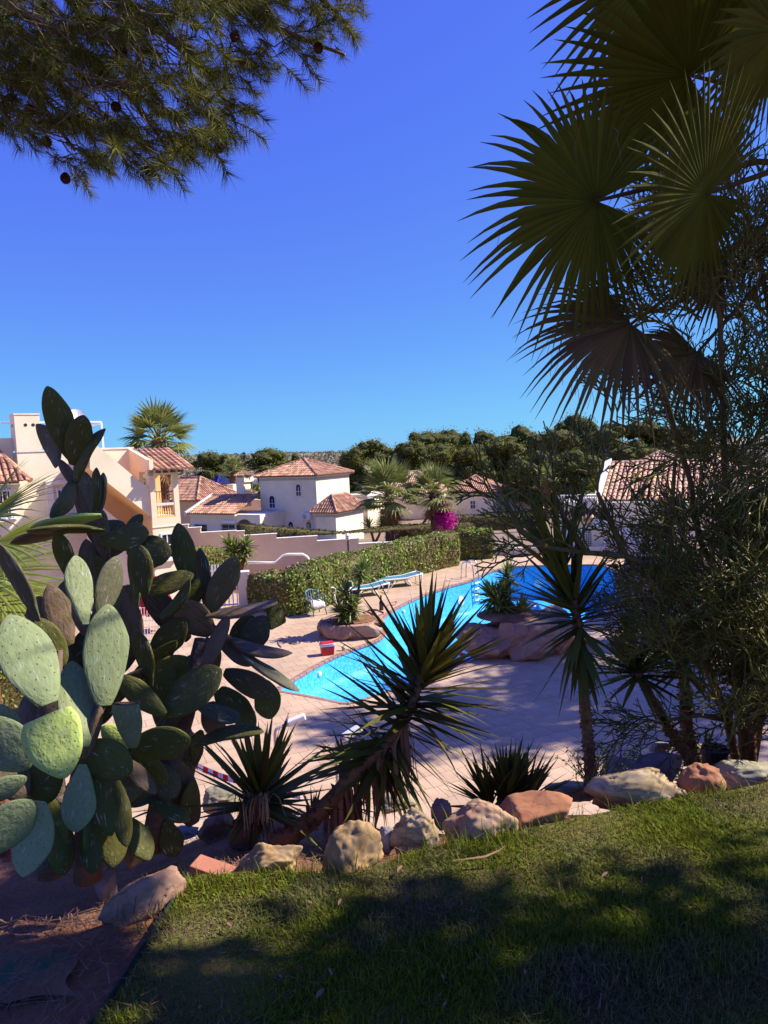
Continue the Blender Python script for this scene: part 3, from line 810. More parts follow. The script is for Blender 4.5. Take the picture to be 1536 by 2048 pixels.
# ladder with two bent handrails and four treads
a0, a1 = G(937, 1158), G(951, 1155)
def ladder():
    L0 = Vector((a0.x, a0.y, 0)); L1 = L0 + Vector((0.42, 0.16, 0))
    dist_, qx, qy = seg_dist(np.array([L0.x, L1.x]), np.array([L0.y, L1.y]), PR)
    t_ = thing('pool_ladder', ((L0.x + L1.x) / 2, (L0.y + L1.y) / 2, 0), 'steel pool ladder with two bent handrails at the far pool edge', 'pool ladder')
    i0 = min(range(n), key=lambda i: (PR[i][0] - (L0.x + L1.x) / 2) ** 2 + (PR[i][1] - (L0.y + L1.y) / 2) ** 2)
    nn = Vector((nrmls[i0].x, nrmls[i0].y, 0)); tt = Vector((-nn.y, nn.x, 0))
    cpt = Vector((PR[i0][0], PR[i0][1], 0))
    for s in (-1, 1):
        b = cpt + tt * (0.24 * s)
        pts = [b + nn * 0.5 + Vector((0, 0, -0.01)), b + nn * 0.47 + Vector((0, 0, 0.45))]
        for k in range(9):
            q = math.pi * k / 8
            pts.append(b + nn * (0.21 + 0.25 * math.cos(q)) + Vector((0, 0, 0.52 + 0.24 * math.sin(q))))
        pts += [b - nn * 0.07 + Vector((0, 0, 0.1)), b - nn * 0.09 + Vector((0, 0, -0.3)), b - nn * 0.09 + Vector((0, 0, -1.0))]
        m1 = MB(); m1.tube(pts, 0.026, 10); m1.build('handrail', M['steel'], t_, smooth=True)
    for k in range(4):
        m1 = MB(); m1.box(cpt - nn * 0.10 + Vector((0, 0, -0.16 - 0.24 * k)), (0.46, 0.09, 0.03), (tt, nn, Vector((0, 0, 1)))); m1.build('tread', M['white_plastic'], t_, bevel=0.006)
ladder()

# ================================================================== WALLS, HEDGES, HOUSES
def mesh_of(mb, name, mats, smooth=False):
    o = mb.build(name, mats, origin=(0, 0, 0), smooth=smooth)
    me = o.data
    bpy.data.objects.remove(o)
    return me

# barrel-tile roof slope: A, B eave ends, C, D ridge ends (C above B, D above A; C == D for a triangle)
def tile_slope(mb, A, B, C, D, pitch=0.24, rowl=0.42, bed=1, tile=0):
    A, B, C, D = map(Vector, (A, B, C, D))
    e = (B - A); W = e.length; e.normalize()
    nrm = (B - A).cross(((C + D) / 2) - A).normalized()
    up = nrm.cross(e).normalized()
    if up.z < 0: up, nrm = -up, -nrm
    if nrm.z < 0: nrm = -nrm
    dx, dy = (D - A).dot(e), (D - A).dot(up)
    cx, cy = (C - A).dot(e), (C - A).dot(up)
    mb.add([A, B, C, D] if (C - D).length > 1e-4 else [A, B, C], [(0, 1, 2, 3)] if (C - D).length > 1e-4 else [(0, 1, 2)], bed)
    k = int(W / pitch)
    for i in range(k):
        x = (i + 0.5) * W / k
        h = min(dy, cy)
        top = max(dy, cy)
        v1 = top
        if x < dx: v1 = min(v1, dy * x / max(dx, 1e-6))
        if x > cx: v1 = min(v1, cy * (W - x) / max(W - cx, 1e-6))
        v = -0.06
        r = W / k * 0.40
        while v < v1 - 0.05:
            l = min(rowl + 0.05, v1 - v + 0.05)
            vs = []
            for (q, rr, lift) in ((v, r, 0.022), (v + l, r * 0.8, 0.0)):
                for a in (0.0, 0.27, 0.5, 0.73, 1.0):
                    th = math.pi * a
                    vs.append(A + e * (x - rr * math.cos(th)) + up * q + nrm * (rr * 0.85 * math.sin(th) + lift + 0.005))
            mb.add(vs, [(j, j + 1, 5 + j + 1, 5 + j) for j in range(4)] + [(0, 1, 2, 3, 4)], tile)
            v += rowl
def tile_pieces(parent, A, B, C, D, pitch, rowl, mat):
    """the same slope with every barrel tile an object of its own (shared mesh) on the roof `parent`"""
    A, B, C, D = map(Vector, (A, B, C, D))
    e = (B - A); W = e.length; e.normalize()
    nrm = (B - A).cross(((C + D) / 2) - A).normalized()
    if nrm.z < 0: nrm = -nrm
    up = nrm.cross(e).normalized()
    if up.z < 0: up = -up
    dx, dy = (D - A).dot(e), (D - A).dot(up); cx, cy = (C - A).dot(e), (C - A).dot(up)
    k = int(W / pitch); r = W / k * 0.40; l0 = rowl + 0.05
    m_ = MB(); vs = []
    for (q, rr, lift) in ((0, r, 0.022), (l0, r * 0.8, 0.0)):
        for a in (0.0, 0.27, 0.5, 0.73, 1.0):
            th = math.pi * a; vs.append((-rr * math.cos(th), q, rr * 0.85 * math.sin(th) + lift + 0.005))
    m_.add(vs, [(j, j + 1, 5 + j + 1, 5 + j) for j in range(4)] + [(0, 1, 2, 3, 4)])
    me = mesh_of(m_, 'roof_tile', mat); O = root_loc(parent)
    for i in range(k):
        x = (i + 0.5) * W / k; v1 = max(dy, cy)
        if x < dx: v1 = min(v1, dy * x / max(dx, 1e-6))
        if x > cx: v1 = min(v1, cy * (W - x) / max(W - cx, 1e-6))
        v = -0.06
        while v < v1 - 0.05:
            l = min(l0, v1 - v + 0.05)
            o = bpy.data.objects.new('roof_tile', me); COL.objects.link(o); o.parent = parent
            p = A + e * (x + R.uniform(-.006, .006)) + up * v - O; sc = l / l0
            o.matrix_local = Matrix(((e.x, up.x * sc, nrm.x, p.x), (e.y, up.y * sc, nrm.y, p.y), (e.z, up.z * sc, nrm.z, p.z), (0, 0, 0, 1)))
            v += rowl
def ridge(mb, A, B, r=0.11, mi=0):
    A, B = Vector(A), Vector(B)
    L_ = (B - A).length; k = max(1, int(L_ / 0.4))
    for i in range(k):
        mb.tube([A + (B - A) * (i / k), A + (B - A) * ((i + 1.08) / k)], [r, r * 0.85], 7, mi)

class Face:
    """an upright wall plane: o a point on it, a the direction along it (to the right as one faces it); n points out"""
    def __init__(s, o, a):
        s.o = Vector(o); s.a = Vector((a[0], a[1], 0)).normalized(); s.n = Vector((s.a.y, -s.a.x, 0))
    def px(s, u, v, q=0.0):
        d = ray(u, v); o = s.o + s.n * q
        t = (o - EYE).dot(s.n) / d.dot(s.n)
        p = EYE + d * t
        return (p - s.o).dot(s.a), p.z
    def at(s, t, z, q=0.0):
        return Vector((s.o.x, s.o.y, 0)) + s.a * t + s.n * q + Vector((0, 0, z))
    def slab(s, mb, tz, q0, q1, mi=0):           # polygon (t, z) between the offsets q0 and q1
        mb.prism([s.at(t, z, q0) for t, z in tz], s.n * (q1 - q0), mi)
    def rect(s, mb, t0, t1, z0, z1, q0, q1, mi=0):
        s.slab(mb, [(t0, z0), (t1, z0), (t1, z1), (t0, z1)], q0, q1, mi)
def window(F, parent, t0, t1, z0, z1, q=0.0, arch=False, grille=False, frame='white_paint', bars=2, sill=True, d=0.06):
    w_, h_ = t1 - t0, z1 - z0
    fr = MB(); th = min(0.07, w_ * 0.12)
    F.rect(fr, t0, t0 + th, z0, z1, q + 0.002, q + d); F.rect(fr, t1 - th, t1, z0, z1, q + 0.002, q + d)
    F.rect(fr, t0 + th, t1 - th, z0, z0 + th, q + 0.002, q + d)
    if not arch: F.rect(fr, t0 + th, t1 - th, z1 - th, z1, q + 0.002, q + d)
    if arch:
        r = w_ / 2; c = (t0 + t1) / 2
        for k in range(8):
            a, b = math.pi * k / 8, math.pi * (k + 1) / 8
            F.slab(fr, [(c + r * math.cos(a), z1 + r * math.sin(a)), (c + r * math.cos(b), z1 + r * math.sin(b)), (c + (r - th) * math.cos(b), z1 + (r - th) * math.sin(b)), (c + (r - th) * math.cos(a), z1 + (r - th) * math.sin(a))], q + 0.002, q + d)
    f = fr.build('window', M[frame], parent)
    p = MB()
    pts = [(t0 + th, z0 + th), (t1 - th, z0 + th), (t1 - th, z1)]
    if arch: pts += [(c + (r - th) * math.cos(math.pi * k / 8), z1 + (r - th) * math.sin(math.pi * k / 8)) for k in range(1, 8)]
    pts += [(t0 + th, z1)] if arch else [(t0 + th, z1 - th)]
    if not arch: pts[2] = (t1 - th, z1 - th)
    F.slab(p, pts, q + 0.004, q + 0.014)
    p.build('pane', M['glass'], f)
    if bars:
        m_ = MB()
        for k in range(1, bars):
            x = t0 + w_ * k / bars
            F.rect(m_, x - 0.018, x + 0.018, z0 + th, z1 - (0 if arch else th), q + 0.018, q + 0.04)
        F.rect(m_, t0 + th, t1 - th, z0 + h_ * 0.52, z0 + h_ * 0.52 + 0.035, q + 0.020, q + 0.038)
        m_.build('glazing_bar', M[frame], f)
    if grille:
        g = MB()
        kk = max(4, int(w_ / 0.14))
        for k in range(kk + 1):
            x = t0 + w_ * k / kk
            F.rect(g, x - 0.012, x + 0.012, z0 - 0.05, z1 + 0.05, q + 0.12, q + 0.144)
        for z in (z0 + 0.05, z1 - 0.05): F.rect(g, t0 - 0.03, t1 + 0.03, z - 0.012, z + 0.012, q + 0.126, q + 0.138)
        g.build('grille', M['iron'] if grille == 1 else M['white_paint'], f)
    if sill:
        g = MB(); F.rect(g, t0 - 0.08, t1 + 0.08, z0 - 0.08, z0 - 0.003, q + 0.002, q + 0.14); g.build('sill', M['coping'], f)
    return f
def ac_unit(F, t, z, w_=0.85, h_=0.6, label='', q=0.0):
    o = thing('air_conditioner', F.at(t, z - h_ / 2, q + 0.2), label, 'air conditioner')
    m_ = MB(); F.rect(m_, t - w_ / 2, t + w_ / 2, z - h_ / 2, z + h_ / 2, q + 0.06, q + 0.38); m_.build('casing', M['white_paint'], o, bevel=0.02)
    c = F.at(t - w_ * 0.13, z, q + 0.385)
    ax = (F.a, Vector((0, 0, 1)), F.n)
    m_ = MB(); m_.lathe(c, [(0.001, 0.0), (h_ * 0.36, 0.0), (h_ * 0.37, 0.01)], 20, ax=ax); m_.build('fan_opening', M['iron'], o)
    m_ = MB()
    for k in range(5):
        q_ = 2 * math.pi * k / 5
        d1 = F.a * math.cos(q_) + Vector((0, 0, 1)) * math.sin(q_); d2 = F.a * math.cos(q_ + 0.7) + Vector((0, 0, 1)) * math.sin(q_ + 0.7)
        m_.add([c + d1 * 0.04 + F.n * .006, c + d1 * h_ * 0.33 + F.n * .004, c + d2 * h_ * 0.33 + F.n * .012, c + d2 * 0.04 + F.n * .012], [(0, 1, 2, 3)])
    m_.build('fan', M['chrome_worn'], o)
    m_ = MB()
    for r in (0.12, 0.22, 0.32):
        m_.tube([c + F.n * 0.02 + (F.a * math.cos(a) + Vector((0, 0, 1)) * math.sin(a)) * h_ * r * 1.1 for a in np.linspace(0, 2 * math.pi, 17)], 0.006, 4)
    m_.build('guard', M['white_paint'], o)
    m_ = MB()
    for s in (-0.3, 0.3): F.rect(m_, t + s * w_ - 0.02, t + s * w_ + 0.02, z - h_ / 2 - 0.04, z - h_ / 2 - 0.002, q + 0.002, q + 0.36)
    m_.build('bracket', M['iron'], o)
    return o

# ---------------- left building with the outside stair
LB = Face(P(42, 830, 26), (0.8, 0.6))
house = thing('apartment_house', LB.at(1.5, 0, 0), 'cream two-storey house at left with outside stair, square chimney and tiled porch', 'house')
q_st = 2.1
m_ = MB()
t_a = LB.px(42, 1000)[0]; t_b = LB.px(266, 897)[0]; zt = LB.px(250, 898)[1]
LB.slab(m_, [(t_a, -0.2), (t_b, -0.2), (t_b, zt), (t_a, zt)], -6, 0)
m_.build('wall', M['wall_cream'], house)
m_ = MB()
LB.rect(m_, t_a - 0.01, t_b + 0.03, zt + 0.002, zt + 0.07, -0.28, 0.03)
m_.build('parapet_cap', M['coping'], house)
# wing that comes forward at the left, with its tiled eave
m_ = MB()
t_l = t_a - 5.5
tw, zw = LB.px(0, 955)
LB.slab(m_, [(t_l, -0.2), (t_a - 0.005, -0.2), (t_a - 0.005, zt + 0.55), (t_l, zt + 0.55)], -6, -0.7)
m_.build('wall', M['wall_cream'], house)
m_ = MB()
ze = LB.px(30, 962, 0.9)[1]; zr = LB.px(0, 908, -0.6)[1] + 0.3
tE = LB.px(60, 950, 0.9)[0]
q_ = [LB.at(tE - 3.6, ze, 0.9), LB.at(tE, ze, 0.9), LB.at(tE - 0.9, zr, -0.69), LB.at(tE - 3.6, zr, -0.69)]
m_.add(q_, [(0, 1, 2, 3)])
rf = m_.build('roof', M['roof_bed'], house)
tile_pieces(rf, *q_, 0.2, 0.34, M['roof_piece'])
m_ = MB(); ridge(m_, LB.at(tE, ze, 0.9), LB.at(tE - 0.9, zr, -0.69)); m_.build('ridge_tiles', M['roof'], rf, kind='stuff')
m_ = MB()
LB.rect(m_, t_l, tE - 0.25, -0.2, ze - 0.12, -0.68, 0.55)
m_.build('wall', M['wall_cream'], house)
t0, z0 = LB.px(-8, 1040, 0.55); t1, z1 = LB.px(14, 1000, 0.55)
window(LB, house, t0 - 0.5, t0 + 0.55, z0, z0 + 1.05, 0.55, grille=2)
# chimney
ch_t1 = LB.px(80, 850)[0]; zc = LB.px(60, 830)[1]
m_ = MB()
LB.rect(m_, t_a + 0.0, ch_t1, zt + 0.072, zc, -0.85, 0.03)
chm = m_.build('chimney', M['wall_cream'], house)
m_ = MB(); LB.rect(m_, t_a - 0.02, ch_t1 + 0.02, zc + 0.002, zc + 0.06, -0.87, 0.05); m_.build('chimney_cap', M['coping'], chm)
SIDE = Face(LB.at(t_a, 0, 0.03), (0.6, -0.8))
m_ = MB()
zh = LB.px(60, 850)[1]
for f in (0.42, 0.72):
    c = LB.at(t_a + (ch_t1 - t_a) * f, zh, 0.033)
    m_.lathe(c, [(0.001, 0.0), (0.055, 0.0), (0.06, 0.004)], 12, ax=(LB.a, Vector((0, 0, 1)), LB.n))
    c = LB.at(t_a - 0.003, zh, 0.03 - 0.88 * f)
    m_.lathe(c, [(0.001, 0.0), (0.055, 0.0), (0.06, 0.004)], 12, ax=(-LB.n, Vector((0, 0, 1)), -LB.a))
m_.build('smoke_hole', M['iron'], chm)
# window behind the cactus
t0, z0 = LB.px(112, 1024); t1, z1 = LB.px(146, 975)
window(LB, house, t0 + .05, t1, z0, z1, 0, grille=2, bars=2)
m_ = MB()
LB.rect(m_, t0 - 0.30, t0 - 0.06, z0 - 0.1, z1 + 0.15, 0.002, 0.12); LB.rect(m_, t1 + 0.08, t1 + 0.33, z0 - 0.1, z1 + 0.15, 0.002, 0.12)
LB.rect(m_, t0 - 0.36, t1 + 0.38, z0 - 0.26, z0 - 0.102, 0.002, 0.26); LB.rect(m_, t0 - 0.30, t1 + 0.33, z1 + 0.152, z1 + 0.30, 0.002, 0.16)
m_.build('window_surround', M['coping'], house)
# outside stair: upper parapet, soffit, lower parapet
def pq(u, v, q): return LB.px(u, v, q)
up = [pq(180, 879, q_st), pq(309, 987, q_st), pq(310, 1039, q_st), pq(180, 938, q_st)]
m_ = MB(); LB.slab(m_, up, q_st - 0.14, q_st); st = m_.build('stair_parapet', M['wall_white'], house)
m_ = MB()
lo = [pq(310, 1039, q_st), pq(180, 938, q_st)]
a, b = lo
LB.slab(m_, [(a[0], a[1] + 0.02), (b[0], b[1] + 0.02), (b[0], b[1] + 0.28), (a[0], a[1] + 0.28)], 0.002, q_st - 0.142)
m_.build('stair_flight', M['wall_ochre_bounce'], house)
m_ = MB()
k = 14
for i in range(k):
    f0 = i / k; f1 = (i + 1) / k
    t_0 = a[0] + (b[0] - a[0]) * f0; t_1 = a[0] + (b[0] - a[0]) * f1; zz = a[1] + (b[1] - a[1]) * f1 + 0.29
    LB.rect(m_, min(t_0, t_1), max(t_0, t_1), zz - 0.25, zz + 0.15, 0.003, q_st - 0.143)
m_.build('stair_steps', M['wall_ochre_bounce'], house)
low = [pq(180, 987, q_st), pq(282, 1068, q_st), (pq(282, 1068, q_st)[0], 0.0), (pq(180, 987, q_st)[0], 0.0)]
m_ = MB(); LB.slab(m_, low, q_st - 0.9, q_st - 0.76); m_.build('stair_parapet', M['wall_cream'], house)
# porch at the right end
pt0 = pq(302, 1000, q_st + 0.16)[0]; pt1 = pq(359, 1000, q_st + 0.16)[0]
QF = q_st + 0.15
zfl = pq(330, 1035, QF)[1]; zbt = pq(330, 1006, QF)[1]; zbm = pq(330, 950, QF)[1]; zev = pq(330, 940, QF)[1]
m_ = MB()
LB.rect(m_, pt0, pt1, -0.2, zfl, 0.0, QF); m_.build('wall', M['wall_white'], house)
m_ = MB(); LB.rect(m_, pt0 + 0.012, pt0 + 0.30, -0.2, zfl + .3, 0.02, QF - 0.4); 
m_.build('wall', M['wall_ochre_bounce'], house)
for tt in (pt0, pt1 - 0.2):
    m_ = MB(); LB.rect(m_, tt + 0.002, tt + 0.198, zfl + 0.002, zbm, QF - 0.2, QF - 0.002); m_.build('column', M['wall_white'], house)
m_ = MB(); LB.rect(m_, pt1 - 0.2, pt1 - .002, zfl + 0.002, zbm, 0.1, 0.3); m_.build('column', M['wall_ochre_bounce'], house)
m_ = MB(); LB.rect(m_, pt0, pt1, zbm + 0.002, zev + 0.05, QF - 0.2, QF); LB.rect(m_, pt1 - 0.2, pt1, zbm + 0.002, zev + 0.05, 0.0, QF - 0.202); m_.build('beam', M['wall_white'], house)
m_ = MB(); LB.rect(m_, pt0 + 0.22, pt1 - 0.22, zbt - 0.09, zbt, QF - 0.18, QF - 0.01); m_.build('handrail', M['coping'], house)
m_ = MB(); LB.rect(m_, pt0 + 0.22, pt1 - 0.22, zfl + 0.002, zfl + 0.07, QF - 0.15, QF - 0.012); m_.build('plinth', M['wall_ochre_bounce'], house)
zb0, zb1 = zfl + 0.072, zbt - 0.092
for k in range(7):
    tt = pt0 + 0.22 + (pt1 - pt0 - 0.44) * (k + 0.5) / 7
    c = LB.at(tt, zb0, QF - 0.08); h = zb1 - zb0
    m_ = MB(); m_.lathe(c, [(0.035, 0), (0.035, 0.03), (0.018, 0.05), (0.045, h * 0.32), (0.02, h * 0.52), (0.03, h * 0.6), (0.018, h * 0.75), (0.035, h - 0.03), (0.035, h)], 8)
    m_.build('baluster', M['wall_ochre_bounce'], house, smooth=True)
m_ = MB()
for k in range(6):
    tt = pt0 + 0.25 + (pt1 - pt0 - 0.5) * k / 5
    LB.rect(m_, tt - 0.008, tt + 0.008, zbt + 0.002, zbt + 0.42, QF - 0.09, QF - 0.074)
LB.rect(m_, pt0 + 0.2, pt1 - 0.2, zbt + 0.42, zbt + 0.45, QF - 0.10, QF - 0.065); m_.build('railing', M['wood_brown'], house)
# sloping side wall of the porch, with an opening; it faces away from the sun
SD = Face(LB.at(pt0, 0, QF), -LB.n)       # runs from the front back to the facade
zA = zt; zB = pq(301, 921, QF)[1]
m_ = MB()
L_ = QF
SDn = SD
def sd(poly): m_.prism([LB.at(pt0, z, QF - s) for s, z in poly], LB.a * 0.16)
sd([(0, zfl + 0.3), (0.45, zfl + 0.3), (0.45, zB + (zA - zB) * 0.45 / L_), (0, zB)])
sd([(0.45, zfl + 1.75), (1.15, zfl + 1.75), (1.15, zB + (zA - zB) * 1.15 / L_), (0.45, zB + (zA - zB) * 0.45 / L_)])
sd([(1.15, zfl - 0.5), (L_, zfl - 0.5), (L_, zA), (1.15, zB + (zA - zB) * 1.15 / L_)])
m_.build('side_wall', M['wall_pink'], house)
m_ = MB()
rd = 0.35
A = LB.at(pt0 + 0.1, zev + 0.02, QF + rd); B = LB.at(pt1 + 0.45, zev + 0.02, QF + rd); C = LB.at(pt1 + 0.45, zA - 0.06, 0.1); D = LB.at(pt0 + 0.1, zA - 0.06, 0.1)
m_.add([A, B, C, D], [(0, 1, 2, 3)])
rfo = m_.build('roof', M['roof_bed'], house)
tile_pieces(rfo, A, B, C, D, 0.19, 0.34, M['roof_piece'])
m_ = MB(); ridge(m_, B, C, 0.09); m_.build('ridge_tiles', M['roof'], rfo, kind='stuff')
m_ = MB(); LB.rect(m_, pt0 - 0.03, pt0 + 0.13, zB - 0.35, zB + 0.04, QF - 0.03, QF + 0.16); m_.build('corbel', M['wall_white'], house)
for k in range(4):
    tt = pt0 + 0.3 + (pt1 - pt0 - 0.25) * k / 3
    m_ = MB(); LB.rect(m_, tt - 0.05, tt + 0.05, zev - 0.10, zev - 0.02, QF + 0.002, QF + 0.28); m_.build('rafter', M['wood_brown'], house)
t0, z0 = pq(322, 1098, QF); t1, z1 = pq(341, 1065, QF)
window(LB, house, t0, t1 + .1, z0 - 0.4, z1, QF)
m_ = MB(); zs = pq(330, 1052, QF)[1]; LB.rect(m_, pt0 - 0.02, pt1 + 0.02, zs - 0.03, zs, QF + 0.002, QF + 0.03); m_.build('string_course', M['coping'], house)
# roof frame of the terrace and a dish
m_ = MB()
zp = LB.px(205, 845, -1)[1]
for tt in (LB.px(206, 880, -1)[0], LB.px(-60, 880, -1)[0]):
    LB.rect(m_, tt - 0.03, tt + 0.03, zt - 0.1, zp, -1.06, -1.0)
    LB.rect(m_, tt - 0.03, tt + 0.03, zt - 0.1, zp, -3.06, -3.0)
    LB.rect(m_, tt - 0.03, tt + 0.03, zp - 0.06, zp, -2.998, -1.062)
LB.rect(m_, LB.px(-60, 880, -1)[0], LB.px(206, 880, -1)[0], zp + 0.002, zp + 0.06, -1.06, -1.0)
m_.build('terrace_frame', M['white_paint'], house)
def dish(c, r, d, label):
    d = Vector(d).normalized(); e1 = d.cross(Vector((0, 0, 1))).normalized(); e2 = e1.cross(d)
    o = thing('satellite_dish', c, label, 'satellite dish')
    m_ = MB(); m_.lathe(c, [(r * f, 0.5 * r * f * f) for f in (0.001, 0.3, 0.6, 0.85, 1.0)], 20, ax=(e1, e2, d)); m_.build('reflector', M['white_paint'], o, smooth=True)
    m_ = MB(); m_.tube([Vector(c) - d * 0.02, Vector(c) - d * 0.2 + Vector((0, 0, -r * 1.5))], 0.03, 8); m_.build('mast', M['chrome_worn'], o)
    m_ = MB(); m_.tube([Vector(c) - e2 * r * 0.9 + d * 0.4 * r, Vector(c) + d * r * 1.1], 0.015, 6); m_.build('feed_arm', M['chrome_worn'], o)
dish(LB.at(LB.px(152, 838, -1.2)[0], LB.px(152, 838, -1.2)[1], -1.2), 0.35, (0.5, -0.6, 0.5), 'white satellite dish on the roof of the left house behind the cactus top')

# ---------------- villas of the middle distance
def villa(name, label, K, dR, lL, lR, z0, z1, roof_h, over=0.35, frieze=True, roofm='roof', wallm='wall_cream', flat=False):
    """K: near corner (x, y); dR runs to the right-back, dL to the left-back"""
    dR = Vector((dR[0], dR[1], 0)).normalized(); dL = Vector((-dR.y, dR.x, 0))
    K = Vector((K[0], K[1], 0))
    o = thing(name, K + dR * lR / 2 + dL * lL / 2 + Vector((0, 0, z0)), label, 'house')
    FL = Face(K + dL * lL, -dL); FR = Face(K, dR)
    m_ = MB()
    c = [K, K + dR * lR, K + dR * lR + dL * lL, K + dL * lL]
    m_.prism([p + Vector((0, 0, z0)) for p in c], (0, 0, z1 - z0))
    m_.build('wall', M[wallm], o)
    if frieze:
        m_ = MB(); FL.rect(m_, 0, lL, z1 - 0.42, z1 - 0.22, 0.002, 0.02); FR.rect(m_, 0.0, lR, z1 - 0.42, z1 - 0.22, 0.002, 0.02); m_.build('frieze', M['frieze'], o)
        m_ = MB(); FL.rect(m_, -0.1, lL + 0.1, z1 - 0.18, z1 - 0.02, 0.002, 0.12); FR.rect(m_, -0.12, lR + 0.1, z1 - 0.18, z1 - 0.02, 0.002, 0.12); m_.build('cornice', M['coping'], o)
    if roof_h:
        m_ = MB()
        z = z1
        k = [K - dR * over - dL * over, K + dR * (lR + over) - dL * over, K + dR * (lR + over) + dL * (lL + over), K - dR * over + dL * (lL + over)]
        k = [p + Vector((0, 0, z)) for p in k]
        WL, WR = lL + 2 * over, lR + 2 * over
        mid = (k[0] + k[2]) / 2 + Vector((0, 0, roof_h))
        if abs(WL - WR) < 1.2: r0 = r1 = mid
        elif WL > WR: r0, r1 = mid - dL * (WL - WR) / 2, mid + dL * (WL - WR) / 2
        else: r0, r1 = mid - dR * (WR - WL) / 2, mid + dR * (WR - WL) / 2
        if WL >= WR:
            tile_slope(m_, k[3], k[0], r0, r1); tile_slope(m_, k[0], k[1], r0, r0); tile_slope(m_, k[1], k[2], r1, r0); tile_slope(m_, k[2], k[3], r1, r1)
            for a, b in ((k[0], r0), (k[1], r0), (k[2], r1), (k[3], r1), (r0, r1)):
                if (a - b).length > 0.2: ridge(m_, a + Vector((0, 0, .04)), b + Vector((0, 0, .06)))
        else:
            tile_slope(m_, k[0], k[1], r1, r0); tile_slope(m_, k[3], k[0], r0, r0); tile_slope(m_, k[1], k[2], r1, r1); tile_slope(m_, k[2], k[3], r0, r1)
            for a, b in ((k[0], r0), (k[1], r1), (k[2], r1), (k[3], r0), (r0, r1)):
                if (a - b).length > 0.2: ridge(m_, a + Vector((0, 0, .04)), b + Vector((0, 0, .06)))
        m_.prism([p + Vector((0, 0, -0.10)) for p in k], (0, 0, 0.09), 1)
        rf = m_.build('roof', [M[roofm], M['roof_bed']], o)
        return o, FL, FR, rf, mid
    return o, FL, FR, None, None

dRv = (0.5, 0.866)
K1 = P(631, 950, 60)
zev1 = K1.z
v1, FL, FR, rf, mid = villa('villa', 'cream two-storey villa with pyramid tiled roof, blue frieze and arched windows', (K1.x, K1.y), dRv, 6.1, 5.2, -2.2, zev1, 1.35)
m_ = MB(); m_.lathe(mid + Vector((0, 0, 0.02)), [(0.09, 0), (0.05, 0.12), (0.09, 0.2), (0.03, 0.3), (0.012, 0.55), (0.001, 0.6)], 10); m_.build('finial', M['iron'], v1)
for (u0, u1, v0, v1_) in ((539, 551, 1017, 998), (592, 603, 993, 974)):
    a = FL.px(u0, v0); b = FL.px(u1, v1_)
    window(FL, v1, a[0], b[0], a[1], b[1], 0, arch=True, bars=2)
for (u0, u1, v0, v1_) in ((577, 588, 1066, 1049), (613, 624, 1066, 1049)):
    a = FL.px(u0, v0); b = FL.px(u1, v1_)
    window(FL, v1, a[0], b[0], a[1], b[1], 0, arch=True, bars=2, sill=False)
a = FL.px(616, 1032)
ac_unit(FL, a[0], a[1], 0.85, 0.62, 'white air conditioner on the shaded wall of the two-storey villa')
# small hipped block on its right
K2 = P(671, 1024, 57)
ob, FL2, FR2, rf2_, mid2 = villa('villa_annex', 'low annex with small pyramid tiled roof in front of the two-storey villa', (K2.x, K2.y), dRv, 2.0, 4.2, -2.4, K2.z, 1.25, frieze=True)
# low wing on its left
wing = thing('villa_wing', P(450, 1060, 58), 'low cream wing with long shadowed tile roof left of the two-storey villa', 'house')
E1 = P(512, 1028, 58.5)
dL = Vector((-0.866, 0.5, 0)); dR3 = Vector((0.5, 0.866, 0))
WF = Face(E1 + dL * 7.6, -dL)
tw0 = WF.px(372, 1030)[0]; tw1 = WF.px(512, 1028)[0]
zE = E1.z
m_ = MB(); WF.rect(m_, tw0 + 0.15, tw1 + 0.1, -2.4, zE - 0.1, -4.2, -0.35); m_.build('wall', M['wall_cream'], wing)
zR = WF.px(470, 991, -3.3)[1]; tw1 = WF.px(519, 991, -3.3)[0] - 0.4
m_ = MB()
tile_slope(m_, WF.at(tw0 + .15, zE, 0), WF.at(tw1 + 0.4, zE, 0), WF.at(tw1 + 0.4, zR, -3.3), WF.at(tw0 + .15, zR, -3.3))
ridge(m_, WF.at(tw0, zR + .05, -3.3), WF.at(tw1 + .4, zR + .05, -3.3))
m_.build('roof', [M['roof'], M['roof_bed']], wing)
m_ = MB(); m_.prism([WF.at(tw0 - 0.1, zE - 0.25, 0.1), WF.at(tw0 - 0.1, zR - 0.1, -3.4), WF.at(tw0 - 0.1, zR + 0.2, -3.4), WF.at(tw0 - 0.1, zE + 0.12, 0.1)], WF.a * 0.24); m_.build('gable_edge', M['coping'], wing)
m_ = MB(); WF.rect(m_, tw0 + 0.2, tw1 + 0.3, zE - 0.22, zE - 0.10, -0.34, -0.05); m_.build('eave_moulding', M['wall_white'], wing)
for (u0, u1, v0, v1_) in ((391, 415, 1064, 1049), (445, 471, 1066, 1049)):
    a = WF.px(u0, v0, -0.35); b = WF.px(u1, v1_, -0.35)
    window(WF, wing, a[0], b[0], a[1], b[1], -0.35, grille=1, bars=2)
a = WF.px(445, 1047, -0.35); b = WF.px(472, 1041, -0.35)
m_ = MB(); WF.rect(m_, a[0], b[0], a[1] + 0.03, b[1], -0.348, -0.2); m_.build('shutter_box', M['white_paint'], wing)
a = WF.px(477, 1072, -0.35); b = WF.px(503, 1052, -0.35)
m_ = MB(); r = (b[0] - a[0]) / 2; cc = (a[0] + b[0]) / 2
WF.slab(m_, [(a[0], a[1]), (b[0], a[1]), (b[0], b[1])] + [(cc + r * math.cos(k * math.pi / 8), b[1] + r * 0.75 * math.sin(k * math.pi / 8)) for k in range(1, 8)] + [(a[0], b[1])], -0.348, -0.33)
m_.build('arched_recess', M['glass'], wing)

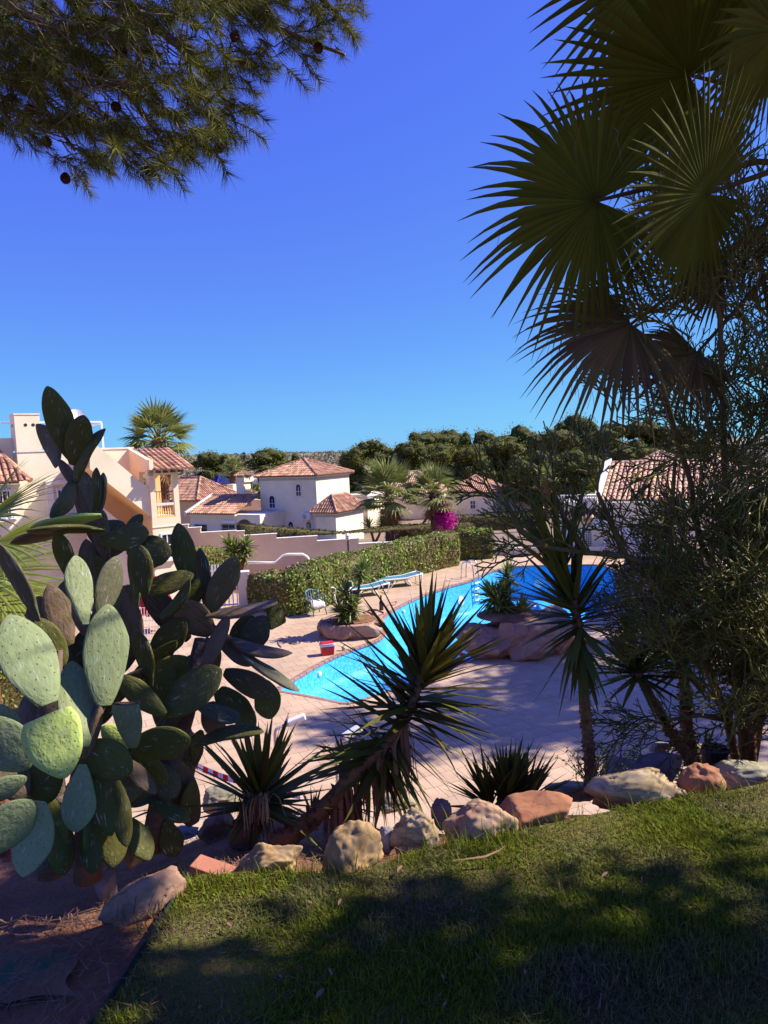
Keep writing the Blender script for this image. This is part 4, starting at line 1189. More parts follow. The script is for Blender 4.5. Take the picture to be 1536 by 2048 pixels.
# houses behind the two garden palms and further right
Kp = P(872, 985, 76); 
h2, FLh, FRh, _, _ = villa('tiled_house', 'cream house with red tile roof partly hidden behind the two garden palms', (Kp.x, Kp.y), (0.35, 0.94), 8.6, 6.0, -2.6, Kp.z, 2.2, roofm='roof_pale', wallm='wall_pink')
Kq = P(985, 984, 78)
h3, FLq, FRq, _, _ = villa('tiled_house', 'hip-roofed house just right of the magenta bougainvillea', (Kq.x, Kq.y), (0.42, 0.9), 5.4, 5.5, -2.6, Kq.z, 1.75, roofm='roof', wallm='wall_cream')
a = FLq.px(896, 1015); window(FLq, h3, FLq.px(940, 1010)[0], FLq.px(952, 1010)[0], a[1] - 0.2, a[1] + 0.8, 0)
Kr = P(1072, 987, 80)
h4, FLr, FRr, _, _ = villa('tiled_house', 'hip-roofed house with white lit side wall, right of two other tile roofs', (Kr.x, Kr.y), (0.42, 0.9), 4.6, 5.5, -2.6, Kr.z, 1.4, roofm='roof', wallm='wall_white')
Ks = P(735, 1010, 70)
h5, _, _, _, _ = villa('flat_roofed_house', 'low white flat-topped house part behind the villa annex and left palm', (Ks.x, Ks.y), dRv, 3.0, 5, -2.6, P(720, 990, 70).z, 0, wallm='wall_white')

# far houses at left: orange gable, cupola with blue tiles, chimney tower
Ko = P(395, 1000, 66)
o5, FLo, _, _, _ = villa('gabled_house', 'ochre house with terracotta roof seen just right of the stair house porch', (Ko.x, Ko.y), (0.6, 0.8), 8.0, 5.0, -2.4, Ko.z, 2.0, wallm='wall_ochre_bounce', frieze=False)
Kt = P(447, 990, 84)
o6, _, _, _, _ = villa('tiled_house', 'low terracotta hip roof beneath the blue-tiled cupola', (Kt.x, Kt.y), (0.5, 0.87), 6, 5, -2.4, Kt.z, 1.5, frieze=False, wallm='wall_pink')
Kc = P(436, 968, 86)
o7, FLc, FRc, _, _ = villa('cupola', 'small pink cupola with blue glazed pyramid roof', (Kc.x, Kc.y), (0.7, 0.71), 1.9, 1.7, 0.5, Kc.z, 1.0, frieze=False, roofm='roof_blue', wallm='wall_pink', over=0.3)
a = FRc.px(440, 977); 
window(FRc, o7, 0.4, 1.25, Kc.z - 1.25, Kc.z - 0.35, 0)
tw = thing('chimney_tower', P(488, 1000, 64), 'tall cream chimney tower with little tiled cap beside the satellite dish', 'chimney')
m_ = MB(); m_.box(P(487, 975, 64) - Vector((0, 0, 0.4)), (0.9, 0.9, 2.6), (Vector((0.866, -0.5, 0)), Vector((0.5, 0.866, 0)), Vector((0, 0, 1)))); m_.build('shaft', M['wall_cream'], tw)
pz = P(487, 953, 64)
ax_ = (Vector((0.866, -0.5, 0)), Vector((0.5, 0.866, 0)), Vector((0, 0, 1)))
m_ = MB()
for i in (-1, 1):
    for j in (-1, 1): m_.box(pz + ax_[0] * 0.42 * i + ax_[1] * 0.42 * j + Vector((0, 0, -0.15)), (0.16, 0.16, 0.5), ax_)
m_.box(pz + Vector((0, 0, -0.44)), (1.15, 1.15, 0.1), ax_)
m_.build('vent_posts', M['wall_cream'], tw)
m_ = MB()
q = [pz + ax_[0] * 0.62 * i + ax_[1] * 0.62 * j + Vector((0, 0, 0.12)) for i, j in ((-1, -1), (1, -1), (1, 1), (-1, 1))]; ap = pz + Vector((0, 0, 0.52))
for i in range(4): tile_slope(m_, q[i], q[(i + 1) % 4], ap, ap, 0.2, 0.3)
m_.build('cap', [M['roof'], M['roof_bed']], tw)
dish(P(506, 962, 63.5), 0.42, (0.8, -0.5, 0.35), 'white satellite dish beside the chimney tower, left of the villa roof')
ct = thing('garden_chimney', P(466, 990, 75), 'short square cream chimney between cupola and chimney tower', 'chimney')
m_ = MB(); m_.box(P(466, 985, 75), (0.8, 0.8, 1.6), ax_); m_.build('shaft', M['wall_cream'], ct)
m_ = MB(); m_.box(P(466, 985, 75) + Vector((0, 0, 0.85)), (0.9, 0.9, 0.08), ax_); m_.build('cap', M['coping'], ct)
mb_ = MB(); mb_.box(P(455, 1003, 72) + Vector((0, 0, -0.9)), (9, 0.4, 2.2), ax_); tag(mb_.build('garden_wall', M['wall_pink']), 'far pink wall beyond the wing roof under the cupola', 'wall')

# ---------------- right-hand house
RH = Face(P(1130, 1060, 36), (0.905, -0.425))
rh = thing('terrace_house', RH.at(3, -0.3, -2), 'pale house at right with balustraded terrace, seen through the pencil tree', 'house')
tR0 = RH.px(1112, 1060)[0]; tR1 = RH.px(1480, 1060)[0]
zT = RH.px(1160, 1008)[1]
m_ = MB(); RH.rect(m_, tR0, tR1, -0.4, zT, -7, 0); m_.build('wall', M['wall_white'], rh)
m_ = MB(); RH.rect(m_, tR0 - 0.05, tR1, zT + 0.002, zT + 0.08, -0.3, 0.06); m_.build('cornice', M['coping'], rh)
zb = RH.px(1160, 991)[1]
tb1 = RH.px(1195, 1000)[0]
for k in range(17):
    tt = tR0 + 0.15 + (tb1 - tR0 - 0.2) * k / 16; h = zb - zT - 0.16
    m_ = MB(); m_.lathe(RH.at(tt, zT + 0.082, -0.12), [(0.05, 0), (0.03, 0.05), (0.06, h * 0.35), (0.025, h * 0.7), (0.05, h)], 8); m_.build('baluster', M['wall_white'], rh, smooth=True)
m_ = MB(); RH.rect(m_, tR0, tb1, zb - 0.076, zb + 0.02, -0.22, -0.02); m_.build('handrail', M['coping'], rh)
# gable wall with white raking edge and its roof
g0 = RH.px(1193, 1000, -0.6); g1 = RH.px(1226, 922, -4.6)
m_ = MB()
A = RH.at(g0[0] + 0.2, g0[1], -0.4); D = RH.at(g0[0] + 0.2, g1[1] - 0.1, -4.8); B = RH.at(tR1 - 1.5, g0[1], -0.4); C = RH.at(tR1 - 1.5, g1[1] - 0.1, -4.8)
tile_slope(m_, A, B, C, D)
ridge(m_, D, C)
m_.build('roof', [M['roof_pale'], M['roof_bed']], rh)
m_ = MB(); m_.prism([RH.at(g0[0] - 0.1, g0[1] - 0.5, -0.3), RH.at(g0[0] - 0.1, g1[1] - 0.3, -4.9), RH.at(g0[0] - 0.1, g1[1] + 0.15, -4.9), RH.at(g0[0] - 0.1, g0[1] + 0.12, -0.3)], RH.a * 0.32); m_.build('gable_edge', M['coping'], rh)
m_ = MB(); RH.slab(m_, [(g0[0] + 0.22, zT + 0.09), (tR1 - 1.6, zT + 0.09), (tR1 - 1.6, g0[1] - 0.02), (g0[0] + 0.22, g0[1] - 0.02)], -4.8, -0.5); m_.build('wall', M['wall_white'], rh)
# awning roof, arch, shutter
aw0, zw0 = RH.px(1136, 1036, 0.5); aw1, zw1 = RH.px(1192, 1020, 0.02)
m_ = MB(); tile_slope(m_, RH.at(aw0, zw0, 0.55), RH.at(aw1, zw0, 0.55), RH.at(aw1, zw1, 0.03), RH.at(aw0, zw1, 0.03)); m_.build('awning_roof', [M['roof'], M['roof_bed']], rh)
m_ = MB()
for k in range(4):
    tt = aw0 + 0.15 + (aw1 - aw0 - 0.3) * k / 3; RH.rect(m_, tt - 0.05, tt + 0.05, zw0 - 0.18, zw0 - 0.08, 0.002, 0.45)
m_.build('rafter', M['wood_brown'], rh)
a = RH.px(1150, 1075); b = RH.px(1183, 1056); r = (b[0] - a[0]) / 2; cc = (a[0] + b[0]) / 2
m_ = MB(); RH.slab(m_, [(a[0], -0.4), (b[0], -0.4), (b[0], b[1] - 0.2)] + [(cc + r * math.cos(k * math.pi / 8), b[1] - 0.2 + r * 0.55 * math.sin(k * math.pi / 8)) for k in range(1, 8)] + [(a[0], b[1] - 0.2)], 0.002, 0.012); m_.build('arched_doorway', M['glass'], rh)
a = RH.px(1225, 1110); b = RH.px(1290, 1058)
sh = MB()
k = 16
for i in range(k): RH.rect(sh, a[0], b[0], -0.2 + (b[1] + 0.2) * i / k + 0.004, -0.2 + (b[1] + 0.2) * (i + 1) / k - 0.004, 0.003, 0.05)
sh.build('roller_shutter', M['white_paint'], rh)
a = RH.px(1205, 1045); ac_unit(RH, a[0], a[1], 0.85, 0.65, 'white air conditioner on the wall of the terraced right-hand house')
# house with a little tiled turret behind it
Kz = P(1345, 925, 52)
villa('turret_house', 'small tiled turret rising behind the right-hand house roof', (Kz.x, Kz.y), (0.6, 0.8), 2.2, 2.0, 0, Kz.z, 0.8, frieze=False, roofm='roof_pale', wallm='wall_pink')
Ky = P(1480, 950, 50)
villa('gabled_house', 'pale house deep behind the pencil tree at the right edge', (Ky.x, Ky.y), (0.6, 0.8), 5, 4.0, -1, Ky.z, 1.4, frieze=False, roofm='roof_pale', wallm='wall_white')
# white wire fence in front of it
FW = Face(P(1120, 1110, 34.8), (0.97, -0.2))
fe = thing('wire_fence', FW.at(2, -0.2, 0), 'white welded wire fence on a low wall beyond the far pool end', 'fence')
fa, fb = FW.px(985, 1110)[0], FW.px(1400, 1110)[0]
zf0, zf1 = 0.35, FW.px(1200, 1062)[1]
m_ = MB(); FW.rect(m_, fa, fb, -0.3, zf0, -0.1, 0.1); m_.build('base_wall', M['wall_white'], fe)
kk = 9
for i in range(kk + 1):
    tt = fa + (fb - fa) * i / kk
    m_ = MB(); FW.rect(m_, tt - 0.03, tt + 0.03, zf0 + 0.002, zf1 + 0.08, -0.03, 0.03); m_.build('post', M['white_paint'], fe)
    if i < kk:
        m_ = MB(); t2 = fa + (fb - fa) * (i + 1) / kk
        kx = int((t2 - tt) / 0.09)
        for j in range(1, kx):
            x = tt + (t2 - tt) * j / kx; FW.rect(m_, x - 0.005, x + 0.005, zf0 + 0.01, zf1, -0.005, 0.005)
        for z in np.linspace(zf0 + 0.03, zf1 - 0.01, 9): FW.rect(m_, tt + 0.03, t2 - 0.03, z - 0.005, z + 0.005, 0.006, 0.014)
        m_.build('wire_panel', M['white_paint'], fe)

# ---------------- terrace wall with its stepped top
TW = Face(P(372, 1055, 38), (0.985, 0.17))
tw_ = thing('retaining_wall', TW.at(5, -0.3, -0.2), 'long pinkish retaining wall with stepped white coping below the villa', 'wall')
steps = [(330, 376, 1052), (376, 401, 1057), (401, 472, 1065), (472, 488, 1064), (488, 553, 1071), (553, 634, 1076), (634, 717, 1081), (717, 760, 1088), (760, 990, 1080)]
for (u0, u1, v) in steps:
    a = TW.px(u0, v); b = TW.px(u1, v); c_ = TW.px((u0 + u1) / 2, v)
    m_ = MB(); TW.rect(m_, a[0], b[0], -0.4, c_[1], -0.25, 0); m_.build('wall_panel', M['wall_pink'], tw_)
    m_ = MB(); TW.rect(m_, a[0] - 0.0, b[0] + 0.04, c_[1] + 0.002, c_[1] + 0.06, -0.29, 0.05); m_.build('coping', M['coping'], tw_)
# ramp wall with white curved cap and rail
RW = Face(P(500, 1135, 32), (0.985, 0.17))
rw = thing('ramp_wall', RW.at(3, -0.3, 0), 'low wall with sloping white cap and curved rail behind the sunlit hedge', 'wall')
pts = [RW.px(u, v) for u, v in ((470, 1127), (540, 1128), (552, 1127), (568, 1113), (576, 1111), (606, 1111), (614, 1116), (624, 1132), (640, 1150))]
m_ = MB(); RW.slab(m_, [(pts[0][0], -0.4)] + [(p[0], p[1]) for p in pts][:-1] + [(pts[-1][0], -0.4)], -0.2, 0); m_.build('wall_panel', M['wall_pink'], rw)
m_ = MB(); m_.tube([RW.at(t, z + 0.03, -0.1) for t, z in pts], 0.075, 8); m_.build('cap', M['coping'], rw, smooth=True)
# picket fence left of it
PF = Face(P(425, 1140, 27), (0.95, 0.3))
pf = thing('picket_fence', PF.at(0.5, 0, 0), 'short white picket fence seen between the cactus pads', 'fence')
fa, fb = PF.px(405, 1140)[0], PF.px(462, 1140)[0]; z1 = PF.px(430, 1128)[1]
for i in range(10):
    tt = fa + (fb - fa) * i / 9
    m_ = MB(); PF.slab(m_, [(tt - 0.035, 0), (tt + 0.035, 0), (tt + 0.035, z1 - 0.04), (tt, z1), (tt - 0.035, z1 - 0.04)], 0, 0.03); m_.build('picket', M['white_paint'], pf)
m_ = MB(); PF.rect(m_, fa - 0.05, fb + 0.05, z1 - 0.3, z1 - 0.22, -0.04, -0.002); PF.rect(m_, fa - 0.05, fb + 0.05, 0.2, 0.28, -0.04, -0.002); m_.build('rail', M['white_paint'], pf)
# gate pillar and gate
GP = Face(P(486, 1215, 25.3), (0.985, 0.17))
gp = thing('gate_pillar', GP.at(0.1, 0, 0), 'cream gate pillar at the left end of the sunlit hedge', 'pillar')
a = GP.px(478, 1210); b = GP.px(496, 1147); 
m_ = MB(); GP.rect(m_, a[0], b[0], -0.1, b[1], -0.35, 0); m_.build('shaft', M['wall_white'], gp)
m_ = MB(); GP.rect(m_, a[0] - 0.04, b[0] + 0.04, b[1] + 0.002, b[1] + 0.07, -0.39, 0.04); m_.build('cap', M['coping'], gp)
gt_ = thing('garden_gate', GP.at(-0.4, 0, -0.2), 'white barred gate beside the cream pillar, half behind the cactus', 'gate')
z1 = GP.px(465, 1165)[1]
for i in range(7):
    tt = a[0] - 0.95 + 0.9 * i / 6
    m_ = MB(); GP.rect(m_, tt - 0.02, tt + 0.02, 0.1, z1, -0.2, -0.16); m_.build('bar', M['white_paint'], gt_)
m_ = MB(); GP.rect(m_, a[0] - 0.98, a[0] - 0.02, z1 - 0.12, z1 - 0.07, -0.158, -0.13); GP.rect(m_, a[0] - 0.98, a[0] - 0.02, 0.12, 0.18, -0.158, -0.13); m_.build('rail', M['white_paint'], gt_)

# street lamp in front of the wall, lantern on a pillar
lp = P(697, 1110, 33)
la = thing('lamp_post', (lp.x, lp.y, 0), 'thin black lamp post with small white head before the pink wall', 'street lamp')
zt_ = P(694, 1068, 33).z
m_ = MB(); m_.tube([(lp.x, lp.y, -0.1), (lp.x, lp.y, zt_ - 0.3)], 0.04, 8); m_.build('post', M['iron'], la)
m_ = MB(); m_.lathe((lp.x, lp.y, zt_ - 0.3), [(0.06, 0), (0.11, 0.05), (0.11, 0.22), (0.13, 0.23), (0.05, 0.32), (0.001, 0.34)], 10); m_.build('lamp_head', M['white_plastic'], la)
c = P(800, 1050, 53)
pl = thing('lantern_pillar', (c.x, c.y, -0.6), 'white garden pillar topped by a small black lantern beside the left garden palm', 'pillar')
m_ = MB(); m_.box((c.x, c.y, (c.z - 0.6) / 2 - 0.3), (0.9, 0.5, c.z + 1.2), ax_); m_.build('shaft', M['wall_white'], pl)
m_ = MB(); m_.tube([(c.x, c.y, c.z + 0.2), (c.x, c.y, c.z + 0.45)], 0.03, 6); m_.lathe((c.x, c.y, c.z + 0.45), [(0.06, 0), (0.12, 0.22), (0.15, 0.24), (0.03, 0.36), (0.001, 0.4)], 8); m_.build('lantern', M['iron'], pl)

# ---------------- hedges
def hedge(name, label, line, thick, group=None, z0=0.0, leaf=0.075, dens=300, mat='hedge_leaf', core='hedge_core', asp=0.6, spread=0.9):
    """line: (x, y, top z) points along the front foot; the body lies behind (to the left of the walking direction)"""
    o = thing(name, (sum(p[0] for p in line) / len(line), sum(p[1] for p in line) / len(line), z0), label, 'hedge', group)
    m_ = MB()
    pts = []
    for i in range(len(line) - 1):
        a, b = Vector(line[i]), Vector(line[i + 1])
        k = max(2, int((b - a).length / 0.5))
        for j in range(k + (i == len(line) - 2)): pts.append(a + (b - a) * (j / k))
    n_ = len(pts)
    prof = lambda h: [(0.06, 0.0), (0.0, h * 0.4), (0.02, h * 0.85), (0.10, h), (thick - 0.10, h), (thick, h * 0.8), (thick, 0.0)]
    vs = []
    C, Nn = [], []
    for i, p in enumerate(pts):
        d = (pts[min(i + 1, n_ - 1)] - pts[max(0, i - 1)]); d.z = 0; d.normalize()
        nb = Vector((-d.y, d.x, 0))
        for s, z in prof(p.z - z0):
            w_ = 0.10 * noise.noise((p.x * 1.1 + s, p.y * 1.1, z * 1.2))
            vs.append((p.x + nb.x * (s + w_), p.y + nb.y * (s + w_), z0 + z + 0.07 * noise.noise((p.x * 0.8, p.y * 0.8, s + 5))))
    m = 7
    fs = [(i * m + j, (i + 1) * m + j, (i + 1) * m + j + 1, i * m + j + 1) for i in range(n_ - 1) for j in range(m - 1)] + [tuple(range(m)), tuple(range((n_ - 1) * m, n_ * m))[::-1]]
    m_.add(vs, fs)
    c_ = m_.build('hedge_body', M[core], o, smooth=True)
    for f in fs:
        q = [Vector(vs[k]) for k in f]
        tris = [(q[0], q[1], q[2])] + ([(q[0], q[2], q[3])] if len(q) == 4 else [(q[0], q[k], q[k + 1]) for k in range(2, len(q) - 1)])
        for A, B, C_ in tris:
            ar = (B - A).cross(C_ - A); a_ = ar.length / 2
            if a_ < 1e-5: continue
            cnt = a_ * dens; cnt = int(cnt) + (R.random() < cnt % 1)
            nn = ar.normalized()
            for _ in range(cnt):
                r1, r2 = math.sqrt(R.random()), R.random()
                p = A * (1 - r1) + B * (r1 * (1 - r2)) + C_ * (r1 * r2)
                C.append(p + nn * (R.uniform(-0.04, 0.07) + 0.09 * noise.noise(p * 2.2))); Nn.append(nn)
    v, t = leaf_quads(np.array([tuple(p) for p in C]), leaf, asp, np.array([tuple(p) for p in Nn]) * np.sign(1), spread)
    np_mesh('foliage', v, t, M[mat], o)
    return o
def gp2(u, v, ztop): 
    p = G(u, v); return (p.x, p.y, ztop)
hedge('clipped_hedge', 'long clipped hedge in full sun behind the sun loungers and chairs', [gp2(497, 1216, 1.2), gp2(575, 1234, 1.3), gp2(633, 1222, 1.55), gp2(735, 1183, 1.5), gp2(830, 1154, 1.5), gp2(880, 1140, 1.5), gp2(921, 1131, 1.55)], 1.1, 'hedges round the pool', dens=330, leaf=0.12)
hedge('clipped_hedge', 'short dark hedge in shade at the far end of the sunlit one', [gp2(922, 1120, 1.40), gp2(986, 1118, 1.38)], 1.1, 'hedges round the pool', dens=330, leaf=0.12)
def hz(u, v, y): 
    p = P(u, v, y); return (p.x, p.y, p.z)
hedge('cypress_hedge', 'dark conifer hedge running down along the top of the stepped wall', [hz(484, 1049, 38.9), hz(553, 1055, 39.9), hz(634, 1062, 41), hz(700, 1066, 42), hz(760, 1064, 43), hz(847, 1060, 44.5)], 1.0, 'conifer hedges of the villas', z0=0.7, leaf=0.16, dens=110, mat='cypress_leaf', asp=0.35)
hedge('cypress_hedge', 'dark low conifer hedge behind the two garden palms', [hz(800, 1052, 52), hz(870, 1050, 53), hz(950, 1047, 54)], 1.2, 'conifer hedges of the villas', z0=-1.2, leaf=0.18, dens=90, mat='cypress_leaf', asp=0.35)
hedge('cypress_hedge', 'conifer hedge in shadow below the hip-roofed houses right of the bougainvillea', [hz(905, 1034, 58), hz(1000, 1030, 59), hz(1085, 1028, 60)], 1.2, 'conifer hedges of the villas', z0=-1.6, leaf=0.2, dens=80, mat='cypress_leaf', asp=0.35)
hedge('clipped_hedge', 'bushy green hedge at the left edge behind the fan palm leaves', [hz(-60, 1180, 14.5), hz(40, 1180, 15), hz(110, 1195, 15.5)], 1.2, 'hedges round the pool', z0=0.3, leaf=0.08, dens=330)
hedge('clipped_hedge', 'round-topped green hedge behind the white picket fence', [hz(395, 1105, 29), hz(430, 1100, 29.5), hz(470, 1108, 30)], 1.2, 'hedges round the pool', leaf=0.09, dens=260)

# under-stair panel in ochre lightened for bounced light, returned along the porch side
m_ = MB(); LB.slab(m_, [pq(196, 985, 0.02), pq(196, 915, 0.02), (pt0 - 0.004, pq(309, 1000, 0.02)[1]), (pt0 - 0.004, 0.0), (pq(196, 985, 0.02)[0], 0.0)], 0.003, 0.02); m_.build('stair_well_wall', M['wall_ochre_bounce'], house)
m_ = MB(); LB.rect(m_, pt0 - 0.02, pt0 - 0.003, 0.0, lo[0][1] - 0.01, 0.021, QF - 0.003); m_.build('porch_side_wall', M['wall_ochre_bounce'], house)

# ================================================================== DECK FURNITURE AND SMALL THINGS
def place(o, loc, rz, sc=1.0):
    o.location = loc; o.rotation_euler = (0, 0, rz); o.scale = (sc, sc, sc)

# --- plastic armchair (built at the origin, seat towards -y)
def armchair(name, label, mat, towel=False):
    o = thing(name, (0, 0, 0), label, 'chair', 'plastic armchairs by the hedge')
    m_ = MB(); m_.box((0, 0, 0.42), (0.46, 0.44, 0.03)); m_.build('seat', M[mat], o, bevel=0.012)
    for sx in (-1, 1):
        for sy in (-1, 1):
            m_ = MB(); m_.tube([(sx * 0.21, sy * 0.19, 0.41), (sx * 0.26, sy * 0.25, 0.0)], [0.032, 0.02], 8); m_.build('leg', M[mat], o, smooth=True)
    m_ = MB()
    arc = [(-0.25, 0.20), (-0.20, 0.25), (-0.1, 0.285), (0, 0.295), (0.1, 0.285), (0.2, 0.25), (0.25, 0.20)]
    for k in range(len(arc)):
        x, y = arc[k]
        m_.tube([(x * 0.86, y - 0.05, 0.42), (x, y + 0.03, 0.62), (x * 0.94, y + 0.09, 0.80)], [0.014, 0.016, 0.012], 5)
    m_.build('backrest_slats', M[mat], o, kind='stuff')
    m_ = MB(); m_.tube([(-0.25, 0.22, 0.66)] + [(x * 0.96, y + 0.10, 0.82 - abs(x) * 0.25) for x, y in arc] + [(0.25, 0.22, 0.66)], 0.022, 8); m_.build('back_rim', M[mat], o, smooth=True)
    for sx in (-1, 1):
        m_ = MB(); m_.tube([(sx * 0.25, 0.24, 0.66), (sx * 0.285, 0.0, 0.645), (sx * 0.28, -0.18, 0.63), (sx * 0.262, -0.235, 0.58), (sx * 0.25, -0.24, 0.40)], [0.022, 0.028, 0.028, 0.022, 0.018], 8); m_.build('armrest', M[mat], o, smooth=True)
    return o
ch = armchair('plastic_armchair', 'grey-green plastic armchair with a patterned towel on its seat', 'green_plastic')
p = G(633, 1229); place(ch, (p.x, p.y, 0.002), math.radians(35))
# towel draped over the seat front and arm
def cloth(c, rz):
    n_ = 14; vs, fs = [], []
    ca_, sa_ = math.cos(rz), math.sin(rz)
    for i in range(n_):
        for j in range(n_):
            x = (i / (n_ - 1) - 0.5) * 0.52 - 0.06; y = (j / (n_ - 1) - 0.62) * 0.5
            z = 0.449 + 0.02 * noise.noise((x * 7, y * 7, 2)) + 0.02
            if y < -0.22: z -= (-0.22 - y) * 2.2; y = -0.22 - 0.02 - 0.2 * (-0.22 - y)
            if x < -0.2: z += (-0.2 - x) * 1.0
            vs.append((c[0] + x * ca_ - y * sa_, c[1] + x * sa_ + y * ca_, c[2] + z))
    fs = [(i * n_ + j, (i + 1) * n_ + j, (i + 1) * n_ + j + 1, i * n_ + j + 1) for i in range(n_ - 1) for j in range(n_ - 1)]
    m_ = MB(); m_.add(vs, fs); o = m_.build('towel', M['cloth_white'], smooth=True)
    md = o.modifiers.new('thick', 'SOLIDIFY'); md.thickness = 0.012
    return tag(o, 'pale patterned towel lying on the grey-green armchair', 'towel')
cloth((p.x, p.y, 0), math.radians(35))
ch2 = armchair('plastic_armchair', 'white plastic armchair facing right, left one of the two white chairs', 'white_plastic')
p = G(655, 1208); place(ch2, (p.x, p.y, 0.002), math.radians(115))
p = G(690, 1203)
ch3 = copy_tree(ch2, (p.x, p.y + 0.3, 0.002), 'white plastic armchair behind the planter yuccas, nearest the loungers'); ch3.rotation_euler = (0, 0, math.radians(80))

# --- sun loungers
def lounger(loc, rz, label):
    o = thing('sun_lounger', (0, 0, 0), label, 'sun lounger', 'sun loungers along the hedge')
    W_, L_ = 0.66, 1.95
    m_ = MB()
    prof = [(-0.98, 0.36), (-0.5, 0.345), (0.0, 0.34), (0.3, 0.345), (0.62, 0.40), (0.97, 0.46)]
    for sx in (-1, 1):
        m_.tube([(x, sx * W_ / 2, z) for x, z in prof], 0.032, 8)
    m_.tube([(-0.98, -W_ / 2, 0.36), (-0.98, W_ / 2, 0.36)], 0.032, 8); m_.tube([(0.97, -W_ / 2, 0.46), (0.97, W_ / 2, 0.46)], 0.032, 8)
    m_.build('frame', M['white_plastic'], o, smooth=True)
    m_ = MB()
    vs = []
    for x, z in prof: vs += [(x, -W_ / 2 + .01, z + 0.018), (x, -W_ / 6, z + 0.002), (x, W_ / 6, z + 0.002), (x, W_ / 2 - .01, z + 0.018)]
    m_.add(vs, [(i * 4 + j, i * 4 + j + 1, i * 4 + j + 5, i * 4 + j + 4) for i in range(5) for j in range(3)])
    m_.build('sling', M['blue_mesh'], o, smooth=True)
    for sx in (-1, 1):
        for pts, r in (([(-0.70, 0.34), (-0.86, 0.12), (-0.93, 0.0)], 0.03), ([(0.25, 0.335), (0.44, 0.12), (0.50, 0.0)], 0.03), ([(-0.42, 0.0), (-0.32, 0.13), (-0.12, 0.33)], 0.03)):
            m_ = MB(); m_.tube([(x, sx * (W_ / 2 - 0.01), z) for x, z in pts], r, 8); m_.build('leg', M['white_plastic'], o, smooth=True)
    m_ = MB(); m_.tube([(0.97, -W_ / 2, 0.45), (0.90, -W_ / 2, 0.06)], 0.022, 6); m_.tube([(0.97, W_ / 2, 0.45), (0.90, W_ / 2, 0.06)], 0.022, 6); m_.tube([(0.90, -W_ / 2, 0.06), (0.90, W_ / 2, 0.06)], 0.022, 6); m_.build('rear_support', M['white_plastic'], o, smooth=True)
    place(o, loc, rz)
    return o
l1 = lounger((0, 0, 0), 0, 'blue sling sun lounger next to the planter yuccas, nearer of two')
p = G(728, 1191); place(l1, (p.x, p.y, 0.002), math.radians(20), 0.95)
p = G(795, 1172); l2 = copy_tree(l1, (p.x, p.y, 0.002), 'blue sling sun lounger farther along the hedge, fully in view'); l2.rotation_euler = (0, 0, math.radians(18)); l2.scale = (1.0, 1.0, 1.0)

# --- red cooler box with white lid rim
def cooler(loc, rz):
    o = thing('cooler_box', (0, 0, 0), 'red cooler box with white lid rim standing on the pool edge', 'cooler')
    def tap(z0, z1, a0, b0, a1, b1):
        return [(-a0, -b0, z0), (a0, -b0, z0), (a0, b0, z0), (-a0, b0, z0), (-a1, -b1, z1), (a1, -b1, z1), (a1, b1, z1), (-a1, b1, z1)]
    F6 = [(3, 2, 1, 0), (4, 5, 6, 7), (0, 1, 5, 4), (1, 2, 6, 5), (2, 3, 7, 6), (3, 0, 4, 7)]
    m_ = MB(); m_.add(tap(0, 0.24, 0.165, 0.105, 0.185, 0.122), F6); m_.build('tub', M['red_plastic'], o, bevel=0.018)
    m_ = MB()
    for x in (-0.09, 0.09): m_.add([(v[0] + x, v[1], v[2]) for v in tap(0.03, 0.20, 0.012, 0.122, 0.012, 0.128)], F6)
    m_.build('ribs', M['red_plastic'], o, kind='stuff')
    m_ = MB(); m_.add(tap(0.242, 0.285, 0.20, 0.137, 0.20, 0.137), F6); m_.build('lid_rim', M['white_plastic'], o, bevel=0.01)
    m_ = MB(); m_.add(tap(0.286, 0.345, 0.192, 0.129, 0.165, 0.105), F6); m_.build('lid', M['red_plastic'], o, bevel=0.016)
    m_ = MB(); m_.tube([(-0.205, 0, 0.26), (-0.21, -0.08, 0.29), (-0.15, -0.135, 0.31), (0.15, -0.135, 0.31), (0.21, -0.08, 0.29), (0.205, 0, 0.26)], 0.009, 6); m_.build('handle', M['white_plastic'], o, smooth=True)
    place(o, loc, rz, 1.02)
p = G(655, 1309); cooler((p.x, p.y, 0.002), math.radians(14))
p = G(687, 1301)
o = thing('paper_cup', (p.x, p.y, 0), 'small pale green cup on the coping beside the cooler', 'cup')
m_ = MB(); m_.lathe((p.x, p.y, 0.002), [(0.001, 0), (0.042, 0), (0.058, 0.13), (0.054, 0.13), (0.04, 0.01)], 14); m_.build('beaker', M['cup'], o, smooth=True)
m_ = MB(); m_.lathe((p.x, p.y, 0.125), [(0.053, 0), (0.06, 0.005), (0.06, 0.012)], 14); m_.build('rim', M['white_plastic'], o)
p = G(763, 1220)
o = thing('bottle', (p.x, p.y, 0), 'dark glass bottle standing upright on the deck by the pool bend', 'bottle')
m_ = MB(); m_.lathe((p.x, p.y, 0.002), [(0.001, 0), (0.075, 0), (0.075, 0.26), (0.06, 0.30), (0.028, 0.36), (0.026, 0.46)], 16); m_.build('glass_body', M['bottle'], o, smooth=True)
m_ = MB(); m_.lathe((p.x, p.y, 0.462), [(0.03, 0), (0.03, 0.045), (0.001, 0.05)], 12); m_.build('cap', M['rubber'], o)
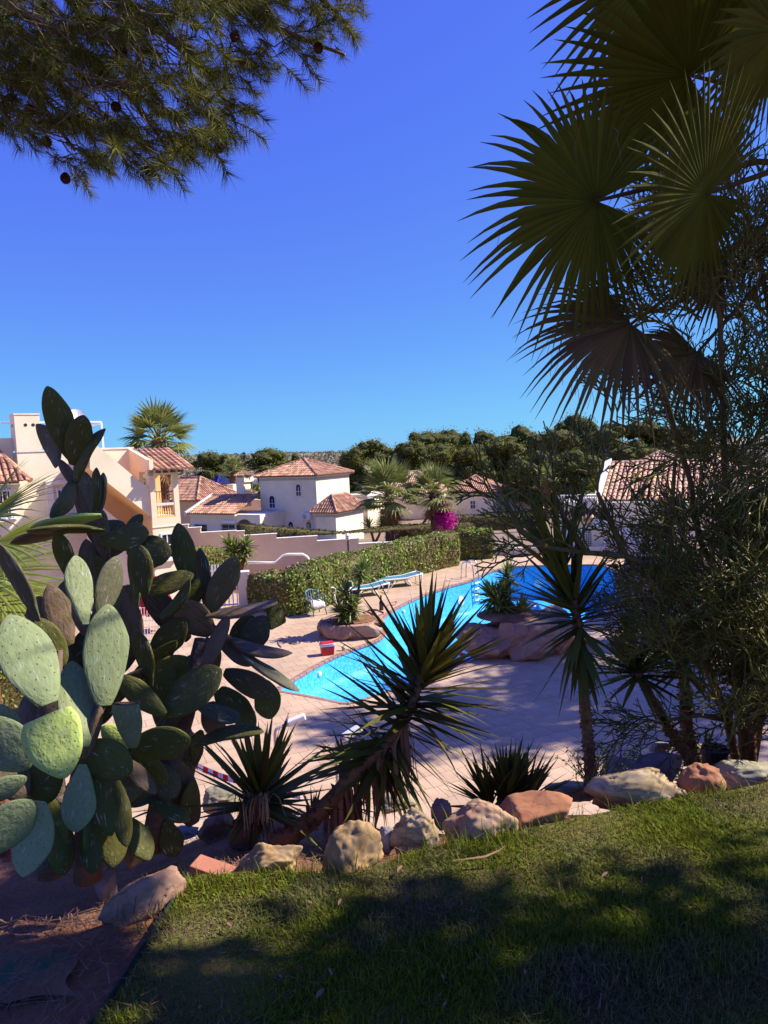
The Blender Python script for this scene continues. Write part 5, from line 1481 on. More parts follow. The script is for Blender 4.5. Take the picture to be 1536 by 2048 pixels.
# hoses lying on the deck
def hose(name, pix, r, mat, label, wob=0.06):
    pts = [G(u, v, r + 0.004) for u, v in pix]
    q = []
    for i in range(len(pts) - 1):
        a, b = pts[max(0, i - 1)], pts[i]
        c_, d_ = pts[i + 1], pts[min(len(pts) - 1, i + 2)]
        for k in range(6):
            t = k / 6
            q.append(0.5 * ((2 * b) + (c_ - a) * t + (2 * a - 5 * b + 4 * c_ - d_) * t * t + (3 * b - a - 3 * c_ + d_) * t ** 3))
    q.append(pts[-1])
    for v in q: v.z = r + 0.004
    m_ = MB(); m_.tube(q, r, 6); return tag(m_.build(name, M[mat], smooth=True), label, 'hose')
hose('garden_hose', [(760, 1238), (742, 1226), (729, 1222), (733, 1229), (752, 1231), (768, 1226), (750, 1219), (735, 1221)], 0.02, 'hose', 'orange-brown hose coiled on the deck behind the rock planter')
hose('garden_hose', [(563, 1294), (557, 1287), (560, 1281), (575, 1284), (592, 1288), (608, 1279)], 0.014, 'straw', 'thin pale hose lying in the planter shadow left of the cooler')
hose('garden_hose', [(774, 1212), (782, 1206), (793, 1203), (790, 1209), (780, 1210)], 0.014, 'hose', 'short loop of hose on the deck right of the dark bottle')
# small white pump fitting on the pool edge by the planter
p = G(760, 1249)
o = thing('pool_fitting', (p.x, p.y, 0), 'small grey-white pump fitting at the planter end of the pool edge', 'pool fitting')
m_ = MB(); m_.box((p.x, p.y, 0.14), (0.14, 0.12, 0.27)); m_.build('body', M['chrome_worn'], o, bevel=0.015)
m_ = MB(); m_.tube([(p.x - 0.1, p.y, 0.002), (p.x - 0.1, p.y, 0.33)], 0.035, 8); m_.build('pipe', M['white_plastic'], o, smooth=True)
m_ = MB(); m_.tube([(p.x + 0.08, p.y, 0.2), (p.x + 0.13, p.y - 0.04, 0.1), (p.x + 0.14, p.y - 0.05, 0.01)], 0.025, 8); m_.build('outlet', M['rubber'], o, smooth=True)
# red lane float at the rock island
p = G(925, 1320)
o = thing('red_float', (p.x, p.y, -0.1), 'small red float on the pool edge left of the rock island', 'float')
m_ = MB(); m_.lathe((p.x, p.y, 0.03), [(0.001, 0), (0.07, 0.02), (0.09, 0.08), (0.07, 0.14), (0.001, 0.16)], 12); m_.build('body', M['red_plastic'], o, smooth=True)
m_ = MB(); m_.tube([(p.x, p.y, 0.19), (p.x + .02, p.y, 0.22), (p.x + .05, p.y, 0.22), (p.x + .06, p.y, 0.18)], 0.012, 6); m_.build('loop', M['white_plastic'], o)

# --- garden showers at the near deck edge
def shower(u_top, v_top, u_h, v_h, y, label):
    T, H = P(u_top, v_top, y), P(u_h, v_h, y + 0.05)
    zg = max(gz1(T.x, T.y), -0.01)
    o = thing('garden_shower', (T.x, T.y, zg), label, 'shower')
    d = (H - T)
    m_ = MB()
    pts = [Vector((T.x, T.y, zg - 0.05)), Vector((T.x, T.y, T.z - 0.12))] + [Vector((T.x, T.y, T.z - 0.12)) + Vector((d.x, d.y, 0)) * (0.18 * (1 - math.cos(a))) + Vector((0, 0, 0.12 * math.sin(a))) for a in (0.4, 0.8, 1.2, 1.57)] + [H]
    m_.tube(pts, 0.022, 10); m_.build('pole', M['chrome_worn'], o, smooth=True)
    e = Vector((d.x, d.y, d.z)).normalized()
    e2 = e.cross(Vector((0, 0, 1))).normalized(); e3 = e2.cross(e)
    m_ = MB(); m_.box(H + e * 0.1, (0.26, 0.10, 0.085), (e, e2, e3)); m_.build('shower_head', M['white_plastic'], o, bevel=0.02)
    m_ = MB(); m_.lathe(H - e * 0.06, [(0.03, 0), (0.04, 0.01), (0.04, 0.06), (0.03, 0.07)], 10, ax=(e2, e3, e)); m_.build('collar', M['steel'], o)
    m_ = MB(); m_.lathe((T.x, T.y, T.z - 0.95), [(0.022, 0), (0.045, 0.02), (0.045, 0.08), (0.022, 0.1)], 10); m_.build('valve', M['steel'], o)
shower(671, 1486, 690, 1474, 8.3, 'steel garden shower behind the leaning yucca, pole in full view')
shower(549, 1458, 578, 1446, 9.1, 'steel garden shower half hidden by upright yucca blades, left of the other')

# --- barrier tape: red and white fields along a sagging line
def tape(A, B, sag, label, wd=0.075):
    o = thing('barrier_tape', A, label, 'barrier tape')
    L_ = (B - A).length; k = int(L_ / 0.07)
    meshes = {}
    vr, vw = MB(), MB()
    for i in range(k):
        q = []
        for f in (i / k, (i + 1) / k):
            c_ = A + (B - A) * f - Vector((0, 0, sag * 4 * f * (1 - f)))
            tw_ = 0.6 * math.sin(f * 5)
            up_ = Vector((0.25 * math.sin(tw_), 0.35, math.cos(tw_))).normalized() * wd / 2
            q += [c_ - up_, c_ + up_]
        m_ = MB(); m_.add([q[0], q[2], q[3], q[1]], [(0, 1, 2, 3)])
        m_.build('tape_field', M['tape_red' if i % 2 else 'tape_white'], o)
tape(P(376, 1522, 8.6), P(476, 1562, 8.4), 0.03, 'red and white striped barrier tape between cactus and upright yucca')
tape(P(540, 1574, 8.3), P(600, 1592, 8.2), 0.02, 'short end of striped barrier tape right of the upright yucca')

# --- red parasol and wire trolley behind the cactus
p = G(318, 1262)
o = thing('red_parasol', (p.x, p.y, 0), 'red folded parasol glimpsed through the cactus pads', 'parasol')
zt2 = P(300, 1150, p.y).z
m_ = MB(); m_.tube([(p.x, p.y, 0), (p.x, p.y, zt2 + 0.1)], 0.025, 8); m_.build('pole', M['white_paint'], o)
m_ = MB()
n_ = 16; vs = [(p.x, p.y, zt2)]
for h, r in ((0.3, 0.25), (0.8, 0.46), (1.25, 0.56)):
    for k in range(n_):
        q_ = 2 * math.pi * k / n_; rr = r * (1 if k % 2 else 0.72); vs.append((p.x + rr * math.cos(q_), p.y + rr * math.sin(q_), zt2 - h))
fs = [(0, 1 + k, 1 + (k + 1) % n_) for k in range(n_)] + [(1 + r * n_ + k, 1 + (r + 1) * n_ + k, 1 + (r + 1) * n_ + (k + 1) % n_, 1 + r * n_ + (k + 1) % n_) for r in range(2) for k in range(n_)]
m_.add(vs, fs); m_.build('canopy', M['red_cloth'], o)
p2 = G(325, 1275)
o = thing('wire_rack', (p2.x, p2.y, 0), 'white wire rack before the red parasol, seen through the cactus', 'rack')
zt3 = P(325, 1205, p2.y).z
for k in range(15):
    x = p2.x - 0.5 + k * 0.085
    m_ = MB(); m_.tube([(x, p2.y - 0.65, 0.0), (x + 0.05, p2.y - 0.65, zt3)], 0.008, 5); m_.build('bar', M['white_paint'], o)
for z in np.linspace(0.1, zt3, 6):
    m_ = MB(); m_.tube([(p2.x - 0.52, p2.y - 0.66, z), (p2.x + 0.75, p2.y - 0.66, z)], 0.008, 5); m_.build('rail', M['white_paint'], o)

# ================================================================== ROCKS
ICO = None
def ico(sub):
    import bmesh
    b = bmesh.new(); bmesh.ops.create_icosphere(b, subdivisions=sub, radius=1.0)
    v = np.array([tuple(x.co) for x in b.verts]); f = [tuple(q.index for q in x.verts) for x in b.faces]; b.free()
    return v, f
ICO4, ICO3 = ico(5), ico(3)
def rock(name, c, size, mat, label, cat='rock', seed=0, rz=0.0, tilt=(0, 0), planes=9, rough=0.13, parent=None, group=None, flat_top=None, lo=False, soft=0.0):
    g = np.random.default_rng(seed + 100)
    v, f = ICO3 if lo else ICO4
    r = np.full(len(v), 1.0)
    for _ in range(planes + (4 if parent is None and not soft else 0)):
        n_ = g.normal(size=3); n_ /= np.linalg.norm(n_); d = g.uniform(0.55, 0.88)
        q = v @ n_
        lim = np.where(q > 1e-3, d / np.maximum(q, 1e-3), 9)
        r = np.minimum(r, lim) if not soft else -np.log(np.exp(-r / soft) + np.exp(-np.minimum(lim, 3) / soft)) * soft
    if flat_top is not None:
        lim = np.where(v[:, 2] > 1e-3, flat_top / np.maximum(v[:, 2], 1e-3), 9); r = np.minimum(r, lim)
    off = g.uniform(-20, 20, 3)
    nz = np.array([noise.fractal(Vector(tuple(x * 1.6 + off)), 1.0, 2.1, 4) for x in v])
    n2 = np.array([noise.fractal(Vector(tuple(x * 6 + off)), 1.0, 2.1, 4) for x in v])
    n3 = np.array([noise.turbulence(Vector(tuple(x * np.array([9, 9, 20]) + off)), 4, True) for x in v])
    r = r * (1 + rough * nz + rough * 0.42 * n2 - rough * 0.03 * n3)
    p = v * r[:, None]
    p = p / np.abs(p).max(0) * np.array(size) / 2
    ca_, sa_ = math.cos(rz), math.sin(rz)
    tx_, ty_ = tilt
    p = np.stack([p[:, 0] * math.cos(ty_) + p[:, 2] * math.sin(ty_), p[:, 1], -p[:, 0] * math.sin(ty_) + p[:, 2] * math.cos(ty_)], 1)
    p = np.stack([p[:, 0], p[:, 1] * math.cos(tx_) - p[:, 2] * math.sin(tx_), p[:, 1] * math.sin(tx_) + p[:, 2] * math.cos(tx_)], 1)
    p = np.stack([p[:, 0] * ca_ - p[:, 1] * sa_, p[:, 0] * sa_ + p[:, 1] * ca_, p[:, 2]], 1)
    m_ = MB(); m_.add(p + np.array(tuple(c)), f)
    o = m_.build(name, M[mat], parent, smooth=True)
    if parent is None: tag(o, label, cat, group)
    return o
def rock_px(u0, u1, v0, v1, mat, label, y=None, dep=0.8, name='boulder', sink=0.25, **k):
    """a boulder that fills the pixel box; it stands where its foot meets the lawn level unless y is given"""
    u = (u0 + u1) / 2
    if y is None: y = G(u, v1 - 6, LAWN_Z).y + 0.04
    W_, H_ = pxm(u1 - u0, y), pxm(v1 - v0, y)
    c = P(u, v1, y + W_ * dep * 0.35); top = P(u, v0, y + W_ * dep * 0.35)
    h = (top.z - c.z) * (1 + sink)
    return rock(name, (c.x, c.y, top.z - h / 2), (W_ * 1.04, W_ * dep, h), mat, label, group='rocks edging the lawn', **k)
rock_px(186, 378, 1742, 1838, 'rock_pink', 'long pinkish rock at the lower left lawn corner under the cactus', seed=1, dep=0.45, rz=0.45, tilt=(0, -0.30))
rock_px(452, 616, 1684, 1758, 'rock_tan', 'long flat tan rock lying tilted between brick and big boulder', seed=23, dep=0.5, tilt=(0.15, -0.22), planes=7)
rock_px(628, 773, 1640, 1760, 'rock_tan', 'large sunlit tan boulder in the middle of the lawn edge', seed=3, dep=0.85, planes=8)
rock_px(775, 884, 1584, 1712, 'rock_pale', 'upright lumpy grey-tan rock just right of the large tan boulder', seed=14, dep=0.6, tilt=(0, 0.35), planes=6, rough=0.2)
rock_px(745, 800, 1650, 1700, 'rock_grey', 'small dark grey rock wedged between two tall boulders', seed=5, dep=0.9)
rock_px(884, 1050, 1592, 1692, 'rock_ochre', 'ochre block-shaped rock with a red right end', seed=16, dep=0.55, planes=12, rough=0.13)
rock_px(990, 1162, 1587, 1662, 'rock_red', 'smooth brown rounded rock beside the ochre block', seed=7, dep=0.6, planes=4, rough=0.07)
rock_px(1164, 1382, 1528, 1616, 'rock_pale', 'big pale wedge-shaped rock half in sun on the right lawn edge', seed=8, dep=0.5, planes=8)
rock_px(1350, 1454, 1522, 1584, 'rock_red', 'red angular rock between the pale wedge and pale slab', seed=9, dep=0.8, planes=10)
rock_px(1412, 1570, 1522, 1566, 'slate', 'flat pale greenish slab at the right edge of the lawn', seed=10, dep=0.5, planes=8)
rock_px(1262, 1372, 1502, 1552, 'rock_grey', 'dark grey flat rock behind the pale wedge rock', y=3.75, seed=11, dep=0.7)
rock_px(1192, 1300, 1516, 1560, 'rock_grey', 'low dark rock beside the foot of the spiny-trunked yucca', y=3.7, seed=12, dep=0.7)
rock_px(862, 905, 1588, 1645, 'rock_grey', 'shadowed dark rock behind the ochre block', y=3.25, seed=13, dep=0.8)
rock_px(396, 474, 1620, 1680, 'rock_pink', 'purplish block of rock on the slope under the cactus', y=3.6, seed=24, dep=0.8, planes=11)
rock_px(452, 524, 1682, 1704, 'rock_grey', 'little grey stone at the foot of the upright yucca', y=3.15, seed=15, dep=0.7)
rock_px(280, 372, 1668, 1700, 'slate', 'flat bluish slab lying in the shaded bed below the cactus', y=3.2, seed=17, dep=0.8, planes=10)
rock_px(395, 492, 1566, 1612, 'slate', 'pale grey-green slab at the deck edge behind the cactus', y=6.2, seed=18, dep=0.8, planes=10)
rock_px(1075, 1200, 1560, 1592, 'slate', 'flat pale slab behind the smooth brown rock', y=3.65, seed=19, dep=0.6, planes=10)
rock_px(1380, 1432, 1486, 1520, 'rock_pale', 'pale sunlit stone beside the black plant pot', y=4.6, seed=20, dep=0.8)
rock_px(1296, 1345, 1478, 1510, 'rock_grey', 'small grey stone near the leaning slender yucca', y=4.7, seed=21, dep=0.8)
rock_px(735, 835, 1592, 1622, 'slate', 'white flat slab glimpsed above the upright lumpy rock', y=5.5, seed=22, dep=0.6)
rock_px(190, 245, 1722, 1790, 'rock_grey', 'dead grey root lump between cactus foot and pink rock', y=2.75, seed=31, dep=0.7)
rock_px(330, 400, 1655, 1672, 'rock_grey', 'small dark stone in the bed behind the terracotta brick', y=3.4, seed=32, dep=0.7)
# broken terracotta brick
a, b = G(380, 1752, LAWN_Z), G(470, 1764, LAWN_Z)
o = MB(); ax1 = (b - a).normalized(); ax2 = Vector((-ax1.y, ax1.x, 0)); 
axt = (Vector((ax1.x, ax1.y, -0.22)).normalized(), Vector((ax2.x, ax2.y, 0)).normalized(), Vector((0.22 * ax1.x, 0.22 * ax1.y, 1)).normalized())
o.box(P(424, 1744, 2.74), (0.165, 0.09, 0.055), axt)
o = tag(o.build('brick', M['brick'], bevel=0.006), 'terracotta brick lying at the lawn corner between two long rocks', 'brick')
# black plant pot
pp = P(1431, 1530, 4.2)
o = thing('plant_pot', pp, 'black plastic plant pot in shade at the right edge of the rocks', 'plant pot')
m_ = MB(); m_.lathe(pp, [(0.001, -0.05), (0.055, -0.05), (0.075, 0.09), (0.082, 0.09), (0.082, 0.11), (0.07, 0.11), (0.068, 0.08), (0.001, 0.08)], 16); m_.build('pot', M['rubber'], o, smooth=False)
m_ = MB(); m_.lathe(pp, [(0.001, 0.083), (0.066, 0.083)], 12); m_.build('potting_soil', M['soil'], o)

# rock planter on the pool edge and the rock island (sculpted concrete)
pc = G(703, 1281); pc.y += 0.75
pr = thing('rock_planter', (pc.x, pc.y, 0), 'round sculpted rock planter with yuccas at the bend of the pool', 'planter')
for k in range(5):
    q_ = 2 * math.pi * (k + 0.22) / 5
    rx, ry = 0.70, 0.55
    rock('boulder', (pc.x + rx * math.cos(q_), pc.y + ry * math.sin(q_), 0.25), (1.22, 0.74, 0.66), 'art_rock', None, seed=40 + k, rz=math.atan2(ry * math.cos(q_), -rx * math.sin(q_)), planes=7, rough=0.09, parent=pr, flat_top=0.5, soft=0.03)
m_ = MB(); m_.lathe((pc.x, pc.y, 0.44), [(0.001, 0.05), (0.3, 0.04), (0.72, 0.0)], 20, ax=(Vector((1, 0, 0)), Vector((0, 0.78, 0)), Vector((0, 0, 1)))); m_.build('planting_soil', M['soil'], pr, smooth=True)
ic = G(1045, 1328); ic.y += 1.0
isl = thing('rock_island', (ic.x, ic.y, 0), 'large sculpted rock island in shade with yuccas on the near pool side', 'planter')
for k, (dx, dy, sx, sy, sz, zz) in enumerate(((-0.70, -0.1, 1.7, 1.6, 1.25, 0.42), (0.25, -0.2, 2.0, 1.6, 1.5, 0.47), (0.95, 0.2, 1.6, 1.7, 1.6, 0.52), (0.0, 0.8, 2.2, 1.3, 1.2, 0.38))):
    rock('boulder', (ic.x + dx, ic.y + dy, zz), (sx, sy, sz), 'art_rock', None, seed=60 + k, rz=0.3 * k, planes=10, rough=0.15, parent=isl, flat_top=0.7, soft=0.015)
m_ = MB(); m_.lathe((ic.x - 0.1, ic.y + 0.35, 1.02), [(0.001, 0.08), (0.6, 0.05), (0.85, -0.08)], 16); m_.build('planting_soil', M['soil'], isl, smooth=True)
rc = G(1300, 1215); 
rock('boulder', (rc.x + 0.3, rc.y + 0.9, 0.75), (2.4, 2.0, 2.2), 'art_rock', 'tall purplish sculpted rock on the right pool side behind the pencil tree', seed=71, planes=6, flat_top=0.8, soft=0.05, group='sculpted rocks by the pool')
rc = G(1395, 1200)
rock('boulder', (rc.x + 0.6, rc.y + 2.2, 0.8), (3.0, 1.8, 2.3), 'art_rock', 'broad purplish sculpted rock right of the tall one, deep behind twigs', seed=72, planes=6, flat_top=0.75, soft=0.05, group='sculpted rocks by the pool')

# lawn edging strip, ground sheet, dry leaves
a, b = EDGE0, EDGE1
d = (b - a); nn = Vector((-d.y, d.x, 0)).normalized()
m_ = MB()
k = 26; vs = []
for i in range(k + 1):
    f = i / k; p = a + d * f + nn * (0.006 * math.sin(f * 9))
    h = 0.008 + 0.006 * math.sin(f * 13 + 1)
    for s, z in ((0.05, -0.13), (0.012, h), (0.0, h + 0.004), (-0.012, -0.1)): vs.append((p.x + nn.x * s, p.y + nn.y * s, LAWN_Z + z))
m_.add(vs, [(i * 4 + j, i * 4 + j + 1, i * 4 + j + 5, i * 4 + j + 4) for i in range(k) for j in range(3)])
tag(m_.build('lawn_edging', M['edging'], smooth=True), 'dark green edging strip along the left border of the lawn', 'lawn edging')
m_ = MB()
n_ = 16; vs = []
for i in range(n_):
    for j in range(n_):
        p = G(-60 + (205 + 12 * math.sin(j * 0.5)) * i / (n_ - 1), 1925 + 8 * math.sin(i * 0.45) + 85 * j / (n_ - 1), LAWN_Z - 0.05)
        vs.append((p.x, p.y, gz1(p.x, p.y) + 0.05 * noise.noise((p.x * 2.3, p.y * 2.3, 3.1)) + 0.025 * noise.noise((p.x * 6, p.y * 6, 1.1)) + 0.030 + 0.012 * noise.noise((p.x * 5, p.y * 5, 7))))
m_.add(vs, [(i * n_ + j, (i + 1) * n_ + j, (i + 1) * n_ + j + 1, i * n_ + j + 1) for i in range(n_ - 1) for j in range(n_ - 1)])
tag(m_.build('ground_sheet', M['sheet_green'], smooth=True), 'green ground sheet under needles at the lower left corner', 'ground sheet')
first = None
spots = [(640, 1990, 34), (560, 1955, 22), (680, 1805, 22), (546, 1786, 22), (510, 1902, 20), (800, 1740, 26), (1050, 1945, 18), (885, 1955, 20), (400, 2015, 18), (890, 2010, 20), (620, 1806, 18), (1210, 1750, 20), (660, 1945, 22), (460, 1850, 22)]
words_ = ['curled tan leaf lowest on the lawn near centre', 'small tan leaf left of the lowest one on the lawn', 'reddish leaf below the large tan boulder', 'brown leaf in front of the long flat rock', 'pale leaf among sunlit blades at left', 'whitish leaf at the foot of the upright lumpy rock', 'small leaf in the shaded lawn right of centre', 'tiny leaf in mid lawn shade', 'leaf near the lower end of the edging strip', 'leaf at the bottom edge of the lawn', 'reddish leaf left of the one below the tan boulder', 'leaf in the grass below the smooth brown rock', 'upright little leaf in the shaded grass', 'dry leaf near the left edge of the grass']
for k, ((u, v, s), wd) in enumerate(zip(spots, words_)):
    p = G(u, v, LAWN_Z + 0.028)
    if first is None:
        m_ = MB(); vs = []
        for i in range(7):
            t = i / 6; w2 = 0.16 * math.sin(math.pi * min(1, t * 1.05)) ** 0.8 + 0.004
            z = 0.10 * math.sin(t * 2.4)
            vs += [(-w2 + 0, t - 0.5, z + 0.08), (0, t - 0.5, z), (w2, t - 0.5, z + 0.08)]
        m_.add(vs, [(i * 3 + j, i * 3 + j + 1, i * 3 + j + 4, i * 3 + j + 3) for i in range(6) for j in range(2)])
        o = m_.build('fallen_leaf', M['dry_leaf'], origin=(0, 0, 0), smooth=True); first = o
    else:
        o = first.copy(); COL.objects.link(o)
    o.location = p; L_ = pxm(s, p.y); o.scale = (L_, L_, L_); o.rotation_euler = (R.uniform(-.25, .25), R.uniform(-.3, .3), R.uniform(0, 6.28))
    tag(o, wd, 'fallen leaf', 'dry leaves on the lawn')
pts = [G(u, v, LAWN_Z + z) for u, v, z in ((905, 1722, .03), (940, 1717, .045), (970, 1713, .05), (1000, 1700, .07), (1010, 1692, .08))]
m_ = MB(); vs = []
for i, p in enumerate(pts):
    w2 = [0.002, 0.005, 0.007, 0.006, 0.001][i]; vs += [p - Vector((0, w2, 0)), p + Vector((0, 0, 0.003)), p + Vector((0, w2, 0))]
m_.add(vs, [(i * 3 + j, i * 3 + j + 1, i * 3 + j + 4, i * 3 + j + 3) for i in range(4) for j in range(2)])
tag(m_.build('dry_leaf_blade', M['straw'], smooth=True), 'long dry straw-coloured leaf blade lying on the grass by the ochre rock', 'dry leaf')

# ================================================================== PLANTS
UP = Vector((0, 0, 1))
def frame_from(y, z):
    y = Vector(y).normalized(); z = Vector(z); z = (z - y * z.dot(y))
    if z.length < 1e-5: z = y.orthogonal()
    z.normalize(); x = y.cross(z)
    return x, y, z
def mat4(loc, x, y, z, sx=1, sy=1, sz=1):
    return Matrix(((x.x * sx, y.x * sy, z.x * sz, loc[0]), (x.y * sx, y.y * sy, z.y * sz, loc[1]), (x.z * sx, y.z * sy, z.z * sz, loc[2]), (0, 0, 0, 1)))

# ---------------- prickly pear
def pad_mesh(name, mats, bend=0.0, shape=0.62, cut=0, seed=0, rings=18, seg=20, thick=1.0):
    """unit pad: length 1 along y, width 1 along x, thickness along z; cut=1 truncated at the base, cut=2 at the tip"""
    g = random.Random(seed)
    vs, fs, uv, mi = [], [], [], []
    lim0, lim1 = (0.16, 1.0) if cut == 1 else ((0.0, 0.72) if cut == 2 else (0.0, 1.0))
    def hw(t):
        a = max(0.0, min(1.0, t))
        return 0.5 * (math.sin(math.pi * (0.03 + 0.97 * a) ** shape) ** 0.60) + (0.07 * (1 - a) ** 5)
    T = []
    for i in range(rings + 1):
        f = i / rings
        t = 0.5 - 0.5 * math.cos(math.pi * f)
        T.append(lim0 + (lim1 - lim0) * t)
    for i, t in enumerate(T):
        w_ = hw(t)
        if i == rings and cut != 2: w_ = 0.02
        if i == 0 and cut != 1: w_ = 0.11
        th = (0.5 * (0.35 + 0.65 * min(1, (w_ * 2)) ** 0.9)) * (1 + 0.5 * (1 - t) ** 3) * min(1.0, w_ * 3.2)
        for k in range(seg):
            q = 2 * math.pi * k / seg
            x = w_ * math.copysign(abs(math.cos(q)) ** 0.9, math.cos(q))
            z = th * math.copysign(abs(math.sin(q)) ** 0.75, math.sin(q))
            wob = 0.06 * noise.noise((x * 3 + seed, t * 3, seed * 1.7)) 
            x *= 1 + 0.10 * noise.noise((q * 1.2, t * 4, seed))
            zz = z + (bend * (t - 0.5) ** 2 * 4 + wob * 2.0)
            vs.append((x, t, zz)); uv.append((x, t))
    for i in range(rings):
        for k in range(seg):
            fs.append((i * seg + k, i * seg + (k + 1) % seg, (i + 1) * seg + (k + 1) % seg, (i + 1) * seg + k)); mi.append(0)
    fs.append(tuple(range(seg))[::-1]); mi.append(1 if cut == 1 else 0)
    fs.append(tuple(range(rings * seg, (rings + 1) * seg))); mi.append(1 if cut == 2 else 0)
    me = bpy.data.meshes.new(name)
    me.from_pydata(vs, [], fs)
    for m in mats: me.materials.append(m)
    me.polygons.foreach_set('material_index', mi)
    me.polygons.foreach_set('use_smooth', [True] * len(fs))
    ul = me.uv_layers.new(name='UVMap')
    data = []
    for poly in fs:
        for vi in poly: data += [uv[vi][0] * 9 * 0.55, uv[vi][1] * 9]
    ul.data.foreach_set('uv', data)
    me.update()
    return me
PADM = {}
def get_pad(mat, kind):
    k = (mat, kind)
    if k not in PADM:
        mats = [M[mat], M['scar']]
        PADM[k] = {'a': lambda: pad_mesh('pad', mats, 0.0, 1.20, 0, 1), 'b': lambda: pad_mesh('pad', mats, 0.3, 1.45, 0, 2), 'c': lambda: pad_mesh('pad', mats, -0.2, 0.98, 0, 3), 'n': lambda: pad_mesh('pad', mats, 0.9, 1.2, 0, 4), 'm': lambda: pad_mesh('pad', mats, -1.1, 1.1, 0, 5),
                   'x': lambda: pad_mesh('cut_pad', mats, 0.0, 0.85, 1, 6), 'y': lambda: pad_mesh('cut_pad', mats, 0.0, 1.2, 2, 7)}[kind]()
    return PADM[k]
cb = G(175, 1745, LAWN_Z); cb.y += 0.35; cb.z = gz1(cb.x, cb.y)
cactus = thing('prickly_pear', cb, 'big prickly pear cactus with broad pads, left of the lawn and pool view', 'cactus')
CT = cactus.location
def pad(b, t, wpx, mat='pad_green_shade', kind=None, roll=0.0, thick=None, name='pad'):
    """b, t: (u, v, distance) of base and tip; wpx: width in photo pixels when seen face-on"""
    B, T = P(*b), P(*t)
    y = T - B; L_ = y.length
    dm = (b[2] + t[2]) / 2
    W_ = pxm(wpx, dm)
    view = (EYE - (B + T) / 2).normalized()
    x, y, z = frame_from(y, view)
    q = math.radians(roll)
    x, z = x * math.cos(q) + z * math.sin(q), z * math.cos(q) - x * math.sin(q)
    th = thick if thick else max(0.026, min(0.05, W_ * 0.18))
    kind = kind or R.choice('aaabbc')
    o = bpy.data.objects.new(name, get_pad(mat, kind))
    COL.objects.link(o); o.parent = cactus
    o.matrix_local = mat4(B - CT, x, y, z, W_, L_, th)
    return o
SG, GN, GY, LM, BR = 'pad_sage_lit', 'pad_green_shade', 'pad_grey_shade', 'pad_lime', 'pad_brown'
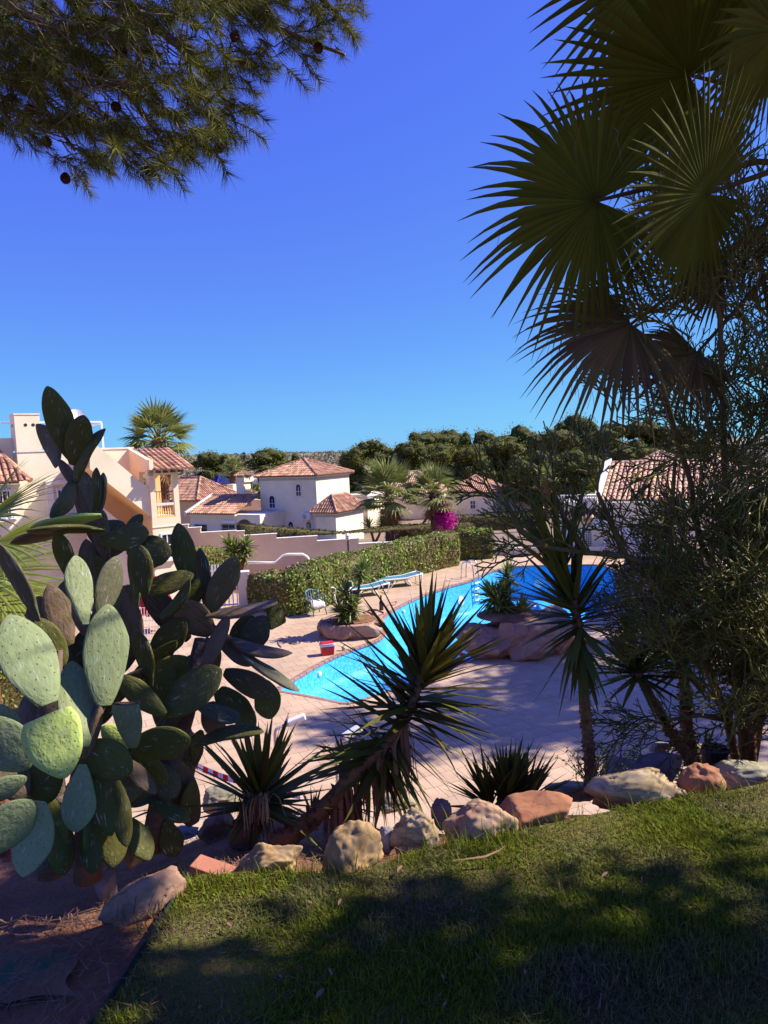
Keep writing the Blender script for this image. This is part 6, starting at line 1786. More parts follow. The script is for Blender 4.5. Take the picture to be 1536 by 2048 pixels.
PADS = [
 # top cluster
 ((150, 925, 3.0), (94, 772, 2.9), 58, GN, 'a', 12), ((124, 932, 3.05), (82, 848, 3.1), 54, GY, 'n', 52), ((146, 930, 2.96), (168, 830, 2.9), 54, GN, 'a', 0),
 ((140, 962, 2.95), (199, 852, 2.95), 48, GN, 'm', 62), ((154, 975, 3.0), (118, 918, 3.0), 26, BR, 'a', 0), ((156, 966, 2.98), (112, 1036, 2.85), 52, GY, 'm', 48),
 ((190, 1085, 3.05), (146, 958, 3.0), 30, BR, 'c', 0), ((190, 1035, 3.1), (164, 940, 3.15), 40, GY, 'b', 40), ((188, 1040, 3.08), (196, 935, 3.1), 34, GN, 'b', 58), ((194, 1035, 3.12), (207, 945, 3.15), 36, GY, 'a', 55),
 ((214, 1110, 3.1), (190, 1020, 3.1), 40, GY, 'a', 10), ((203, 1031, 2.85), (60, 1056, 2.75), 70, LM, 'a', 74), ((207, 1058, 2.85), (52, 1058, 2.62), 62, GN, 'b', 78), ((150, 1055, 2.9), (20, 1087, 2.8), 70, GN, 'a', 72),
 ((200, 1115, 3.2), (244, 1042, 3.25), 84, GY, 'a', 15), ((196, 1070, 2.95), (205, 1020, 2.95), 32, BR, 'a', 0), ((206, 1120, 2.98), (200, 1048, 2.95), 34, BR, 'b', 0), ((196, 1200, 3.0), (212, 1095, 3.0), 40, BR, 'c', 0),
 # right shoulder
 ((200, 1085, 2.95), (300, 1066, 2.9), 62, GN, 'b', 20), ((255, 1098, 2.92), (343, 1108, 2.88), 72, GN, 'a', 5), ((290, 1190, 2.78), (281, 1090, 2.78), 48, LM if False else GN, 'a', 0), ((276, 1210, 2.85), (268, 1090, 2.9), 50, GN, 'b', 10),
 ((380, 1172, 3.1), (356, 1046, 3.1), 50, GN, 'a', 6), ((412, 1208, 3.15), (402, 1096, 3.15), 46, GY, 'b', 52), ((418, 1228, 3.1), (472, 1112, 3.05), 66, GY, 'a', 0), ((394, 1205, 3.2), (386, 1096, 3.25), 34, GN, 'a', 25),
 ((276, 1186, 2.95), (388, 1150, 2.95), 58, GN, 'a', 8), ((330, 1238, 2.9), (390, 1162, 2.85), 40, GN, 'n', 55), ((368, 1222, 3.1), (396, 1158, 3.1), 52, GN, 'c', 0), ((424, 1268, 3.05), (352, 1206, 3.0), 76, BR, 'a', 25),
 ((415, 1234, 3.0), (556, 1210, 2.85), 66, GN, 'b', 72), ((542, 1208, 2.88), (562, 1268, 2.9), 44, GN, 'y', 25), ((462, 1302, 3.15), (508, 1232, 3.15), 58, GN, 'a', 15), ((484, 1312, 3.1), (532, 1232, 3.1), 60, GY, 'a', 0),
 ((422, 1252, 2.98), (500, 1334, 2.95), 46, BR, 'b', 35), ((462, 1288, 2.95), (584, 1318, 2.85), 62, GN, 'n', 66), ((486, 1308, 2.9), (598, 1384, 2.75), 62, GY, 'a', 72), ((448, 1344, 2.98), (552, 1392, 2.95), 62, GY, 'a', 12),
 ((528, 1362, 3.0), (542, 1438, 3.0), 62, GN, 'a', 5), ((436, 1380, 3.05), (512, 1452, 3.05), 62, GN, 'c', 20), ((322, 1426, 2.75), (444, 1340, 2.75), 98, GN, 'a', 0), ((390, 1412, 2.9), (480, 1442, 2.9), 52, GY, 'b', 5),
 ((418, 1405, 3.0), (436, 1480, 3.0), 52, GN, 'c', 0), ((380, 1480, 2.85), (522, 1452, 2.7), 66, GN, 'm', 66), ((262, 1496, 2.65), (382, 1478, 2.65), 84, GN, 'a', 0), ((330, 1430, 2.7), (234, 1352, 2.75), 52, GN, 'a', 10),
 ((266, 1495, 2.45), (244, 1372, 2.4), 62, SG, 'y', 30), ((258, 1496, 2.55), (204, 1452, 2.55), 44, LM, 'a', 20), ((160, 1492, 2.42), (264, 1545, 2.42), 88, GN, 'a', -18), ((300, 1320, 3.0), (372, 1238, 3.0), 62, GN, 'a', 10),
 ((288, 1372, 2.95), (378, 1316, 2.95), 72, GN, 'c', 0), ((426, 1345, 3.1), (414, 1275, 3.1), 50, BR, 'c', 0), ((304, 1372, 2.85), (274, 1258, 2.85), 52, GN, 'b', 45), ((252, 1170, 2.95), (268, 1296, 2.95), 56, BR, 'b', 0),
 # sunlit front pads
 ((100, 1408, 2.30), (18, 1230, 2.42), 108, SG, 'a', -14), ((170, 1250, 2.45), (150, 1112, 2.55), 56, SG, 'b', -22), ((200, 1235, 2.6), (234, 1112, 2.66), 66, GY, 'a', 6), ((208, 1412, 2.42), (216, 1208, 2.55), 88, SG, 'a', -8),
 ((166, 1495, 2.35), (144, 1322, 2.5), 78, SG, 'a', -20), ((86, 1408, 2.12), (132, 1556, 2.05), 118, LM, 'x', -16), ((-40, 1440, 2.2), (60, 1536, 2.2), 100, SG, 'a', -24), ((-60, 1440, 2.25), (42, 1452, 2.3), 78, SG, 'c', -14),
 ((-60, 1608, 2.15), (54, 1554, 2.2), 50, SG, 'a', -24), ((-40, 1712, 2.1), (64, 1600, 2.15), 92, SG, 'a', -18), ((84, 1600, 2.2), (52, 1750, 2.12), 82, SG, 'n', -18), ((120, 1530, 2.35), (46, 1602, 2.35), 92, GN, 'a', 0),
 ((166, 1528, 2.35), (152, 1664, 2.28), 68, SG, 'b', -12), ((186, 1530, 2.45), (222, 1672, 2.4), 50, GN, 'b', 20), ((232, 1560, 2.55), (254, 1694, 2.5), 48, GN, 'a', 15), ((98, 1592, 2.5), (112, 1722, 2.45), 66, GN, 'a', 0),
 ((190, 1640, 2.5), (196, 1712, 2.5), 70, GN, 'm', 40), ((246, 1516, 2.75), (312, 1588, 2.7), 40, BR, 'a', 25), ((262, 1505, 2.8), (334, 1566, 2.8), 64, GN, 'a', 0), ((306, 1528, 2.9), (352, 1596, 2.9), 62, GY, 'a', 8),
 ((388, 1650, 3.1), (350, 1515, 3.0), 62, BR, 'c', 0), ((375, 1640, 3.0), (385, 1560, 3.0), 46, GN, 'c', 0), ((296, 1598, 2.9), (378, 1644, 2.85), 42, GN, 'b', 35), ((80, 1240, 2.6), (-6, 1080, 2.5), 54, GY, 'b', 55),
 ((140, 1290, 2.7), (98, 1168, 2.7), 58, BR, 'a', 10), ((120, 1336, 2.65), (76, 1236, 2.65), 66, GN, 'c', 0), ((170, 1520, 2.38), (206, 1400, 2.42), 26, BR, 'c', 0), ((150, 1176, 2.9), (114, 1062, 2.85), 42, GN, 'b', 20),
 ((188, 1190, 2.95), (172, 1078, 2.95), 46, BR, 'a', 0), ((214, 1196, 3.0), (186, 1106, 2.95), 46, GN, 'a', 0), ((176, 1270, 2.6), (150, 1190, 2.62), 40, BR, 'c', 0), ((45, 1600, 2.3), (0, 1500, 2.35), 80, GN, 'a', 0),
 ((260, 1640, 2.75), (300, 1720, 2.7), 60, GN, 'a', 10), ((235, 1700, 2.7), (180, 1650, 2.65), 50, BR, 'a', 0), ((360, 1560, 3.2), (395, 1470, 3.2), 60, GN, 'a', 0), ((330, 1440, 3.3), (385, 1360, 3.3), 80, GN, 'a', 0),
 ((118, 1635, 2.5), (128, 1752, 2.42), 74, GN, 'a', 10), ((172, 1640, 2.5), (190, 1748, 2.44), 66, GN, 'b', -15), ((232, 1640, 2.6), (226, 1736, 2.55), 62, GN, 'a', 20), ((290, 1650, 2.8), (262, 1738, 2.75), 56, BR, 'a', 10), ((60, 1650, 2.5), (96, 1740, 2.45), 66, GY, 'a', 0), ((330, 1640, 2.95), (352, 1712, 2.95), 56, GN, 'b', 20),
 ((240, 1080, 3.2), (286, 1030, 3.25), 30, GN, 'b', 30), ((385, 1520, 3.05), (398, 1458, 3.05), 40, GN, 'b', 0), ((80, 1700, 2.55), (20, 1620, 2.55), 76, GN, 'a', 10),
]
for q in PADS:
    rl = q[5]
    if q[3] in (GN, GY, BR) and abs(rl) <= 15 and q[0][0] > 60: rl += R.choice((-1, 1)) * R.uniform(0, 46)
    pad(q[0], q[1], q[2] * (0.93 if q[3] in (GN, GY, BR) else 1.0), q[3] if R.random() > 0.14 or q[3] != GN else BR, q[4], rl)
g = random.Random(21)
for k in range(54):                                    # the shaded inside of the clump
    u, v = g.uniform(40, 400), g.uniform(1200, 1640)
    if u > 330 and v > 1520: continue
    if 262 < u < 352 and 1090 < v < 1330: continue
    d = g.uniform(2.75, 3.35)
    a_ = g.uniform(-1.2, 1.2)
    l = g.uniform(90, 150)
    pad((u, v + l / 2, d), (u + math.sin(a_) * l * 0.8, v - l / 2 * math.cos(a_), d + g.uniform(-.1, .15)), g.uniform(48, 84), g.choice([GN, GN, BR, GY]), None, g.uniform(-65, 65))
# woody stems
for pts, r in (([(175, 1760, 2.7), (178, 1640, 2.72), (165, 1500, 2.75), (190, 1350, 2.85), (205, 1200, 2.95)], (0.055, 0.05, 0.048, 0.045, 0.036)),
               ([(300, 1700, 2.95), (330, 1560, 3.0), (370, 1430, 3.05), (405, 1280, 3.05)], (0.05, 0.046, 0.042, 0.034)),
               ([(100, 1750, 2.6), (110, 1600, 2.62), (95, 1440, 2.6), (110, 1300, 2.65)], (0.05, 0.045, 0.04, 0.03)),
               ([(170, 1500, 2.45), (186, 1440, 2.44), (210, 1395, 2.44)], (0.022, 0.02, 0.018))):
    m_ = MB(); m_.tube([P(*q) for q in pts], list(r), 12, jit=0.08, rnd=g); m_.build('stem', M['cork'], cactus, smooth=True)

# ---------------- strap leaves (yuccas)
def strap_mesh(name, mat, arch, wide=1.0, segs=6, fold=0.022):
    vs, fs = [], []
    for i in range(segs + 1):
        t = i / segs
        w_ = wide * 0.5 * (0.62 + 0.38 * math.sin(math.pi * min(1, t * 1.25 + 0.1))) * (1 - t ** 3.2) + 0.0
        if i == segs: w_ = 0.002
        zc = -arch * t * t
        vs += [(-w_, t, zc + fold * w_ * 0.0), (0, t, zc), (w_, t, zc)]
        vs[-3] = (-w_, t, zc + fold * w_); vs[-1] = (w_, t, zc + fold * w_)
    fs = [(i * 3 + j, i * 3 + j + 1, i * 3 + j + 4, i * 3 + j + 3) for i in range(segs) for j in range(2)]
    me = bpy.data.meshes.new(name); me.from_pydata(vs, [], fs); me.materials.append(mat)
    me.polygons.foreach_set('use_smooth', [True] * len(fs)); me.update()
    return me
STRAP = {}
def straps(mat):
    if mat not in STRAP: STRAP[mat] = [strap_mesh('leaf', M[mat], a) for a in (0.0, 0.03, 0.07, 0.14, 0.25)]
    return STRAP[mat]
def head(parent, pos, axis, n, L_, wd, mat='yucca', th0=8, th1=115, stretch=0.0, g=None, gravity=0.25, joined=False, lvar=0.2, power=0.75):
    """a rosette of n blades about pos; stretch: metres over which leaf bases run back down the stem"""
    g = g or R
    axis = Vector(axis).normalized()
    e1 = axis.orthogonal().normalized(); e2 = axis.cross(e1)
    C0 = root_loc(parent)
    mb = MB() if joined else None
    for i in range(n):
        f = (i + 0.5) / n
        th = math.radians(th0 + (th1 - th0) * f ** power + g.uniform(-13, 13))
        ph = i * 2.39996 + g.uniform(-0.5, 0.5)
        d = axis * math.cos(th) + (e1 * math.cos(ph) + e2 * math.sin(ph)) * math.sin(th)
        if not joined and abs(d.dot((EYE - Vector(pos)).normalized())) > 0.80: continue
        d = (d - UP * gravity * f * g.uniform(0.3, 1.2)).normalized()
        up = axis - d * axis.dot(d)
        if up.length < 0.1: up = UP - d * UP.dot(d)
        x, y, z = frame_from(d, up + Vector((g.uniform(-.3, .3), g.uniform(-.3, .3), g.uniform(-.3, .3))))
        l = L_ * (1 - lvar * abs(f - 0.45) * 2) * g.uniform(0.72, 1.2)
        base = Vector(pos) - axis * stretch * f + d * 0.01
        if joined:
            a_ = g.choice((0.0, 0.05, 0.12, 0.22)) * l
            vs = []
            for t, w_ in ((0, 0.6), (0.45, 1.0), (0.8, 0.62), (1, 0.02)):
                c = base + y * (l * t) - z * (a_ * t * t)
                vs += [c - x * (wd * w_ / 2) + z * wd * 0.12 * w_, c, c + x * (wd * w_ / 2) + z * wd * 0.12 * w_]
            mb.add(vs, [(r * 3 + j, r * 3 + j + 1, r * 3 + j + 4, r * 3 + j + 3) for r in range(3) for j in range(2)])
        else:
            k = min(4, int(abs(g.gauss(0.8 + 2.0 * f, 0.9))))
            o = bpy.data.objects.new('leaf', straps(mat)[k]); COL.objects.link(o); o.parent = parent
            w_ = wd * g.uniform(0.85, 1.15)
            o.matrix_local = mat4(base - C0, x, y, z, w_, l, l)
            o.data = straps(mat)[k]
    if joined:
        return mb.build('foliage', M[mat], parent)
def trunk(parent, pts, rad, mat='yucca_trunk', spiny=0, g=None, n=12, name='trunk'):
    m_ = MB(); g = g or R
    P_ = [Vector(p) for p in pts]
    q = []
    rr = []
    for i in range(len(P_) - 1):
        a, b = P_[max(0, i - 1)], P_[i]; c_, d_ = P_[i + 1], P_[min(len(P_) - 1, i + 2)]
        for k in range(6):
            t = k / 6
            q.append(0.5 * ((2 * b) + (c_ - a) * t + (2 * a - 5 * b + 4 * c_ - d_) * t * t + (3 * b - a - 3 * c_ + d_) * t ** 3)); rr.append(rad[i] + (rad[i + 1] - rad[i]) * t)
    q.append(P_[-1]); rr.append(rad[-1])
    m_.tube(q, rr, n, jit=0.10, rnd=g)
    o = m_.build(name, M[mat], parent, smooth=True)
    if spiny:
        s_ = MB()
        for _ in range(spiny):
            i = g.randrange(len(q) - 1); f = g.random(); p = q[i] + (q[i + 1] - q[i]) * f; r = rr[i]
            t = (q[i + 1] - q[i]).normalized(); e = t.orthogonal().normalized(); e.rotate(Matrix.Rotation(g.uniform(0, 6.28), 3, t)); s = t.cross(e)
            l = r * g.uniform(0.25, 0.7); w_ = r * 0.42
            s_.add([p + e * r * 0.93 - s * w_, p + e * r * 0.93 + s * w_, p + e * (r + l) + t * l * g.uniform(-.3, 0.8), p + e * r * 0.9 + t * 0.02], [(0, 1, 2), (1, 3, 2), (3, 0, 2)])
        s_.build('leaf_bases', M['palm_fibre'], parent, kind='stuff')
    return q
def skirt(parent, pts, n, L_, wd, g, mat='dead_leaf', name='dead_leaves', back=None):
    """dead blades hanging from along a stem"""
    m_ = MB(); P_ = [Vector(p) for p in pts]
    for _ in range(n):
        i = g.randrange(len(P_) - 1); p = P_[i] + (P_[i + 1] - P_[i]) * g.random()
        l = L_ * g.uniform(0.55, 1.15); a_ = g.uniform(0, 6.28)
        out = Vector((math.cos(a_), math.sin(a_), 0)) * l * g.uniform(0.06, 0.3)
        w_ = wd * g.uniform(0.4, 1.1)
        s = Vector((math.sin(a_ + g.uniform(-.8, .8)), -math.cos(a_), 0)).normalized() * w_ / 2
        vs = []
        for t in (0, 0.3, 0.65, 1.0):
            c = p + out * (t ** 0.6) - UP * l * (t ** 1.3) + Vector((g.uniform(-.012, .012), g.uniform(-.012, .012), 0))
            k = (0.7, 1.0, 0.8, 0.05)[int(t * 3 + 0.1)]
            vs += [c - s * k, c + out.normalized() * w_ * 0.2 * k, c + s * k]
        m_.add(vs, [(r * 3 + j, r * 3 + j + 1, r * 3 + j + 4, r * 3 + j + 3) for r in range(3) for j in range(2)])
    return m_.build(name, M[mat], parent, kind='stuff')
G5 = random.Random(55)

# leaning yucca in the middle
pts = [P(540, 1690, 3.05), P(610, 1650, 3.12), P(700, 1560, 3.2), P(790, 1465, 3.25), P(830, 1390, 3.27), P(850, 1310, 3.28)]
cy = thing('yucca', pts[0], 'big leaning yucca with brown dead-leaf skirt in front of the pool', 'yucca', 'yuccas on the slope')
q = trunk(cy, pts, [0.050, 0.042, 0.033, 0.028, 0.023, 0.018], spiny=120, g=G5)
ax_t = (pts[5] - pts[4]).normalized()
head(cy, P(853, 1320, 3.28), ax_t, 124, 0.50, 0.040, 'yucca_dark', 6, 96, 0.28, G5, 0.10, lvar=0.25)
ax_m = (pts[4] - pts[3]).normalized()
head(cy, P(822, 1405, 3.26), ax_m + Vector((0.1, 0, 0.2)), 88, 0.48, 0.038, 'yucca_dark', 58, 122, 0.34, G5, 0.22)
head(cy, P(770, 1490, 3.24), (pts[3] - pts[2]).normalized(), 30, 0.44, 0.036, 'yucca_dark', 75, 130, 0.14, G5, 0.35)
skirt(cy, [P(660, 1585, 3.18), P(720, 1535, 3.2), P(790, 1465, 3.24), P(815, 1440, 3.24)], 130, 0.34, 0.024, G5)
# upright yucca at left
pts = [P(482, 1690, 3.2), P(500, 1640, 3.22), P(515, 1585, 3.22)]
y2 = thing('yucca', pts[0], 'yucca with stiff upright blades and straw beard, beside the cactus', 'yucca', 'yuccas on the slope')
trunk(y2, pts, [0.07, 0.06, 0.05], spiny=40, g=G5)
head(y2, P(520, 1592, 3.22), Vector((0.33, 0.05, 1)), 66, 0.45, 0.044, 'yucca_dark', 8, 86, 0.06, G5, 0.12)
head(y2, P(512, 1605, 3.22), Vector((0.1, -0.05, 1)), 10, 0.34, 0.03, 'yucca_dark', 92, 112, 0.03, G5, 0.25)
skirt(y2, [P(478, 1640, 3.2), P(500, 1610, 3.18), P(540, 1600, 3.2)], 120, 0.20, 0.016, G5)
m_ = MB()
for _ in range(60):
    a_ = G5.uniform(0, 6.28); l = G5.uniform(0.07, 0.16); p = P(512 + G5.uniform(-30, 30), 1605 + G5.uniform(-6, 16), 3.18)
    d = Vector((math.cos(a_), math.sin(a_), 0)); s = Vector((-d.y, d.x, 0)) * 0.0022
    vs = []
    for t in (0, 0.35, 0.7, 1.0):
        c = p + d * l * t * 0.8 + UP * (0.09 * math.sin(t * 2.2) - 0.12 * t * t)
        vs += [c - s, c + s]
    m_.add(vs, [(r * 2, r * 2 + 1, r * 2 + 3, r * 2 + 2) for r in range(3)])
m_.build('straw_beard', M['straw'], y2, kind='stuff')
# slender yucca with spiny trunk
pts = [P(1186, 1590, 3.6), P(1176, 1480, 3.62), P(1166, 1360, 3.62), P(1158, 1265, 3.62), P(1148, 1200, 3.6), P(1140, 1170, 3.6)]
y3 = thing('yucca', pts[0], 'slender yucca with straight spiny trunk, right of the dark bushy one', 'yucca', 'yuccas on the slope')
trunk(y3, pts, [0.034, 0.028, 0.025, 0.023, 0.022, 0.018], spiny=330, g=G5)
head(y3, P(1146, 1195, 3.6), Vector((-0.22, 0.05, 1)), 112, 0.47, 0.034, 'yucca', 6, 108, 0.18, G5, 0.18, lvar=0.3)
head(y3, P(1156, 1262, 3.62), Vector((-0.05, 0, 1)), 34, 0.40, 0.032, 'yucca', 95, 158, 0.08, G5, 0.5)
head(y3, P(1120, 1150, 3.58), Vector((-0.30, -0.02, 1)), 20, 0.58, 0.045, 'yucca', 4, 30, 0.02, G5, 0.02)
# leaning slender yucca
pts = [P(1392, 1535, 4.0), P(1345, 1470, 4.02), P(1300, 1390, 4.03), P(1275, 1345, 4.03)]
y4 = thing('yucca', pts[0], 'slender yucca leaning left beneath the pencil tree', 'yucca', 'yuccas on the slope')
trunk(y4, pts, [0.036, 0.028, 0.025, 0.023], spiny=170, g=G5)
head(y4, P(1272, 1338, 4.03), Vector((-0.25, 0, 1)), 84, 0.40, 0.030, 'yucca', 5, 110, 0.05, G5, 0.15)
head(y4, P(1334, 1462, 3.98), Vector((0.1, -0.1, 1)), 7, 0.16, 0.026, 'yucca', 8, 40, 0.0, G5, 0.0)
# third trunk with its head lost in the twigs
pts = [P(1384, 1530, 4.3), P(1372, 1430, 4.3), P(1366, 1330, 4.3)]
y5 = thing('yucca', pts[0], 'thick spiny-trunked yucca whose head is lost among pencil tree twigs', 'yucca', 'yuccas on the slope')
trunk(y5, pts, [0.04, 0.034, 0.03], spiny=160, g=G5)
head(y5, P(1364, 1320, 4.3), Vector((0, 0, 1)), 44, 0.42, 0.03, 'yucca_dark', 6, 110, 0.06, G5, 0.2)
# bushy one
pts = [P(1012, 1612, 3.5), P(1012, 1585, 3.5)]
y6 = thing('yucca', pts[0], 'dense bushy dark yucca without trunk behind the ochre block rock', 'yucca', 'yuccas on the slope')
for du, dv, ax_y, n_ in ((0, 0, (0.02, 0, 1), 40), (-32, 14, (-0.35, -0.1, 1), 22), (34, 10, (0.5, 0, 1), 26), (10, -8, (0.2, 0.2, 1), 20)):
    head(y6, P(1012 + du, 1596 + dv, 3.48), Vector(ax_y), n_ + 24, 0.30, 0.026, 'yucca', 5, 48, 0.03, G5, 0.1)
trunk(y6, pts, [0.05, 0.045], g=G5)
# small rosettes
for i, (u, v, d, L_, n_, lab) in enumerate(((625, 1630, 4.3, 0.22, 22, 'small dark rosette behind the leaning yucca trunk'), (688, 1520, 3.9, 0.20, 30, 'dark scrubby rosette at the shower pole foot'), (318, 1610, 3.9, 0.32, 26, 'small yucca in shade seen under the cactus pads'),
                                            (1415, 1500, 4.2, 0.22, 14, 'small upright yucca between leaning trunk and black pot'), (712, 1612, 4.0, 0.2, 18, 'small rosette between the dead-leaf skirt and upright yucca'), (1500, 1330, 4.3, 0.62, 40, 'broad strap-leaved yucca in the dark right corner below the pencil tree'))):
    c = P(u, v, d)
    o = thing('yucca', c, lab, 'yucca', 'yuccas on the slope')
    head(o, c, UP, n_, L_, L_ * 0.085, 'yucca_dark', 8, 95, 0.03, G5, 0.15)
    zg = gz1(c.x, c.y) - 0.05
    m_ = MB(); m_.tube([(c.x, c.y, min(zg, c.z - 0.06)), (c.x, c.y, c.z + 0.01)], [0.05, 0.03], 8); m_.build('trunk', M['yucca_trunk'], o, smooth=True)
# yuccas in the rock planter and on the island
def far_yucca(foot, heads, label, L_, wd, n_, tr=0.05, g=G5, group='yuccas in the rock planters'):
    o = thing('yucca', foot, label, 'yucca', group)
    for (H, a_) in heads:
        mid = (Vector(foot) + Vector(H)) / 2 + Vector((g.uniform(-.06, .06), 0, -0.1))
        m_ = MB(); m_.tube([foot, mid, H], [tr, tr * 0.85, tr * 0.7], 8); m_.build('stem', M['yucca_trunk'], o, smooth=True)
        head(o, H, a_, n_, L_, wd, 'yucca_far', 6, 120, 0.15, g, 0.2, joined=True)
    return o
yp = pc.y
f1 = (pc.x - 0.05, yp, 0.36)
far_yucca(P(700, 1262, yp), [(P(722, 1140, yp), (0.25, 0, 1))], 'tallest planter yucca leaning right against the hedge', 0.52, 0.075, 80)
far_yucca(P(690, 1262, yp - .1), [(P(692, 1185, yp - .1), (0, 0, 1)), (P(683, 1222, yp - .15), (-0.3, 0, 1))], 'left planter yucca with two heads near the white chairs', 0.52, 0.075, 70)
far_yucca(P(702, 1266, yp - .2), [(P(704, 1212, yp - .2), (0.2, -0.1, 1)), (P(696, 1246, yp - .3), (0.1, -0.2, 1))], 'bright low planter yucca at the front of the rock planter', 0.52, 0.075, 82)
m_ = MB()
for k in range(14):
    c = P(672 + G5.uniform(-14, 22), 1264 + G5.uniform(-4, 4), yp - 0.2); a_ = G5.uniform(0, 6.28)
    m_.tube([c, c + Vector((math.cos(a_) * 0.2, math.sin(a_) * 0.2, 0.06)), c + Vector((math.cos(a_) * 0.4, math.sin(a_) * 0.4, 0.01))], [0.03, 0.04, 0.02], 5)
tag(m_.build('dead_wood', M['bark'], smooth=True, kind=None), 'dark heap of dead prunings on the rock planter', 'prunings')
iy = ic.y + 0.3
far_yucca(P(1020, 1262, iy + .4), [(P(1015, 1150, iy + .4), (0.1, 0, 1))], 'tallest island yucca rising before the pool end', 0.52, 0.075, 76, group='yuccas in the rock planters')
far_yucca(P(1005, 1262, iy), [(P(998, 1205, iy), (-0.1, 0, 1)), (P(985, 1190, iy + .1), (-0.35, 0, 1)), (P(1008, 1190, iy + .2), (0.2, 0, 1))], 'left island yucca with three dark heads beside the ladder', 0.62, 0.08, 90)
far_yucca(P(1035, 1262, iy - .1), [(P(1040, 1226, iy - .1), (0.35, 0, 1))], 'right island yucca spreading low over the rock', 0.64, 0.08, 90)
wy = P(470, 1120, 29)
far_yucca((wy.x, wy.y, 0), [(P(458, 1090, 29), (-0.2, 0, 1)), (P(470, 1098, 28.8), (0, 0, 1)), (P(490, 1090, 29), (0.3, 0, 1)), (P(488, 1108, 29), (0.5, 0, 1))], 'many-headed yucca in front of the pink wall by the picket fence', 0.62, 0.08, 70, 0.08, group='yuccas by the villas')
wy = P(748, 1070, 49)
far_yucca((wy.x, wy.y, -1.0), [(P(738, 1052, 49), (-0.2, 0, 1)), (P(764, 1047, 49), (0.2, 0, 1))], 'two-headed dark yucca at the foot of the left garden palm', 0.8, 0.10, 60, 0.1, group='yuccas by the villas')

# small twiggy bush with tiny leaves by the slender yucca
c = P(1175, 1585, 3.45)
o = thing('twiggy_bush', c, 'small twiggy bush with tiny leaves around the spiny yucca trunk', 'bush')
tw_m, lp_ = MB(), []
for k in range(26):
    a_ = G5.uniform(-1.3, 1.3); p = c + Vector((G5.uniform(-.05, .08), G5.uniform(-.05, .05), 0)); d = Vector((math.sin(a_) * 0.9, G5.uniform(-.3, .3), math.cos(a_) * 0.8)).normalized()
    path = [p]
    for s in range(6):
        d = (d + Vector((G5.uniform(-.25, .25), G5.uniform(-.2, .2), G5.uniform(-.1, .2)))).normalized(); path.append(path[-1] + d * 0.045)
        for _ in range(5): lp_.append(path[-1] + Vector((G5.uniform(-.012, .012), G5.uniform(-.012, .012), G5.uniform(-.012, .012))))
    tw_m.tube(path, [0.0035, 0.003, 0.0026, 0.0022, 0.002, 0.0016, 0.001], 5)
tw_m.build('twigs', M['bark'], o, kind='stuff')
v, t = leaf_quads(np.array([tuple(p) for p in lp_]), 0.013, 0.7); np_mesh('leaves', v, t, M['hedge_leaf'], o, kind='stuff')

# ---------------- fan palms
def frond_geo(mb, hub, axis, normal, Rr, nseg=44, span=300, split=0.55, droop=0.25, g=R, threads=10, fold=0.16, tmb=None, curl=0.0, cone=0.0):
    """a fan blade: pleated segments from the hub, free and hanging at their tips"""
    hub = Vector(hub); x, y, z = frame_from(axis, normal)
    dth = math.radians(span) / nseg
    for i in range(nseg):
        th = (i + 0.5 - nseg / 2) * dth
        rel = abs(th) / math.radians(span / 2)
        L_ = Rr * (1 - 0.28 * rel ** 2) * g.uniform(0.93, 1.05)
        d0 = y * math.cos(th) + x * math.sin(th)
        side = (x * math.cos(th) - y * math.sin(th))
        dr = droop * g.uniform(0.6, 1.5)
        vs = []
        jt = g.uniform(-0.05, 0.05)
        rs = (0.0, 0.22, split * 0.75, split, split + (1 - split) * 0.35, split + (1 - split) * 0.7, 1.0)
        for r in rs:
            rr = r * L_
            hw = (rr * math.tan(dth / 2) * 1.04 + 0.0015 * (1 - r / split)) if r <= split else (split * L_ * math.tan(dth / 2)) * (1 - ((r - split) / (1 - split)) ** 1.25) * 0.92
            if r == 1.0: hw = 0.0006
            ex = max(0, r - split * 0.8)
            c = hub + d0 * rr + side * (jt * ex * L_) - UP * (dr * L_ * ex ** 1.8 * 1.6) + z * (cone * rr + curl * rr * rr / Rr)
            f_ = fold * hw * 2
            vs += [c - side * hw - z * f_ * 0.5, c + z * f_ * 0.5, c + side * hw - z * f_ * 0.5]
        mb.add(vs, [(k * 3 + j, k * 3 + j + 1, k * 3 + j + 4, k * 3 + j + 3) for k in range(len(rs) - 1) for j in range(2)])
        if tmb is not None and g.random() < threads / nseg:
            p = hub + d0 * L_ * split * g.uniform(0.9, 1.2); q_ = [p]
            d = Vector((g.uniform(-1, 1), g.uniform(-1, 1), 0.2)) * 0.03
            for s in range(5):
                q_.append(q_[-1] + d + Vector((g.uniform(-.015, .015), g.uniform(-.015, .015), -0.02 - 0.012 * s)))
            tmb.tube(q_, 0.0012, 3, cap=False)
G6 = random.Random(66)
crown = P(1800, 330, 4.0)
base = Vector((crown.x + 0.12, crown.y + 0.1, gz1(crown.x + 0.12, crown.y + 0.1) - 0.15))
palm = thing('fan_palm', base, 'tall dark fan palm at the right edge whose fronds fill the upper right sky', 'palm tree')
def frond(parent, hub, axis, normal, Rr, mat='palm_leaf', start=None, span=300, droop=0.25, nseg=44, threads=10, **k):
    mb, tm = MB(), MB()
    frond_geo(mb, hub, axis, normal, Rr, nseg, span, droop=droop, g=G6, threads=threads, tmb=tm, **k)
    f_ = mb.build('frond', M[mat], parent, smooth=False)
    s = Vector(start) if start is not None else crown
    h = Vector(hub); mid = (s + h) / 2 + UP * 0.10
    pm = MB(); pm.tube([s, s * 0.65 + mid * 0.35, mid, h * 0.7 + mid * 0.3, h], [0.03, 0.022, 0.016, 0.012, 0.008], 8); pm.build('petiole', M['palm_leaf_old'], f_, smooth=True)
    if tm.v: tm.build('fibres', M['straw'], f_, kind='stuff')
    return f_
